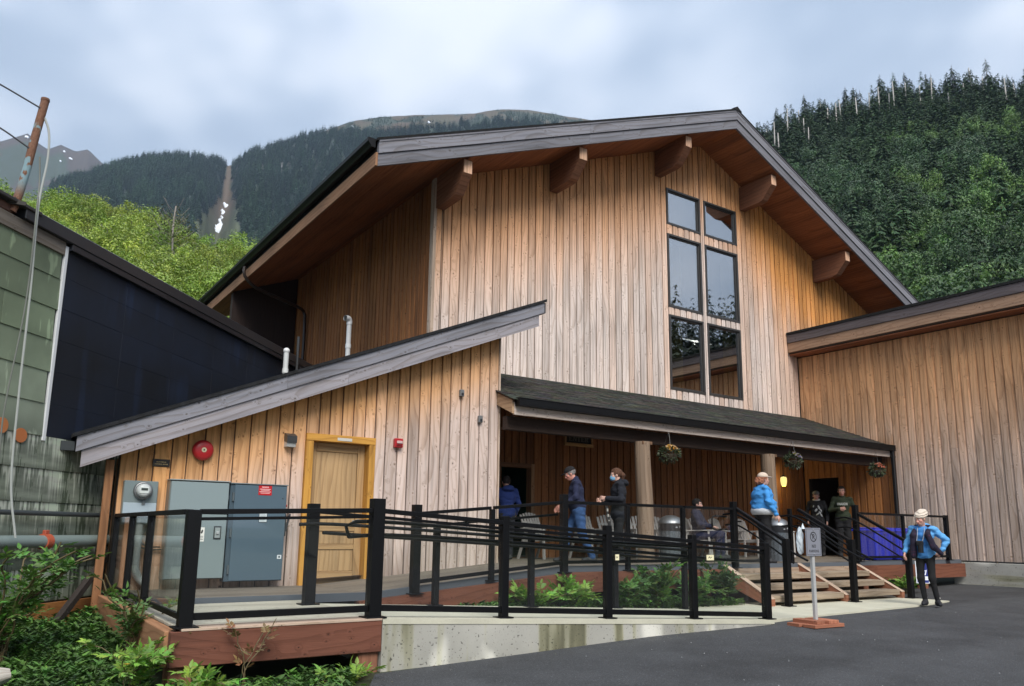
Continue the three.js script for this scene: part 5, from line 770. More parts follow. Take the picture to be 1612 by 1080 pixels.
function person(o) {
  const t = thing('person', o.label, 'person', o.at, o.yaw, o.group), k = (o.h ?? 1.7) / 1.7, B = o.build ?? 1; t.scale.setScalar(k);
  const lean = o.lean ?? 0, hip = o.hip ?? [0, 0.93, 0], up = (x, y, z) => [hip[0] + x, hip[1] + (y - 0.93) * cos(lean) - z * sin(lean), hip[2] + (y - 0.93) * sin(lean) + z * cos(lean)];
  const sw = 0.175 * (0.7 + 0.3 * B), sh = [up(sw, 1.395, -0.01), up(-sw, 1.395, -0.01)], neck = up(0, 1.42, -0.012), hb = up(0, 1.5, 0.012), hc = [hb[0], hb[1] + 0.075 + (o.headUp ?? 0), hb[2] + 0.03 * (1 + lean) + (o.headFwd ?? 0)];
  const kn = o.knees, an = o.ankles, el = o.elbows, wr = o.wrists, hp = [[hip[0] + 0.088, hip[1] - 0.03, hip[2]], [hip[0] - 0.088, hip[1] - 0.03, hip[2]]];
  // body under the clothes
  const SK = o.skin ?? [0.52, 0.3, 0.22], ps = [ell(up(0, 0.97, 0), [0.13 * B, 0.13, 0.1 * B]), ell(up(0, 1.25, 0), [0.145 * B, 0.19, 0.1 * B]), cap(neck, hc, 0.054, 0.05), cap(V3(sh[0]).lerp(V3(sh[1]), 0.12).toArray(), V3(sh[1]).lerp(V3(sh[0]), 0.12).toArray(), 0.036, 0.036)];
  for (const i of [0, 1]) ps.push(cap(sh[i], el[i], 0.036, 0.034), cap(el[i], wr[i], 0.036, 0.025), cap(hp[i], kn[i], 0.075, 0.05), cap(kn[i], an[i], 0.05, 0.033));
  let [lo, hi] = bounds(ps, 0.03); const parts = [surf(field(ps, 0.03), lo, hi, 0.016, SK)];
  const H = new THREE.Matrix4().makeRotationFromEuler(new THREE.Euler((o.headPitch ?? 0) + lean * 0.4, o.headYaw ?? 0, o.headRoll ?? 0, 'YXZ')), e = H.elements, m = [e[0], e[1], e[2], e[4], e[5], e[6], e[8], e[9], e[10]];
  const hl = (x, y, z) => V3([x, y, z]).applyMatrix4(H).add(V3(hc)).toArray(), he = (c, r) => ell(hl(...c), r, m), inv = (x, y, z) => { x -= hc[0]; y -= hc[1]; z -= hc[2]; return [m[0] * x + m[1] * y + m[2] * z, m[3] * x + m[4] * y + m[5] * z, m[6] * x + m[7] * y + m[8] * z]; };
  const hs = [he([0, 0.035, -0.012], [0.075, 0.088, 0.092]), he([0, -0.03, 0.028], [0.058, 0.078, 0.062]), he([0, -0.085, 0.05], [0.03, 0.024, 0.03]), cap(hl(0, 0.02, 0.085), hl(0, -0.028, 0.105), 0.008, 0.0135), he([0.012, -0.032, 0.092], [0.008, 0.006, 0.01]), he([-0.012, -0.032, 0.092], [0.008, 0.006, 0.01]), he([0, 0.036, 0.072], [0.05, 0.01, 0.018]), he([0.04, -0.02, 0.058], [0.022, 0.02, 0.02]), he([-0.04, -0.02, 0.058], [0.022, 0.02, 0.02]), he([0, -0.06, 0.083], [0.023, 0.006, 0.009]), he([0, -0.069, 0.082], [0.019, 0.006, 0.009]), { ...he([0.077, -0.005, -0.008], [0.01, 0.03, 0.019]), k: 0.01 }, { ...he([-0.077, -0.005, -0.008], [0.01, 0.03, 0.019]), k: 0.01 }, cap(up(0, 1.44, -0.012), hl(0, -0.03, -0.01), 0.054, 0.05)];
  const fh0 = field(hs, 0.022), fh = (x, y, z) => { const [a, b, c] = inv(x, y, z); return max(fh0(x, y, z), 0.016 - hypot(abs(a) - 0.031, b - 0.014, c - 0.1)); };
  [lo, hi] = bounds(hs, 0.02);
  parts.push(surf(fh, lo, hi, 0.0055, (x, y, z) => { const [a, b, c] = inv(x, y, z); if (c > 0.07 && abs(a) < 0.025 && abs(b + 0.064) < 0.011) return [SK[0] * 0.85, SK[1] * 0.5, SK[2] * 0.5]; if (c > 0.06 && abs(abs(a) - 0.031) < 0.018 && abs(b - 0.035) < 0.006) return [0.1, 0.06, 0.04]; const bl = exp(-(hypot(abs(a) - 0.04, b + 0.022) ** 2) / 0.0006) * (c > 0 ? 0.18 : 0); return [SK[0] * (1 + bl * 0.2), SK[1] * (1 - bl), SK[2] * (1 - bl)]; }));
  for (const i of [0, 1]) { const d = V3(wr[i]).sub(V3(el[i])), hd = o.hands?.[i] ?? {}; parts.push(handGeo(wr[i], hd.d ?? d.toArray(), hd.n ?? [i ? -1 : 1, 0, 0.3], i ? -1 : 1, hd.curl ?? 0.45, SK)); }
  mk('body', parts, M.skin, t);
  for (const s of [-1, 1]) mk('eye', [tint(new THREE.SphereGeometry(0.0115, 12, 8), [0.62, 0.6, 0.57]).translate(...hl(s * 0.031, 0.014, 0.0755)), tint(new THREE.SphereGeometry(0.0062, 10, 8), [0.03, 0.02, 0.015]).translate(...hl(s * 0.031, 0.014, 0.0825))], M.gloss, t);
  // clothes
  const fold = (s, a) => (x, y, z) => a * (sin(y * 46 + 5 * noise3(x * 9 + s, y * 9, z * 9)) * 0.5 + noise3(x * 16 + s, y * 30, z * 16) - 0.5);
  const cloth = (name, prims, kk, cell, col, cut, fa = 0.006, mat = M.fabric) => { const f0 = field(prims, kk), fd = fold(prims.length * 3.1, fa), f = (x, y, z) => { let d = f0(x, y, z); if (d < 0.06) d += fd(x, y, z); return cut ? cut(d, x, y, z) : d; }; const [a, b] = bounds(prims, 0.035); return mk(name, surf(f, a, b, cell, col), mat, t); };
  const T = o.trousers, lp = [ell([hip[0], hip[1] + 0.02, hip[2]], [0.155 * B, 0.14, 0.125 * B])]; for (const i of [0, 1]) lp.push(cap(hp[i], kn[i], 0.097 * (T.fit ?? 1) * (0.6 + 0.4 * B), 0.068 * (T.fit ?? 1)), cap(kn[i], an[i], 0.068 * (T.fit ?? 1), 0.053 * (T.fit ?? 1)));
  cloth('trousers', lp, 0.05, 0.014, T.color, (d, x, y, z) => max(d, min(an[0][1], an[1][1]) - 0.03 - y, y - hip[1] - 0.13), T.fold ?? 0.007);
  const tp = o.top, q = tp.fit ?? 1, tops = [ell(up(0, 1.26, 0.0), [0.168 * B * q, 0.2, 0.122 * B * q]), ell(up(0, tp.hem ?? 0.98, 0.005), [0.172 * B * q, 0.17, 0.135 * B * q]), cap(up(sw * 0.75, 1.39, -0.01), up(-sw * 0.75, 1.39, -0.01), 0.06, 0.06)]; tops.push(cap(up(0, tp.hem ?? 0.98, 0.005), up(0, 1.2, 0), 0.118 * q, 0.112 * q)); if (tp.belly) tops.push(ell(up(0, 1.08, 0.05), [0.17 * B, 0.17, 0.15 * B * tp.belly]));
  for (const i of [0, 1]) { const w = V3(el[i]).lerp(V3(wr[i]), 0.93).toArray(); tops.push({ ...cap(sh[i], el[i], 0.06 * q, 0.053 * q), k: 0.03 }, { ...cap(el[i], w, 0.052 * q, 0.042 * q), k: 0.03 }); }
  if (tp.collar) tops.push({ ...cap(up(0, 1.42, -0.02), up(0, 1.465, -0.005), 0.078, 0.074), k: 0.02 }); if (tp.hood) tops.push({ ...ell(up(0, 1.43, -0.11), [0.13, 0.075, 0.085]), k: 0.03 });
  const hem = (tp.hem ?? 0.98) - 0.12;
  cloth(tp.name ?? 'jacket', tops, 0.055, 0.013, tp.paint ?? tp.color, (d, x, y, z) => { const a = (y - hip[1]) * cos(lean) + (z - hip[2]) * sin(lean) + 0.93; const arm = min(...[0, 1].map((i) => hypot(x - wr[i][0], y - wr[i][1], z - wr[i][2]))) < 0.2; return max(d, arm ? -1 : hem - a + 0.006 * sin(x * 40), hypot(x - hc[0], (y - hc[1] + 0.02) * 0.9, z - hc[2]) < 0.085 ? 0.01 : -1); }, tp.fold ?? 0.009);
  if (o.under) cloth('shirt_hem', [ell(up(0, o.under.y + 0.04, 0.004), [0.178 * B * q, 0.14, 0.142 * B * q])], 0.03, 0.013, o.under.color, (d, x, y) => max(d, o.under.y - 0.03 - y, y - o.under.y - 0.12));
  for (const i of [0, 1]) { const f = o.feet?.[i] ?? [0, 1], A = an[i], L = hypot(...f), fx = f[0] / L, fz = f[1] / L, y0 = A[1] - 0.085; cloth('shoe', [cap([A[0] - fx * 0.035, y0 + 0.042, A[2] - fz * 0.035], [A[0] + fx * 0.06, y0 + 0.042, A[2] + fz * 0.06], 0.044, 0.048), cap([A[0] + fx * 0.06, y0 + 0.036, A[2] + fz * 0.06], [A[0] + fx * 0.16, y0 + 0.032, A[2] + fz * 0.16], 0.047, 0.036), cap([A[0], y0 + 0.05, A[2]], [A[0], y0 + (o.shoeTop ?? 0.1), A[2]], 0.045, 0.043)], 0.03, 0.008, o.shoe ?? [0.02, 0.02, 0.022], (d, x, y) => max(d, y0 - y), 0.001, M.plain); if (o.sock) mk('sock', tint(new THREE.CylinderGeometry(0.043, 0.042, 0.05, 14).translate(A[0], y0 + 0.125, A[2]), o.sock), M.plain, t); }
  // hair and headgear in the head's frame
  const hfield = (name, prims, kk, col, cut, nz, cell = 0.0065, mat = M.fabric) => { const f0 = field(prims, kk), [a, b] = bounds(prims, 0.03); return mk(name, surf((x, y, z) => { const [u, v, w] = inv(x, y, z); let d = f0(x, y, z); if (nz && d < 0.06) d += nz(u, v, w); return cut ? max(d, cut(u, v, w)) : d; }, a, b, cell, col), mat, t); };
  const face = (u, v, w) => min(w - 0.045 + 0.35 * abs(u), 0.058 - v) , strand = (s, a) => (u, v, w) => a * (noise3(u * 60 + s, v * 14, w * 60) - 0.5);
  const hr = o.hair; if (hr) { const hat = o.cap || o.beanie, hp2 = [he([0, 0.042, -0.018], [0.088, 0.096, 0.102])]; if (hr.long) hp2.push(...hr.long.map((c) => ({ ...cap(hl(...c[0]), hl(...c[1]), c[2], c[3]), k: 0.03 }))); hfield('hair', hp2, 0.03, (x, y, z) => { const n = noise3(x * 90, y * 20, z * 90); return hr.color.map((c) => c * (0.6 + 0.8 * n)); }, (u, v, w) => (hat && v > 0.04) ? 0.01 : min(max(w - 0.03 - 0.5 * max(0, 0.06 - abs(u)) , 0.0) + w - 0.055, 0.065 - v) > 0 && v < 0.07 && w > 0.02 ? 0.01 : (w > 0.035 && v < 0.062) || (v < -0.045 && w > -0.035 && !hr.low) ? 0.01 : -1, hr.curly ? (u, v, w) => 0.03 * (noise3(u * 38, v * 38, w * 38 + 3) - 0.5) : strand(2, 0.009)); }
  if (o.cap) { hfield('cap', [he([0, 0.055, -0.014], [0.092, 0.085, 0.106])], 0.02, o.cap, (u, v) => 0.045 - v - 0.0, null); hfield('cap_brim', [he([0, 0.05, 0.1], [0.074, 0.012, 0.075])], 0.02, o.cap.map((c) => c * 0.85), (u, v, w) => 0.06 - w, null); }
  if (o.beanie) hfield('beanie', [he([0, 0.055, -0.02], [0.096, 0.092, 0.112]), he([0.0, 0.085, -0.1], [0.09, 0.075, 0.075])], 0.05, o.beanie, (u, v, w) => 0.03 - v + 0.25 * min(w, 0.0) , (u, v, w) => 0.006 * sin((v + 0.3 * u) * 150 + 3 * noise3(u * 20, v * 20, w * 20)));
  if (o.mask) { hfield('face_mask', [he([0, -0.045, 0.045], [0.064, 0.066, 0.075])], 0.02, o.mask, (u, v, w) => max(0.03 - w, abs(v + 0.045) - 0.045), (u, v) => 0.002 * sin(v * 260), 0.0055); for (const s of [-1, 1]) mk('mask_strap', tube([hl(s * 0.06, -0.03, 0.05), hl(s * 0.078, -0.01, 0.02), hl(s * 0.082, -0.005, -0.015)], 0.0025, 10, 5, [0.6, 0.65, 0.7]), M.plain, t); }
  return { t, up, hl };
}
const DK = 0.655, NAVY = [0.012, 0.016, 0.035], JEAN = (x, y, z) => { const n = 0.7 + 0.6 * noise3(x * 22, y * 30, z * 22); return [0.035 * n, 0.085 * n, 0.21 * n]; };
// man in jeans walking left along the deck, head bowed
person({ label: 'older man in black cap, navy jacket and blue jeans, head bowed, on the deck', at: [9.2, DK, -11.3], yaw: -2.2, h: 1.72, build: 1.12, lean: 0.12, headPitch: 0.42, headFwd: 0.035, knees: [[0.09, 0.5, -0.06], [-0.09, 0.52, 0.2]], ankles: [[0.09, 0.1, -0.24], [-0.09, 0.09, 0.26]], elbows: [[0.27, 1.14, 0.06], [-0.27, 1.14, 0.08]], wrists: [[0.22, 1.0, 0.3], [-0.22, 0.98, 0.32]], trousers: { color: JEAN, fit: 1.12 }, top: { color: [0.014, 0.018, 0.05], hem: 0.97, collar: 1, belly: 0.9 }, cap: [0.012, 0.011, 0.013], hair: { color: [0.22, 0.2, 0.19] }, skin: [0.55, 0.25, 0.19], shoe: [0.03, 0.03, 0.035] });
// woman with a blue mask
{
  const p = person({ label: 'woman in blue face mask and long black hooded coat behind the railing, facing left', at: [10.15, DK, -11.25], yaw: -2.15, h: 1.74, build: 1.08, lean: 0.03, headPitch: 0.16, knees: [[0.09, 0.5, 0.03], [-0.09, 0.5, 0.02]], ankles: [[0.09, 0.09, -0.02], [-0.1, 0.09, -0.02]], elbows: [[0.26, 1.12, 0.0], [-0.26, 1.12, 0.03]], wrists: [[0.2, 1.14, 0.27], [-0.18, 1.12, 0.3]], hands: [{ curl: 0.9 }, { curl: 0.9 }], trousers: { color: [0.012, 0.012, 0.014] }, top: { name: 'coat', color: [0.009, 0.011, 0.018], hem: 0.86, hood: 1, collar: 1, fit: 1.08 }, hair: { color: [0.1, 0.045, 0.025], long: [[[0, 0.04, -0.1], [0, -0.02, -0.135], 0.034, 0.04], [[0, -0.02, -0.135], [0, -0.1, -0.12], 0.036, 0.018]] }, mask: [0.2, 0.42, 0.62], skin: [0.6, 0.36, 0.28] });
  mk('coat_stripe', tube([p.up(-0.2, 1.28, 0.06), p.up(-0.255, 1.2, 0.05), p.up(-0.315, 1.12, 0.02)], 0.006, 14, 6, [0.4, 0.42, 0.45]), M.plain, p.t);
  const s = thing('ribbon_banner', 'narrow dark patterned strap hanging between the walking man and the masked woman', 'strap', [9.66, 1.25, -11.1]); mk('strap_band', bar([0.04, 0.42, 0], [0.13, -0.12, 0.02], 0.06, 0.01, [0.02, 0.018, 0.018]), M.plain, s); for (let i = 0; i < 5; i++) mk('print_patch', bx(0.036, 0.05, 0.006, 0.055 + i * 0.017, 0.35 - i * 0.1, 0.012, [0.4, 0.38, 0.34], 0.004), M.plain, s);
}
// person in blue disappearing into the left doorway
person({ label: 'person in blue jacket half hidden behind the annex corner at the green doorway', at: [8.6, DK, -12.75], yaw: PI - 0.25, h: 1.6, build: 1.15, lean: 0.06, knees: [[0.09, 0.5, 0.05], [-0.09, 0.5, 0.02]], ankles: [[0.09, 0.09, -0.04], [-0.09, 0.09, 0.04]], elbows: [[0.27, 1.12, 0.02], [-0.27, 1.12, 0.02]], wrists: [[0.24, 0.92, 0.14], [-0.24, 0.92, 0.14]], trousers: { color: [0.02, 0.022, 0.03] }, top: { color: [0.012, 0.03, 0.14], hem: 0.95, hood: 1 }, hair: { color: [0.03, 0.022, 0.02], low: 1 } });
// seated man
person({ label: 'dark clad man sitting in a slatted armchair behind the deck railing', at: [13.42, DK, -12.12], yaw: 0.5, h: 1.74, build: 1.12, hip: [0, 0.5, -0.1], lean: -0.12, headYaw: 0.2, headPitch: 0.12, knees: [[0.13, 0.52, 0.34], [-0.13, 0.52, 0.34]], ankles: [[0.13, 0.09, 0.36], [-0.13, 0.09, 0.3]], elbows: [[0.27, 0.72, -0.02], [-0.27, 0.72, -0.02]], wrists: [[0.08, 0.66, 0.2], [-0.08, 0.68, 0.2]], hands: [{ curl: 0.7, n: [0, 1, 0] }, { curl: 0.7, n: [0, 1, 0] }], trousers: { color: [0.014, 0.018, 0.05] }, top: { color: [0.012, 0.015, 0.04], hem: 1.0, collar: 1 }, hair: { color: [0.015, 0.013, 0.012] }, skin: [0.5, 0.3, 0.24] });
// woman in tan cap at the head of the steps
person({ label: 'woman in bright blue jacket, tan cap and curly hair atop the steps', at: [12.68, DK, -9.95], yaw: 1.1, h: 1.72, build: 1.5, lean: 0.0, headYaw: 0.1, headPitch: 0.02, knees: [[0.09, 0.5, 0.03], [-0.1, 0.5, 0.04]], ankles: [[0.09, 0.09, -0.02], [-0.1, 0.09, 0.0]], elbows: [[0.3, 1.13, -0.04], [-0.31, 1.13, -0.02]], wrists: [[0.3, 0.92, 0.13], [-0.3, 0.9, 0.13]], hands: [{ curl: 0.6 }, { curl: 0.6 }], trousers: { color: [0.012, 0.012, 0.014] }, top: { color: [0.055, 0.28, 0.66], hem: 1.05, collar: 1, belly: 0.95, fit: 1.02, fold: 0.014 }, under: { y: 0.93, color: [0.6, 0.62, 0.64] }, cap: [0.62, 0.5, 0.4], hair: { color: [0.3, 0.12, 0.065], curly: 1, low: 1, long: [[[0, 0.0, -0.09], [0, -0.04, -0.11], 0.075, 0.07], [[0.05, -0.03, -0.07], [-0.05, -0.05, -0.08], 0.055, 0.055]] }, skin: [0.6, 0.35, 0.27] });
// two young men at the entrance
{
  const p = person({ label: 'young man in grey cap and black shirt with pale collar at the dark entrance', at: [18.45, DK, -12.75], yaw: -0.95, h: 1.68, build: 1.02, knees: [[0.09, 0.5, 0.03], [-0.09, 0.5, 0.03]], ankles: [[0.1, 0.09, 0], [-0.1, 0.09, 0]], elbows: [[0.26, 1.13, -0.03], [-0.26, 1.13, -0.03]], wrists: [[0.24, 0.9, 0.08], [-0.24, 0.9, 0.08]], trousers: { color: [0.012, 0.012, 0.014], fit: 1.1 }, top: { name: 'sweatshirt', color: [0.012, 0.012, 0.014], hem: 0.96 }, cap: [0.2, 0.19, 0.17], hair: { color: [0.06, 0.04, 0.03] }, skin: [0.52, 0.3, 0.24] });
  mk('pale_collar', new THREE.TorusGeometry(0.075, 0.022, 10, 24).rotateX(PI / 2 + 0.2).translate(...p.up(0, 1.475, 0.005)), S({ color: C(0.55, 0.52, 0.48), roughness: 0.9 }), p.t);
  for (let i = 0; i < 7; i++) { const g = new THREE.SphereGeometry(1, 10, 8).scale(rr(0.014, 0.03), rr(0.03, 0.06), 0.012).rotateZ(rr(-1, 1)).translate(...p.up([-0.08, 0.05, 0.09, -0.02, 0.07, 0.02, 0.1][i], [1.3, 1.27, 1.2, 1.2, 1.14, 1.1, 1.07][i], 0.132)); mk('shirt_print', tint(g, [0.4, 0.42, 0.43]), M.plain, p.t); }
  const g = person({ label: 'man in dark green sweatshirt with white chest lettering at the entrance', at: [18.75, DK, -12.2], yaw: -0.95, h: 1.8, build: 1.08, headPitch: 0.06, knees: [[0.09, 0.5, 0.03], [-0.09, 0.5, 0.03]], ankles: [[0.1, 0.09, 0], [-0.1, 0.09, 0]], elbows: [[0.28, 1.13, -0.02], [-0.28, 1.12, 0.02]], wrists: [[0.29, 0.9, 0.1], [-0.07, 1.15, 0.24]], hands: [{ curl: 0.5 }, { curl: 0.8, d: [1, 0.1, 0.1], n: [0, 0, 1] }], trousers: { color: [0.012, 0.012, 0.014], fit: 1.1 }, top: { name: 'sweatshirt', color: [0.035, 0.048, 0.026], hem: 0.97, collar: 1 }, hair: { color: [0.02, 0.015, 0.012] }, skin: [0.55, 0.3, 0.23] });
  const tex = canvasTex(256, 72, (x, w, h) => { x.fillStyle = '#3a4230'; x.fillRect(0, 0, w, h); x.fillStyle = '#dfe2dc'; x.font = 'bold 58px sans-serif'; x.textAlign = 'center'; x.fillText('UNAUCHI', w / 2, 58, 246); });
  const lg = new THREE.CylinderGeometry(0.186, 0.186, 0.1, 20, 1, true, -0.72, 1.44); lg.scale(1, 1, 0.78).translate(...g.up(0, 1.27, 0.005)); mk('chest_lettering', lg, S({ map: tex, roughness: 0.9 }), g.t);
}
// woman in cream beanie on the asphalt
{
  const y = 0.022, JK = (x, yy, z) => { const front = z > 0.06 && abs(x) < 0.075 + 0.05 * sstep(1.0, 1.4, yy); return front ? [0.06, 0.24, 0.58] : [0.12, 0.38, 0.74]; };
  const p = person({ label: 'woman in cream beanie, pale blue jacket and black leggings beside the right stair post', at: [13.88, y, -7.5], yaw: -1.3, h: 1.6, build: 1.02, lean: 0.1, headPitch: 0.28, headYaw: -0.45, headFwd: 0.02, knees: [[0.1, 0.5, 0.05], [-0.09, 0.5, 0.04]], ankles: [[0.15, 0.095, -0.02], [-0.06, 0.095, -0.02]], feet: [[0.45, 1], [0, 1]], elbows: [[0.36, 1.18, -0.1], [-0.27, 1.15, 0.02]], wrists: [[0.28, 1.0, -0.02], [-0.3, 0.95, 0.16]], hands: [{ curl: 0.9 }, { curl: 0.7 }], trousers: { color: [0.009, 0.009, 0.01], fit: 0.84, fold: 0.003 }, top: { color: JK, paint: JK, hem: 0.98, hood: 1, fit: 1.07, fold: 0.014 }, beanie: [0.66, 0.57, 0.47], skin: [0.62, 0.34, 0.26], shoe: [0.014, 0.014, 0.018], sock: [0.6, 0.58, 0.55], shoeTop: 0.12, hair: { color: [0.3, 0.24, 0.18] } });
  const sc = [0.014, 0.01, 0.026], sp = [cap(p.up(0.1, 1.42, -0.03), p.up(-0.1, 1.42, -0.03), 0.045), cap(p.up(0.1, 1.42, -0.02), p.up(0.11, 1.3, 0.14), 0.042, 0.05), cap(p.up(0.11, 1.3, 0.14), p.up(0.2, 1.08, 0.16), 0.05, 0.06), cap(p.up(0.2, 1.08, 0.16), p.up(0.3, 0.96, 0.1), 0.055, 0.04), cap(p.up(-0.1, 1.42, -0.02), p.up(-0.13, 1.28, 0.15), 0.042, 0.05), cap(p.up(-0.13, 1.28, 0.15), p.up(-0.15, 0.92, 0.17), 0.055, 0.06)];
  const f0 = field(sp, 0.03), [a, b] = bounds(sp, 0.03); mk('scarf', surf((x, yy, z) => f0(x, yy, z) + 0.012 * (noise3(x * 30, yy * 14, z * 30) - 0.5), a, b, 0.012, (x, yy, z) => (noise3(x * 14, yy * 40, z * 14) > 0.82 ? [0.06, 0.014, 0.04] : sc)), M.fabric, p.t);
  const bc = thing('camera_case', 'black camera with long lens hanging on the chest of the woman in beanie', 'camera', [13.88, y, -7.5], -1.3); bc.scale.setScalar(1.6 / 1.7); const c0 = p.up(-0.02, 1.15, 0.2); mk('case_body', bx(0.12, 0.09, 0.08, c0[0], c0[1], c0[2], [0.012, 0.012, 0.013], 0.015), M.gloss, bc); mk('lens_barrel', cyl(0.045, 0.05, 0.15, 18, [0.012, 0.012, 0.013]).translate(c0[0] + 0.01, c0[1] - 0.1, c0[2] + 0.01), M.gloss, bc);
  for (const s of [-1, 1]) mk('neck_strap', tube([[c0[0] + s * 0.05, c0[1] + 0.04, c0[2]], p.up(s * 0.055, 1.3, 0.165), p.up(s * 0.06, 1.42, 0.08)], 0.006, 14, 5, [0.4, 0.42, 0.45]), M.plain, bc);
}
// ---------------------------------------------------------------- near plants
R = rngOf(4242);
function leaflet(T, p, d, n, len, w, c) {   // pointed leaf folded along its midrib
  const s = new THREE.Vector3().crossVectors(d, n).normalize(), at = (a, b, k) => p.clone().addScaledVector(d, a * len).addScaledVector(s, b * w).addScaledVector(n, k * len).toArray(), c2 = c.map((x) => x * 0.86);
  const A = at(0, 0, 0), M1 = at(0.45, 0, -0.04), E = at(1, 0, -0.14), L1 = at(0.35, 1, 0.06), L2 = at(0.7, 0.62, 0.0), R1 = at(0.35, -1, 0.06), R2 = at(0.7, -0.62, 0.0), z = [0, 0];
  T.tri(A, M1, L1, z, z, z, c); T.tri(L1, M1, L2, z, z, z, c); T.tri(L2, M1, E, z, z, z, c); T.tri(A, R1, M1, z, z, z, c2); T.tri(R1, R2, M1, z, z, z, c2); T.tri(R2, E, M1, z, z, z, c2);
}
function compound(T, p, d, n, len, pairs, size, c) {   // pinnate leaf
  const side = new THREE.Vector3().crossVectors(d, n).normalize();
  for (let i = 0; i <= pairs; i++) { const f = 0.3 + 0.7 * i / pairs, q = p.clone().addScaledVector(d, len * f); q.y -= len * 0.22 * f * f; const g = c.map((x) => x * rr(0.8, 1.2)); if (i === pairs) { leaflet(T, q, d, n, size * 1.15, size * 0.28, g); break; } for (const s of [-1, 1]) leaflet(T, q, d.clone().multiplyScalar(0.75).addScaledVector(side, s).add(new THREE.Vector3(0, rr(-0.35, 0.05), 0)).normalize(), n, size * rr(0.8, 1.1), size * 0.26, g); }
}
function shrub(o) {
  const t = thing(o.name ?? 'leafy_shrub', o.label, o.category ?? 'shrub', [o.x, o.y ?? gY(o.x, o.z) - 0.05, o.z], 0, o.group), L = new Tri(), st = [], c = o.color ?? [0.075, 0.17, 0.025];
  for (let i = 0; i < o.stems; i++) {
    const a = o.dir !== undefined ? o.dir + rr(-o.fan, o.fan) : rr(0, 2 * PI), h = o.h * rr(0.6, 1.05), sp = o.spread * rr(0.4, 1), b = [rr(-0.1, 0.1) * o.spread, 0, rr(-0.1, 0.1) * o.spread], pts = [];
    for (let k = 0; k <= 6; k++) { const f = k / 6; pts.push([b[0] + cos(a) * sp * f * f + 0.03 * rr(-1, 1), h * (1.25 * f - 0.3 * f * f * (1 + 0.6 * R())), b[2] + sin(a) * sp * f * f + 0.03 * rr(-1, 1)]); }
    st.push(tube(pts, o.h * 0.006 + 0.0015, 12, 5, [0.12, 0.09, 0.04])); const cv = new THREE.CatmullRomCurve3(pts.map((p) => V3(p)));
    for (let k = 0; k < o.leaves; k++) { const f = rr(0.25, 1), p = cv.getPoint(f), tn = cv.getTangent(f), d = new THREE.Vector3(rr(-1, 1), rr(-0.25, 0.5), rr(-1, 1)).addScaledVector(tn, 0.7).normalize(), n = new THREE.Vector3(rr(-0.4, 0.4), 1, rr(-0.4, 0.4)); n.addScaledVector(d, -n.dot(d)).normalize(); const g = rr(0.65, 1.35), y = rr(0.85, 1.25); compound(L, p, d, n, o.leaf * 1.9, o.pairs ?? 2, o.leaf, [c[0] * g * y, c[1] * g, c[2] * g]); }
  }
  mk('stems', st, M.plain, t).userData.kind = 'stuff'; mk('leaves', L.geo(), M.leaf, t).userData.kind = 'stuff'; return t;
}
const BRIGHT = [0.19, 0.37, 0.04], MID = [0.105, 0.24, 0.034];
shrub({ x: 0.38, z: -8.9, y: -0.15, h: 1.25, spread: 0.85, stems: 26, leaves: 16, leaf: 0.075, seed: 1, color: [0.095, 0.22, 0.03], label: 'dense dark green shrub at the far left below the pipes' });
shrub({ x: 1.25, z: -7.3, y: -0.16, h: 0.5, spread: 0.5, stems: 13, leaves: 8, leaf: 0.062, pairs: 3, color: BRIGHT, label: 'bright green leafy bush against the landing left corner' });
shrub({ x: 1.42, z: -8.5, y: -0.1, h: 0.95, spread: 0.5, stems: 9, leaves: 9, leaf: 0.07, pairs: 2, color: [0.1, 0.2, 0.035], label: 'thin pale shrub growing beside the landing side railing' });
shrub({ x: 1.75, z: -6.75, y: -0.3, h: 0.42, spread: 0.42, stems: 6, leaves: 8, leaf: 0.07, pairs: 4, color: BRIGHT, label: 'feathery bright green bush before the landing post' });
shrub({ x: 2.35, z: -6.95, y: -0.34, h: 0.22, spread: 0.34, stems: 6, leaves: 6, leaf: 0.055, pairs: 3, color: MID, label: 'small leafy plant under the middle of the landing rim' });
shrub({ x: 3.0, z: -7.02, y: -0.28, h: 0.3, spread: 0.34, stems: 6, leaves: 6, leaf: 0.075, pairs: 3, color: BRIGHT, label: 'small bright leafy plant beside the concrete ramp end' });
shrub({ x: 2.1, z: -7.1, y: -0.2, h: 0.66, spread: 0.2, stems: 3, leaves: 5, leaf: 0.05, pairs: 3, color: [0.2, 0.14, 0.05], label: 'thin reddish green sprig in front of the landing rim' });
for (const [x, h, n, c, lab] of [[6.75, 0.5, 11, BRIGHT, 'leftmost bright fern like bush between ramp and deck'], [7.5, 0.62, 14, BRIGHT, 'bright drooping bush behind the second ramp post'], [8.5, 0.55, 12, MID, 'low green bush under the middle of the deck rim'], [9.2, 0.78, 20, MID, 'largest leafy bush before the deck rim'], [10.0, 0.62, 13, MID, 'leafy bush left of the stair stringer'], [10.75, 0.78, 14, [0.07, 0.15, 0.035], 'tall bush beside the left stair stringer']])
  shrub({ x, z: -9.28, y: -0.03, h, spread: 0.42, stems: n, leaves: 9, leaf: 0.085, pairs: 3, color: c, label: lab });
shrub({ x: 16.2, z: -9.2, y: 0.0, h: 0.45, spread: 0.4, stems: 12, leaves: 8, leaf: 0.075, pairs: 3, color: BRIGHT, label: 'small green bush right of the steps under the deck' });
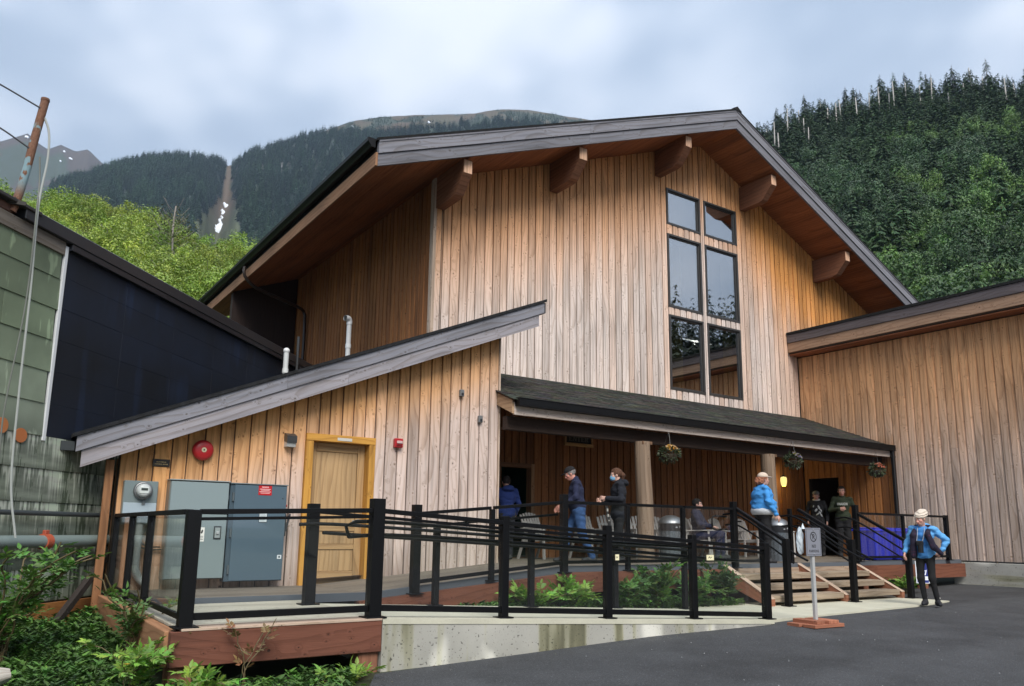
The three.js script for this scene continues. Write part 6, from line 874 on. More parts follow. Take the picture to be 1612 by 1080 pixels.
// ground cover on the bank and around the beds
{
  const g = new Tri(); for (let i = 0; i < 9; i++) { const a = rr(0, 7), d = new THREE.Vector3(cos(a), rr(0.1, 1), sin(a)).normalize(), n = new THREE.Vector3(0, 1, 0); n.addScaledVector(d, -n.dot(d)).normalize(); leaflet(g, new THREE.Vector3(rr(-0.02, 0.02), rr(0, 0.05), rr(-0.02, 0.02)), d, n, rr(0.05, 0.09), rr(0.014, 0.022), [1, 1, 1]); }
  const geo = g.geo(), N = 9000, im = new THREE.InstancedMesh(geo, M.leaf, N), mt = new THREE.Matrix4(), q = new THREE.Quaternion(), up = new THREE.Vector3(0, 1, 0); let k = 0;
  while (k < N) { const z = rr(-11.4, -4.6); const xr = z < -7.3 ? 1.46 : 3.25 - (z + 7.35) * 0.5; let x = rr(-1.2, xr), zz = z, yb; if (k > 7800) { x = rr(5.6, 11.0); zz = rr(-9.6, -9.05); } const wall = -11.63 - (x - 1.2) * 1.13 + 0.1; if (k <= 7800 && zz < wall) continue; if (x > 1.55 && zz < -7.36 && k <= 7800) continue; const b = 0.05 + 0.22 * fbm(x * 1.4, zz * 1.4, 3); yb = k > 7800 ? -0.02 : lerp(-0.26, -0.03, sstep(-6.2, -10.5, zz)) - 0.05; const y = yb + rr(0, 1) ** 0.7 * b; q.setFromAxisAngle(up, rr(0, 7)); const s = rr(0.5, 1.15); mt.compose(new THREE.Vector3(x, y, zz), q, new THREE.Vector3(s, s, s)); im.setMatrixAt(k, mt); const c = rr(0.35, 1.0) + (R() < 0.15 ? rr(0.2, 0.7) : 0), w = rr(0.85, 1.25); im.setColorAt(k, C(0.105 * c * w, 0.25 * c, 0.034 * c)); k++; }
  im.name = 'ground_cover'; im.castShadow = im.receiveShadow = true; scene.add(im); tag(im, 'lush low green ground cover on the bank at lower left', 'ground cover', null, 'stuff');
  mk('planted_bank', (() => { const pos = [], idx = [], col = [], nx = 24, nz = 40; for (let j = 0; j <= nz; j++) for (let i = 0; i <= nx; i++) { const z = lerp(-12, -3, j / nz), xr = z < -7.3 ? 1.46 : 3.36 - (z + 7.35) * 0.5, x = lerp(-4, xr, i / nx); pos.push(x, lerp(-0.26, -0.03, sstep(-6.2, -10.5, z)) - 0.06 + 0.05 * fbm(x * 2, z * 2, 3) - (i === nx ? 0.12 : 0), z); col.push(0.02, 0.022, 0.01); } for (let j = 0; j < nz; j++) for (let i = 0; i < nx; i++) { const a = j * (nx + 1) + i, c = a + nx + 1; idx.push(a, c, a + 1, a + 1, c, c + 1); } const gg = new THREE.BufferGeometry(); gg.setAttribute('position', new THREE.Float32BufferAttribute(pos, 3)); gg.setAttribute('color', new THREE.Float32BufferAttribute(col, 3)); gg.setIndex(idx); gg.computeVertexNormals(); return gg; })(), M.plain).userData.kind = 'structure';
  // fallen leaves and grit gathered along the edges of the asphalt
  { const T = new Tri(), z0 = [0, 0]; for (let i = 0; i < 260; i++) { let x, z; if (i < 150) { x = rr(3.5, 9.3); z = -7.25 + 0.5 * R() * R(); } else if (i < 210) { z = rr(-7.2, -5); x = 3.42 - (z + 7.35) * 0.5 + 0.5 * R() * R(); } else { x = rr(9.6, 15.5); z = -7.35 + rr(-0.1, 0.5); } const y = gY(x, z) + 0.009, a = rr(0, 7), s = rr(0.006, 0.02), c = [[0.12, 0.07, 0.03], [0.16, 0.14, 0.05], [0.07, 0.09, 0.03], [0.2, 0.19, 0.17]][floor(R() * 4)]; T.tri([x, y, z], [x + s * cos(a), y + 0.002, z + s * sin(a)], [x + s * cos(a + 1.1), y + s * 0.3, z + s * sin(a + 1.1)], z0, z0, z0, c); } tag(mk('leaf_litter', T.geo(), M.leaf), 'small fallen leaves and grit along the edges of the asphalt', 'leaf litter', null, 'stuff'); }
  // long grass blades among it
  const bt = new Tri(); for (let i = 0; i < 260; i++) { const z = rr(-9.5, -5), x = rr(-0.6, z < -7.3 ? 1.4 : 2.6), a = rr(0, 7), h = rr(0.12, 0.3), y = lerp(-0.26, -0.03, sstep(-6.2, -10.5, z)), w = 0.006, c = [0.09, 0.19, 0.04].map((v) => v * rr(0.6, 1.4)); const p = (f, s) => [x + cos(a) * h * 0.8 * f * f + s * w * (1 - f) * sin(a), y + h * f * (1.3 - 0.5 * f), z + sin(a) * h * 0.8 * f * f - s * w * (1 - f) * cos(a)]; for (let k = 0; k < 3; k++) { const f = k / 3, e = (k + 1) / 3; bt.quad(p(f, -1), p(f, 1), p(e, 1), p(e, -1), [0, 0], [0, 0], [0, 0], [0, 0], c); } }
  tag(mk('grass_blades', bt.geo(), M.leaf), 'long grass blades among the ground cover at lower left', 'grass', null, 'stuff');
  for (const [x, y, z, lab] of [[1.16, 0.13, -7.0, 'bright yellow buttercup in the ground cover, upper one'], [0.9, 0.0, -6.9, 'small yellow flower low in the ground cover, left one'], [1.72, -0.02, -6.4, 'faded orange flower in the dark below the landing post']]) { const f = thing('yellow_flower', lab, 'flower', [x, y, z]); for (let k = 0; k < 5; k++) { const T = new Tri(), a = k * 1.257, d = new THREE.Vector3(cos(a), 0.5, sin(a)).normalize(), n = new THREE.Vector3(-cos(a) * 0.5, 1, -sin(a) * 0.5).normalize(); leaflet(T, new THREE.Vector3(), d, n, 0.028, 0.013, lab[0] === 'f' ? [0.5, 0.25, 0.1] : [0.8, 0.5, 0.02]); mk('petal', T.geo(), M.leaf, f); } mk('stem', tint(new THREE.CylinderGeometry(0.002, 0.002, 0.2, 5).translate(0, -0.1, 0), [0.06, 0.12, 0.03]), M.plain, f); }
  const lg = new THREE.CylinderGeometry(0.07, 0.1, 1.1, 22, 14), p = lg.attributes.position; for (let i = 0; i < p.count; i++) { const a = atan2(p.getZ(i), p.getX(i)), kk = 1 + 0.4 * (noise3(cos(a) * 2.5, p.getY(i) * 2, sin(a) * 2.5) - 0.5) + 0.2 * (noise3(cos(a) * 9, p.getY(i) * 1.5, sin(a) * 9) - 0.5) - (p.getY(i) > 0.5 ? 0.35 : 0); p.setX(i, p.getX(i) * kk); p.setZ(i, p.getZ(i) * kk); } lg.computeVertexNormals(); lg.rotateZ(-PI / 2 + 0.05).rotateY(0.35);
  const lo = mk('driftwood_log', tint(lg, [0.55, 0.5, 0.44]), M.wood); lo.position.set(-0.1, 0.0, -7.45); tag(lo, 'bleached broken driftwood log end at the lower left edge', 'log');
}
// ---------------------------------------------------------------- trees
// conifer: trunk and drooping ragged branch sprays
function coniferGeo(h, seed, whorls, per, detail, bare = 0.12) {
  const q = rngOf(seed), r = (a, b) => a + (b - a) * q(), T = new Tri(), z = [0, 0];
  for (let i = 0; i < whorls; i++) {
    const f = (i + r(-0.3, 0.3)) / whorls, y = h * lerp(bare, 0.985, f), len = h * 0.2 * pow(1 - f, 0.75) * r(0.7, 1.15) + h * 0.012;
    for (let k = 0; k < per; k++) {
      if (q() < 0.14) continue; const a = r(0, 2 * PI), L = len * r(0.55, 1.1), dr = r(0.15, 0.5) * L, g = r(0.55, 1.3), c = [g, g, g], w = L * r(0.2, 0.34), ca = cos(a), sa = sin(a), pt = (d, s, v) => [ca * d * L - sa * s * w, y + v, sa * d * L + ca * s * w];
      const base = pt(0, 0, 0.02 * h), tip = pt(1, 0, -dr);
      if (!detail) { T.tri(base, pt(0.6, -1, -dr * 0.65), tip, z, z, z, c); T.tri(base, tip, pt(0.6, 1, -dr * 0.65), z, z, z, c.map((x) => x * 0.8)); continue; }
      for (let m = 0; m < detail; m++) { const d0 = 0.1 + 0.85 * m / detail, d1 = d0 + 0.42 * r(0.7, 1.3), v0 = -dr * d0 * d0, v1 = -dr * d1 * d1 - r(0.02, 0.12) * L, ww = 1.1 - 0.6 * d0, b = pt(d0, 0, v0 + 0.01 * h), cc = c.map((x) => x * r(0.75, 1.2)); T.tri(b, pt(d1, -ww * r(0.5, 1.1), v1), pt(d1 * 0.85 + 0.1, -ww * 0.15, v1 * 0.9), z, z, z, cc); T.tri(b, pt(d1 * 0.85 + 0.1, ww * 0.15, v1 * 0.9), pt(d1, ww * r(0.5, 1.1), v1), z, z, z, cc); }
    }
  }
  return T.geo();
}
const trunkGeo = (h, r0, col) => tint(new THREE.CylinderGeometry(r0 * 0.15, r0, h, 7, 4).translate(0, h / 2, 0), col);
// broadleaf crown: leaf faces gathered in clumps at the ends of limbs
function crownGeo(h, w, seed, clumps, leaves, size, base = 0.25) {
  const q = rngOf(seed), r = (a, b) => a + (b - a) * q(), T = new Tri(), z = [0, 0];
  for (let i = 0; i < clumps; i++) {
    const a = r(0, 2 * PI), u = r(-0.9, 1), s = sqrt(1 - u * u), rad = pow(q(), 0.4), cx = cos(a) * s * rad * w * 0.5, cz = sin(a) * s * rad * w * 0.5, cy = h * (base + (1 - base) * (0.5 + 0.5 * u * rad)), cr = w * r(0.09, 0.2), tone = r(0.65, 1.2);
    for (let k = 0; k < leaves; k++) { const d = new THREE.Vector3(r(-1, 1), r(-0.8, 1), r(-1, 1)).normalize(), p = d.clone().multiplyScalar(cr * pow(q(), 0.35)).add(new THREE.Vector3(cx, cy, cz)), n = d.clone().add(new THREE.Vector3(r(-1, 1), r(-0.2, 1.2), r(-1, 1))).normalize(), t1 = new THREE.Vector3(r(-1, 1), r(-1, 1), r(-1, 1)).cross(n).normalize(), t2 = new THREE.Vector3().crossVectors(n, t1), l = size * r(0.6, 1.3), g = tone * r(0.75, 1.25), c = [g * r(0.9, 1.15), g, g * 0.95]; const A = p.clone().addScaledVector(t1, -l).toArray(), B = p.clone().addScaledVector(t2, l * 0.5).toArray(), D2 = p.clone().addScaledVector(t2, -l * 0.5).toArray(), E = p.clone().addScaledVector(t1, l).toArray(); T.tri(A, D2, E, z, z, z, c); T.tri(A, E, B, z, z, z, c); }
  }
  return T.geo();
}
function instanced(name, geo, mat, list, label, category) {
  const im = new THREE.InstancedMesh(geo, mat, list.length), m = new THREE.Matrix4(), q = new THREE.Quaternion(), e = new THREE.Euler();
  list.forEach(([x, y, z, s, c, sy], i) => { q.setFromEuler(e.set(rr(-0.05, 0.05), rr(0, 7), rr(-0.05, 0.05))); m.compose(new THREE.Vector3(x, y, z), q, new THREE.Vector3(s, s * (sy ?? 1), s)); im.setMatrixAt(i, m); im.setColorAt(i, C(...c)); });
  im.name = numbered(name); im.castShadow = im.receiveShadow = true; scene.add(im); return tag(im, label, category, null, 'stuff');
}
const DEG = PI / 180, pol = (az, d) => [sin(az * DEG) * d, -cos(az * DEG) * d];
const interp = (P, x) => { if (x <= P[0][0]) return P[0][1]; for (let i = 1; i < P.length; i++) if (x <= P[i][0]) return lerp(P[i - 1][1], P[i][1], (x - P[i - 1][0]) / (P[i][0] - P[i - 1][0])); return P[P.length - 1][1]; };
// a mountain side: ridge heights by bearing at the ridge's distance, slopes down to the valley floor on both sides
function slopeMesh(name, az0, az1, na, nt, hAt, color) {
  const pos = [], col = [], idx = []; for (let i = 0; i <= na; i++) { const az = lerp(az0, az1, i / na); for (let j = 0; j <= nt; j++) { const [x, y, z] = hAt(az, j / nt * 1.25); pos.push(x, y, z); col.push(...color(az, j / nt * 1.25, x, y, z)); } }
  for (let i = 0; i < na; i++) for (let j = 0; j < nt; j++) { const a = i * (nt + 1) + j, b = a + nt + 1; idx.push(a, a + 1, b, b, a + 1, b + 1); }
  const g = new THREE.BufferGeometry(); g.setAttribute('position', new THREE.Float32BufferAttribute(pos, 3)); g.setAttribute('color', new THREE.Float32BufferAttribute(col, 3)); g.setIndex(idx); g.computeVertexNormals(); const m = mk(name, g, M.plain); m.userData.kind = 'structure'; return m;
}
function snowSheet(c, az, w, h, seed) {   // an irregular sheet of snow lying along the slope
  const g = new THREE.SphereGeometry(1, 40, 12), p = g.attributes.position; for (let i = 0; i < p.count; i++) { const x = p.getX(i), y = p.getZ(i), a = atan2(y, x), k = 0.2 + 1.0 * noise3(cos(a) * 1.7 + seed, sin(a) * 1.7, 1.5) * (0.6 + 0.8 * noise3(cos(a) * 5 + seed, sin(a) * 5, 7.5)); p.setXYZ(i, x * w * 0.7 * k + y * h * 0.3, p.getY(i) * 3, y * h * 1.9 * k); }
  g.rotateX(0.75).rotateY(-az * DEG).computeVertexNormals(); return tint(g.translate(c[0], c[1] + 1.5, c[2]), [0.75, 0.8, 0.88]);
}
const ridgeY = (d, el) => 1.2 + d * Math.tan(el * DEG);
// far brown peaks with snow
{
  const E = [[-30, 20], [-12, 21.5], [-3, 22.6], [-1, 22.85], [0.4, 23.7], [1.0, 23.3], [1.6, 23.05], [2.3, 23.5], [3.2, 23.3], [3.9, 23.6], [4.9, 22.9], [8, 22], [20, 20]];
  const H = (az, t) => { const d0 = 900, d1 = 2700, d = lerp(d0, d1, t), [x, z] = pol(az, d), top = ridgeY(d1, interp(E, az)), n = (fbm(x * 0.004, z * 0.004, 5) - 0.5); return [x, (t <= 1 ? top * pow(t, 1.25) : top * (1 - (t - 1) * 2.4)) + n * 260 * t * (1 - t) * 2, z]; };
  slopeMesh('far_mountain', -30, 20, 260, 90, H, (az, t, x, y, z) => { const n = fbm(x * 0.006, z * 0.006, 5); return n > 0.52 && t < 0.97 ? [0.035, 0.05, 0.03] : mix3([0.066, 0.044, 0.03], [0.042, 0.036, 0.036], fbm(x * 0.012, z * 0.012, 3)); });
  const sn = []; for (const [az, t, w, h] of [[0.35, 0.985, 11, 7], [2.55, 0.975, 6, 5], [2.95, 0.955, 9, 5], [2.4, 0.93, 5, 4], [2.75, 0.87, 7, 4], [3.1, 0.86, 20, 2], [3.4, 0.865, 5, 4]]) { sn.push(snowSheet(H(az, t), az, w, h, az * 9 + t * 50)); }
  tag(mk('snow_patches', sn, M.plain), 'small white snow patches on the far brown peaks', 'snow', null, 'stuff');
}
// the forested mountain behind the roof, with its bare gully
{
  const E = [[-14, 18], [0, 20], [4.0, 22.0], [6.3, 23.3], [7.8, 23.9], [10.3, 24.4], [12.0, 24.5], [12.75, 24.3], [13.3, 24.5], [14.5, 25.4], [16.3, 26.1], [18.1, 26.9], [19.9, 27.7], [21.8, 28.4], [23.7, 28.85], [26.1, 29.2], [29.6, 29.4], [33.1, 29.85], [35.2, 29.85], [37.7, 29.5], [40.4, 29.1], [43, 27.5], [48, 23], [52, 20.5], [60, 19], [75, 17]];
  const H = (az, t) => { const d0 = 380, d1 = 1750, d = lerp(d0, d1, t), [x, z] = pol(az, d), top = ridgeY(d1, interp(E, az)), g = (fbm(az * 0.9 + 3, t * 1.6, 4) - 0.5), gully = -60 * exp(-(((az - gc(t)) / 0.8) ** 2)) * sstep(0.25, 0.7, t) * (1 - sstep(0.9, 1, t)); return [x, (t <= 1 ? top * (0.9 * t + 0.1 * t * t) : top * (1 - (t - 1) * 2)) + g * 260 * t * max(0, 1 - t) * 1.6 + gully + (t > 0.9 && t <= 1 ? 6 * (fbm(x * 0.03, z * 0.03, 3) - 0.5) : 0), z]; };
  const gc = (t) => 13.0 - 1.1 * (1 - t);
  const bare = (az, t) => { const w = lerp(1.5, 0.2, sstep(0.55, 1.0, t)); return abs(az - gc(t) + 0.35 * (vnoise(t * 30, 5) - 0.5)) < w * (0.75 + 0.5 * vnoise(az * 6, t * 40)) && t > 0.45; };
  const rock = (az, t) => az > 13.4 && az < 17.5 && t > 0.8 && t < 0.985 && fbm(az * 5, t * 34, 4) > 0.6, alp = (az, t) => { const lim = lerp(1.02, 0.9, sstep(17, 24, az)); return t > lim && fbm(az * 0.8, t * 26, 4) < 0.5; };
  slopeMesh('forest_mountain', -14, 75, 560, 130, H, (az, t, x, y, z) => { const n = 0.7 + 0.6 * fbm(x * 0.02, z * 0.02, 4); return rock(az, t) ? [0.17, 0.165, 0.16].map((c) => c * n) : bare(az, t) ? mix3([0.1, 0.068, 0.04], [0.07, 0.08, 0.03], sstep(0.85, 0.65, t)).map((c) => c * n) : alp(az, t) ? mix3([0.085, 0.05, 0.024], [0.05, 0.045, 0.02], vnoise(x * 0.02, z * 0.02)).map((c) => c * n) : [0.022, 0.036, 0.02].map((c) => c * n); });
  R = rngOf(99); const A = [], B = [], add = (az, t, s0, s1) => { const [x, y, z] = H(az, t), s = rr(s0, s1), k = (0.45 + 1.1 * fbm(x * 0.012, z * 0.012, 3)) * rr(0.45, 1.6), w = vnoise(az * 2, t * 9); (R() < 0.5 ? A : B).push([x, y - 1, z, s, [lerp(0.03, 0.05, w) * k, lerp(0.075, 0.1, w) * k, 0.04 * k]]); };
  for (let i = 0; i < 60000; i++) { const az = R() < 0.55 ? rr(2, 17) : rr(17, 44), t = sqrt(rr(0.16, 1)); if (bare(az, t) || rock(az, t) || fbm(az * 4 + 9, t * 24, 3) > 0.68) continue; const lim = lerp(1.02, 0.9, sstep(17, 24, az)); if (t > lim) { if (alp(az, t)) continue; add(az, t, 0.2, 0.42); } else add(az, t, 0.45, 1.35); }
  for (let i = 0; i < 420; i++) { const az = rr(3, 19); if (abs(az - 12.95) > 0.25) add(az, rr(0.992, 1.0), 0.5, 0.95); }
  instanced('mountain_forest', coniferGeo(21, 11, 9, 5, 0), M.needle, A, 'dark conifer forest covering the mountain behind the lodge', 'forest'); instanced('mountain_forest', coniferGeo(19, 12, 8, 5, 0, 0.05), M.needle, B, 'second growth of dark conifers covering the mountain behind the lodge', 'forest');
  const sn = []; for (const [az, t, w, h] of [[12.92, 0.86, 9, 12], [12.8, 0.82, 8, 11], [12.75, 0.79, 5, 6], [12.7, 0.765, 6, 14], [12.6, 0.735, 15, 20], [12.45, 0.725, 9, 10], [21.6, 0.95, 4, 8], [27.4, 0.93, 5, 5]]) { sn.push(snowSheet(H(az, t), az, w, h, az * 9 + t * 77)); }
  tag(mk('gully_snow', sn, M.plain), 'white remnant snow strip in the bare brown mountain gully', 'snow', null, 'stuff');
}
// bright alder slope at the left
{
  const hy = (x, z) => { const s = x * sin(5 * DEG) - z * cos(5 * DEG), l = x * cos(5 * DEG) + z * sin(5 * DEG); return (s < 36 ? -0.5 : s < 95 ? (s - 36) * lerp(0.52, 0.565, sstep(24, -4, l)) : 59 * lerp(0.52, 0.565, sstep(24, -4, l)) + (s - 95) * 0.12) + 2.2 * (fbm(x * 0.06, z * 0.06, 3) - 0.5); };
  const pos = [], col = [], idx = [], n = 60; for (let j = 0; j <= n; j++) for (let i = 0; i <= n; i++) { const x = lerp(-90, 75, i / n), z = lerp(-33, -190, j / n); pos.push(x, hy(x, z), z); col.push(0.035, 0.06, 0.015); } for (let j = 0; j < n; j++) for (let i = 0; i < n; i++) { const a = j * (n + 1) + i, c = a + n + 1; idx.push(a, a + 1, c, c, a + 1, c + 1); }
  const g = new THREE.BufferGeometry(); g.setAttribute('position', new THREE.Float32BufferAttribute(pos, 3)); g.setAttribute('color', new THREE.Float32BufferAttribute(col, 3)); g.setIndex(idx); g.computeVertexNormals(); mk('alder_slope', g, M.plain).userData.kind = 'structure';
  R = rngOf(311); const lists = [[], [], []]; for (let i = 0; i < 1150; i++) { const z = rr(-42, -150), x = rr(-26, 48); if (hypot(x, z) < 40) continue; const k = rr(0.7, 1.2) * (0.75 + 0.5 * fbm(x * 0.08, z * 0.08, 3)), w = rr(0.8, 1.15); lists[i % 3].push([x, hy(x, z) - 0.4, z, rr(0.55, 1.0), [0.34 * k * w, 0.46 * k, 0.06 * k], rr(0.75, 1.05)]); }
  const geos = [0, 1, 2].map((i) => crownGeo(5.6, 5.2, 60 + i, 40, 80, 0.125, 0.05));
  geos.forEach((gg, i) => instanced('alder_thicket', gg, M.leaf, lists[i], ['bright green alder thicket covering the slope behind the old building', 'yellow green alder bushes mixed through the left slope', 'mid green alder bushes mixed through the left slope'][i], 'thicket'));
  // the taller alders that stand clear on the skyline of the slope
  let proto; const lm = (s) => { const a = []; for (let i = 0; i < 7; i++) { const an = i * 0.9 + s, h = 1.2 + i * 0.6; a.push(tube([[0, h, 0], [cos(an) * 0.6, h + 0.7, sin(an) * 0.6], [cos(an) * 1.3, h + 1.7, sin(an) * 1.3]], 0.03, 8, 5, [0.16, 0.15, 0.12])); } return a; };
  [[-0.6, 66], [0.9, 70], [2.2, 74], [3.6, 72], [4.9, 76], [6.2, 72], [6.9, 80], [8.0, 76], [9.2, 74], [10.6, 72], [12.2, 70], [13.6, 72], [15.2, 76], [16.3, 78]].forEach(([az, d], i) => {
    const [x, z] = pol(az, d); let t; if (!proto) { t = proto = thing('alder_tree', 'x', 'tree'); mk('trunk', tube([[0, 0, 0], [0.1, 1.6, 0.05], [-0.1, 3.4, 0], [0.05, 5.6, 0.1]], 0.075, 16, 7, [0.2, 0.19, 0.16]), M.plain, t); mk('limbs', lm(1), M.plain, t).userData.kind = 'stuff'; mk('crown', crownGeo(6.6, 4.4, 91, 60, 90, 0.115, 0.2), P({ vertexColors: true, color: C(0.34, 0.46, 0.065), roughness: 0.6, transmission: 0.3, thickness: 0, side: THREE.DoubleSide }), t).userData.kind = 'stuff'; } else { t = proto.clone(); t.name = numbered('alder_tree'); scene.add(t); }
    t.position.set(x, hy(x, z) - 0.2, z); t.rotation.y = i * 1.7; const s = 0.72 + 0.3 * hash2(i, 7); t.scale.set(s, s * (0.85 + 0.3 * hash2(i, 9)), s); t.userData = { label: 'bright green alder tree standing out on the left slope', category: 'tree', group: 'alders standing out on the left slope' };
  });
  const bt = thing('bare_tree', 'half bare grey alder above the thicket near the gully', 'tree', [pol(9.6, 80)[0], hy(...pol(9.6, 80)) + 1, pol(9.6, 80)[1]]); mk('trunk', tube([[0, 0, 0], [0.15, 2.5, 0], [0, 5, 0.1], [0.1, 7.4, 0]], 0.09, 16, 7, [0.28, 0.25, 0.22]), M.plain, bt); const bl = []; for (let i = 0; i < 26; i++) { const a = i * 2.4, h = 2 + i * 0.19, l = 2.4 - i * 0.05; bl.push(tube([[0, h, 0], [cos(a) * l * 0.5, h + 0.6, sin(a) * l * 0.5], [cos(a) * l, h + 1.5, sin(a) * l]], 0.02, 6, 4, [0.24, 0.21, 0.19])); } mk('branches', bl, M.plain, bt).userData.kind = 'stuff'; mk('crown', crownGeo(7.6, 5.4, 97, 30, 26, 0.12, 0.3), P({ vertexColors: true, color: C(0.1, 0.115, 0.05), roughness: 0.7, side: THREE.DoubleSide }), bt).userData.kind = 'stuff';
}
// dark steep hillside at the right
{
  const A0 = 62 * DEG, ux = sin(A0), uz = -cos(A0), RG = 325;
  const RE = [[-200, 10], [-115, 55], [-85, 128], [-62, 158], [-30, 165], [0, 165], [40, 158], [80, 149], [130, 138], [220, 115]];
  const hy = (x, z) => { const s = x * ux + z * uz, l = x * -uz + z * ux, top = interp(RE, l); return (s < 80 ? -1 : s < RG ? top * pow((s - 80) / (RG - 80), 1.08) : top - (s - RG) * 0.55) + 7 * (fbm(x * 0.022, z * 0.022, 4) - 0.5) * sstep(80, 140, s); };
  const at = (s, l) => [s * ux + l * -uz, s * uz + l * ux];
  const pos = [], col = [], idx = [], n = 90; for (let j = 0; j <= n; j++) for (let i = 0; i <= n; i++) { const [x, z] = at(lerp(70, 560, j / n), lerp(-240, 260, i / n)); pos.push(x, hy(x, z), z); col.push(0.022, 0.034, 0.014); } for (let j = 0; j < n; j++) for (let i = 0; i < n; i++) { const a = j * (n + 1) + i, c = a + n + 1; idx.push(a, a + 1, c, c, a + 1, c + 1); }
  const g = new THREE.BufferGeometry(); g.setAttribute('position', new THREE.Float32BufferAttribute(pos, 3)); g.setAttribute('color', new THREE.Float32BufferAttribute(col, 3)); g.setIndex(idx); g.computeVertexNormals(); mk('right_hillside', g, M.plain).userData.kind = 'structure';
  R = rngOf(515); const con = [[], []], dec = [[], [], []];
  for (let i = 0; i < 4300; i++) {
    const s = rr(100, 324), l = rr(-75, 100), [x, z] = at(s, l), up = sstep(200, 290, s + l * -0.35 + 60 * (fbm(x * 0.02 + 9, z * 0.02, 3) - 0.5)); const k = (0.55 + 0.8 * fbm(x * 0.03, z * 0.03, 3)) * rr(0.75, 1.25);
    if (s > 262 || R() < 0.36 + 0.6 * up) { con[i % 2].push([x, hy(x, z) - 0.5, z, rr(0.7, 1.25), [0.042 * k, 0.082 * k, 0.03 * k]]); } else { const b = fbm(x * 0.035 + 40, z * 0.035, 3); const c = mix3([0.045, 0.115, 0.032], [0.14, 0.27, 0.04], sstep(0.42, 0.66, b)).map((v) => v * k); dec[i % 3].push([x, hy(x, z) - 0.8, z, rr(0.6, 1.25), c, rr(0.9, 1.45)]); }
  }
  instanced('hill_conifers', coniferGeo(17, 21, 26, 8, 3), M.needle, con[0], 'dark conifers covering the upper part of the right hillside', 'forest'); instanced('hill_conifers', coniferGeo(15, 22, 24, 8, 3, 0.05), M.needle, con[1], 'shorter dark conifers mixed through the right hillside', 'forest');
  [0, 1, 2].forEach((i) => instanced('hill_broadleaf', crownGeo(10, 7.5, 70 + i, 52, 96, 0.21, 0.04), M.leaf, dec[i], ['deep green broadleaf trees covering the right hillside', 'lighter green broadleaf trees in patches on the right hillside', 'small leafy trees low on the right hillside'][i], 'wood'));
  // trees of the skyline and dead trunks
  const kinds = [0, 1, 2].map((i) => { const geo = coniferGeo([17, 15, 18][i], 31 + i, [24, 20, 22][i], [8, 7, 6][i], 3, [0.2, 0.1, 0.38][i]); return { geo, tr: trunkGeo([17, 15, 18][i], 0.22, [0.16, 0.14, 0.12]) }; }), nm = S({ vertexColors: true, color: C(0.04, 0.075, 0.034), roughness: 0.85, side: THREE.DoubleSide }), protos = [];
  for (let i = 0; i < 46; i++) { const l = -76 + i * 3.3 + rr(-2.4, 2.4), [x, z] = at(RG - rr(-4, 18), l), k = floor(R() * 3); let t; if (!protos[k]) { t = protos[k] = thing('conifer_tree', 'x', 'tree'); mk('trunk', kinds[k].tr, M.plain, t); mk('crown', kinds[k].geo, nm, t).userData.kind = 'stuff'; } else { t = protos[k].clone(); t.name = numbered('conifer_tree'); scene.add(t); } t.position.set(x, hy(x, z) - 0.6, z); t.rotation.set(rr(-0.03, 0.03), rr(0, 7), rr(-0.03, 0.03)); t.scale.setScalar(rr(0.6, 1.35)); t.userData = { label: 'dark ragged conifer on the skyline of the right hillside', category: 'tree', group: 'conifers along the right skyline' }; }
  let dead; const dl = [[-54, 316], [-50, 300], [-46, 270], [-40, 280], [-33, 312], [-30, 285], [-24, 306], [-23, 306], [-18, 318], [-9, 312], [-2, 314], [0, 296], [4, 300], [12, 316], [22, 320], [30, 318], [38, 322], [52, 320], [-36, 262], [-14, 290], [64, 316], [-58, 290], [-44, 305], [-38, 300], [-28, 275], [-20, 298], [-12, 305], [-5, 298], [8, 310], [17, 308], [26, 312], [34, 310], [45, 315]];
  dl.forEach(([l, s], i) => { const [x, z] = at(s > 304 && i % 3 ? s - 16 : s, l); let t; if (!dead) { t = dead = thing('dead_tree', 'x', 'dead tree'); mk('trunk', tint(new THREE.CylinderGeometry(0.16, 0.4, 16, 7, 5).translate(0, 8, 0), [0.55, 0.52, 0.48]), M.plain, t); const b = []; for (let k = 0; k < 14; k++) { const a = k * 2.4, h = 7 + k * 0.55; b.push(bar([0, h, 0], [cos(a) * 1.2, h + 0.25, sin(a) * 1.2], 0.06, 0.06, [0.33, 0.31, 0.28], 0)); } mk('branch_stubs', b, M.plain, t).userData.kind = 'stuff'; } else { t = dead.clone(); t.name = numbered('dead_tree'); scene.add(t); } t.position.set(x, hy(x, z), z); t.rotation.set(rr(-0.05, 0.05), rr(0, 7), i === 6 || i === 7 ? 0.16 : rr(-0.04, 0.04)); t.scale.set(1, rr(0.85, 1.3), 1); t.userData = { label: 'bare grey dead trunk among the conifers on the right hillside', category: 'dead tree', group: 'dead trunks on the right hillside' }; });
  const [rx, rz] = at(205, -31); tag(mk('rock_outcrop', (() => { const gg = new THREE.IcosahedronGeometry(6, 4), p = gg.attributes.position; for (let i = 0; i < p.count; i++) { const k = 0.7 + 0.6 * noise3(p.getX(i) * 0.3, p.getY(i) * 0.3, p.getZ(i) * 0.3) + 0.25 * (noise3(p.getX(i), p.getY(i), p.getZ(i)) - 0.5); p.setXYZ(i, p.getX(i) * k, p.getY(i) * k, p.getZ(i) * k); } gg.computeVertexNormals(); return tint(gg.translate(rx, hy(rx, rz) + 4, rz), [0.3, 0.28, 0.25]); })(), M.plain), 'pale grey rock outcrop on the right hillside beside the roof edge', 'rock');
}
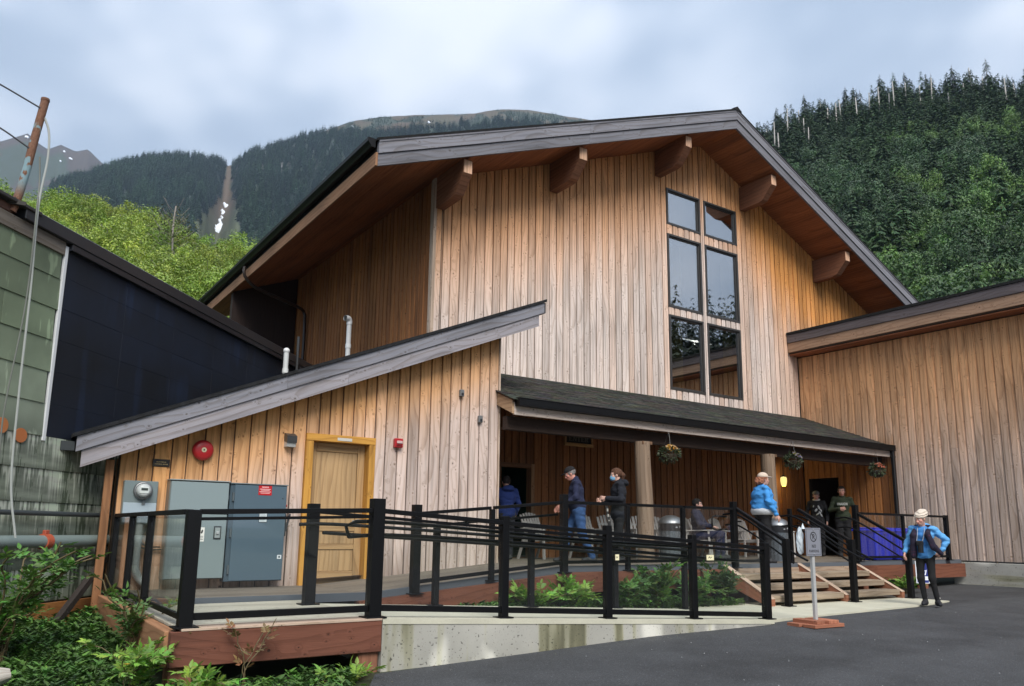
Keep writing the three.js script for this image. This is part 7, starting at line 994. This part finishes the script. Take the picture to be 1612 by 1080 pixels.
// the wooded valley side behind the viewer, seen only as a reflection in the tall windows
{
  R = rngOf(808); const a = [], hb = (x, z) => max(-1, (x * 0.747 + z * 0.664 - 45) * 0.27);
  for (let i = 0; i < 340; i++) { const x = rr(30, 150), z = rr(26, 110); a.push([x, hb(x, z) - 0.5, z, rr(0.75, 1.3), [0.026, 0.045, 0.022]]); }
  instanced('valley_conifers', coniferGeo(20, 41, 24, 7, 2), M.needle, a, 'conifers across the lot, seen mirrored in the tall windows', 'forest');
  const pos = [], idx = [], col = [], n = 24; for (let j = 0; j <= n; j++) for (let i = 0; i <= n; i++) { const x = lerp(22, 240, i / n), z = lerp(20, 200, j / n); pos.push(x, hb(x, z) - (i && j ? 0 : 1), z); col.push(0.02, 0.03, 0.012); } for (let j = 0; j < n; j++) for (let i = 0; i < n; i++) { const p = j * (n + 1) + i, c = p + n + 1; idx.push(p, c, p + 1, p + 1, c, c + 1); } const g = new THREE.BufferGeometry(); g.setAttribute('position', new THREE.Float32BufferAttribute(pos, 3)); g.setAttribute('color', new THREE.Float32BufferAttribute(col, 3)); g.setIndex(idx); g.computeVertexNormals(); mk('valley_side', g, M.plain).userData.kind = 'structure';
}
renderer.render(scene, camera);
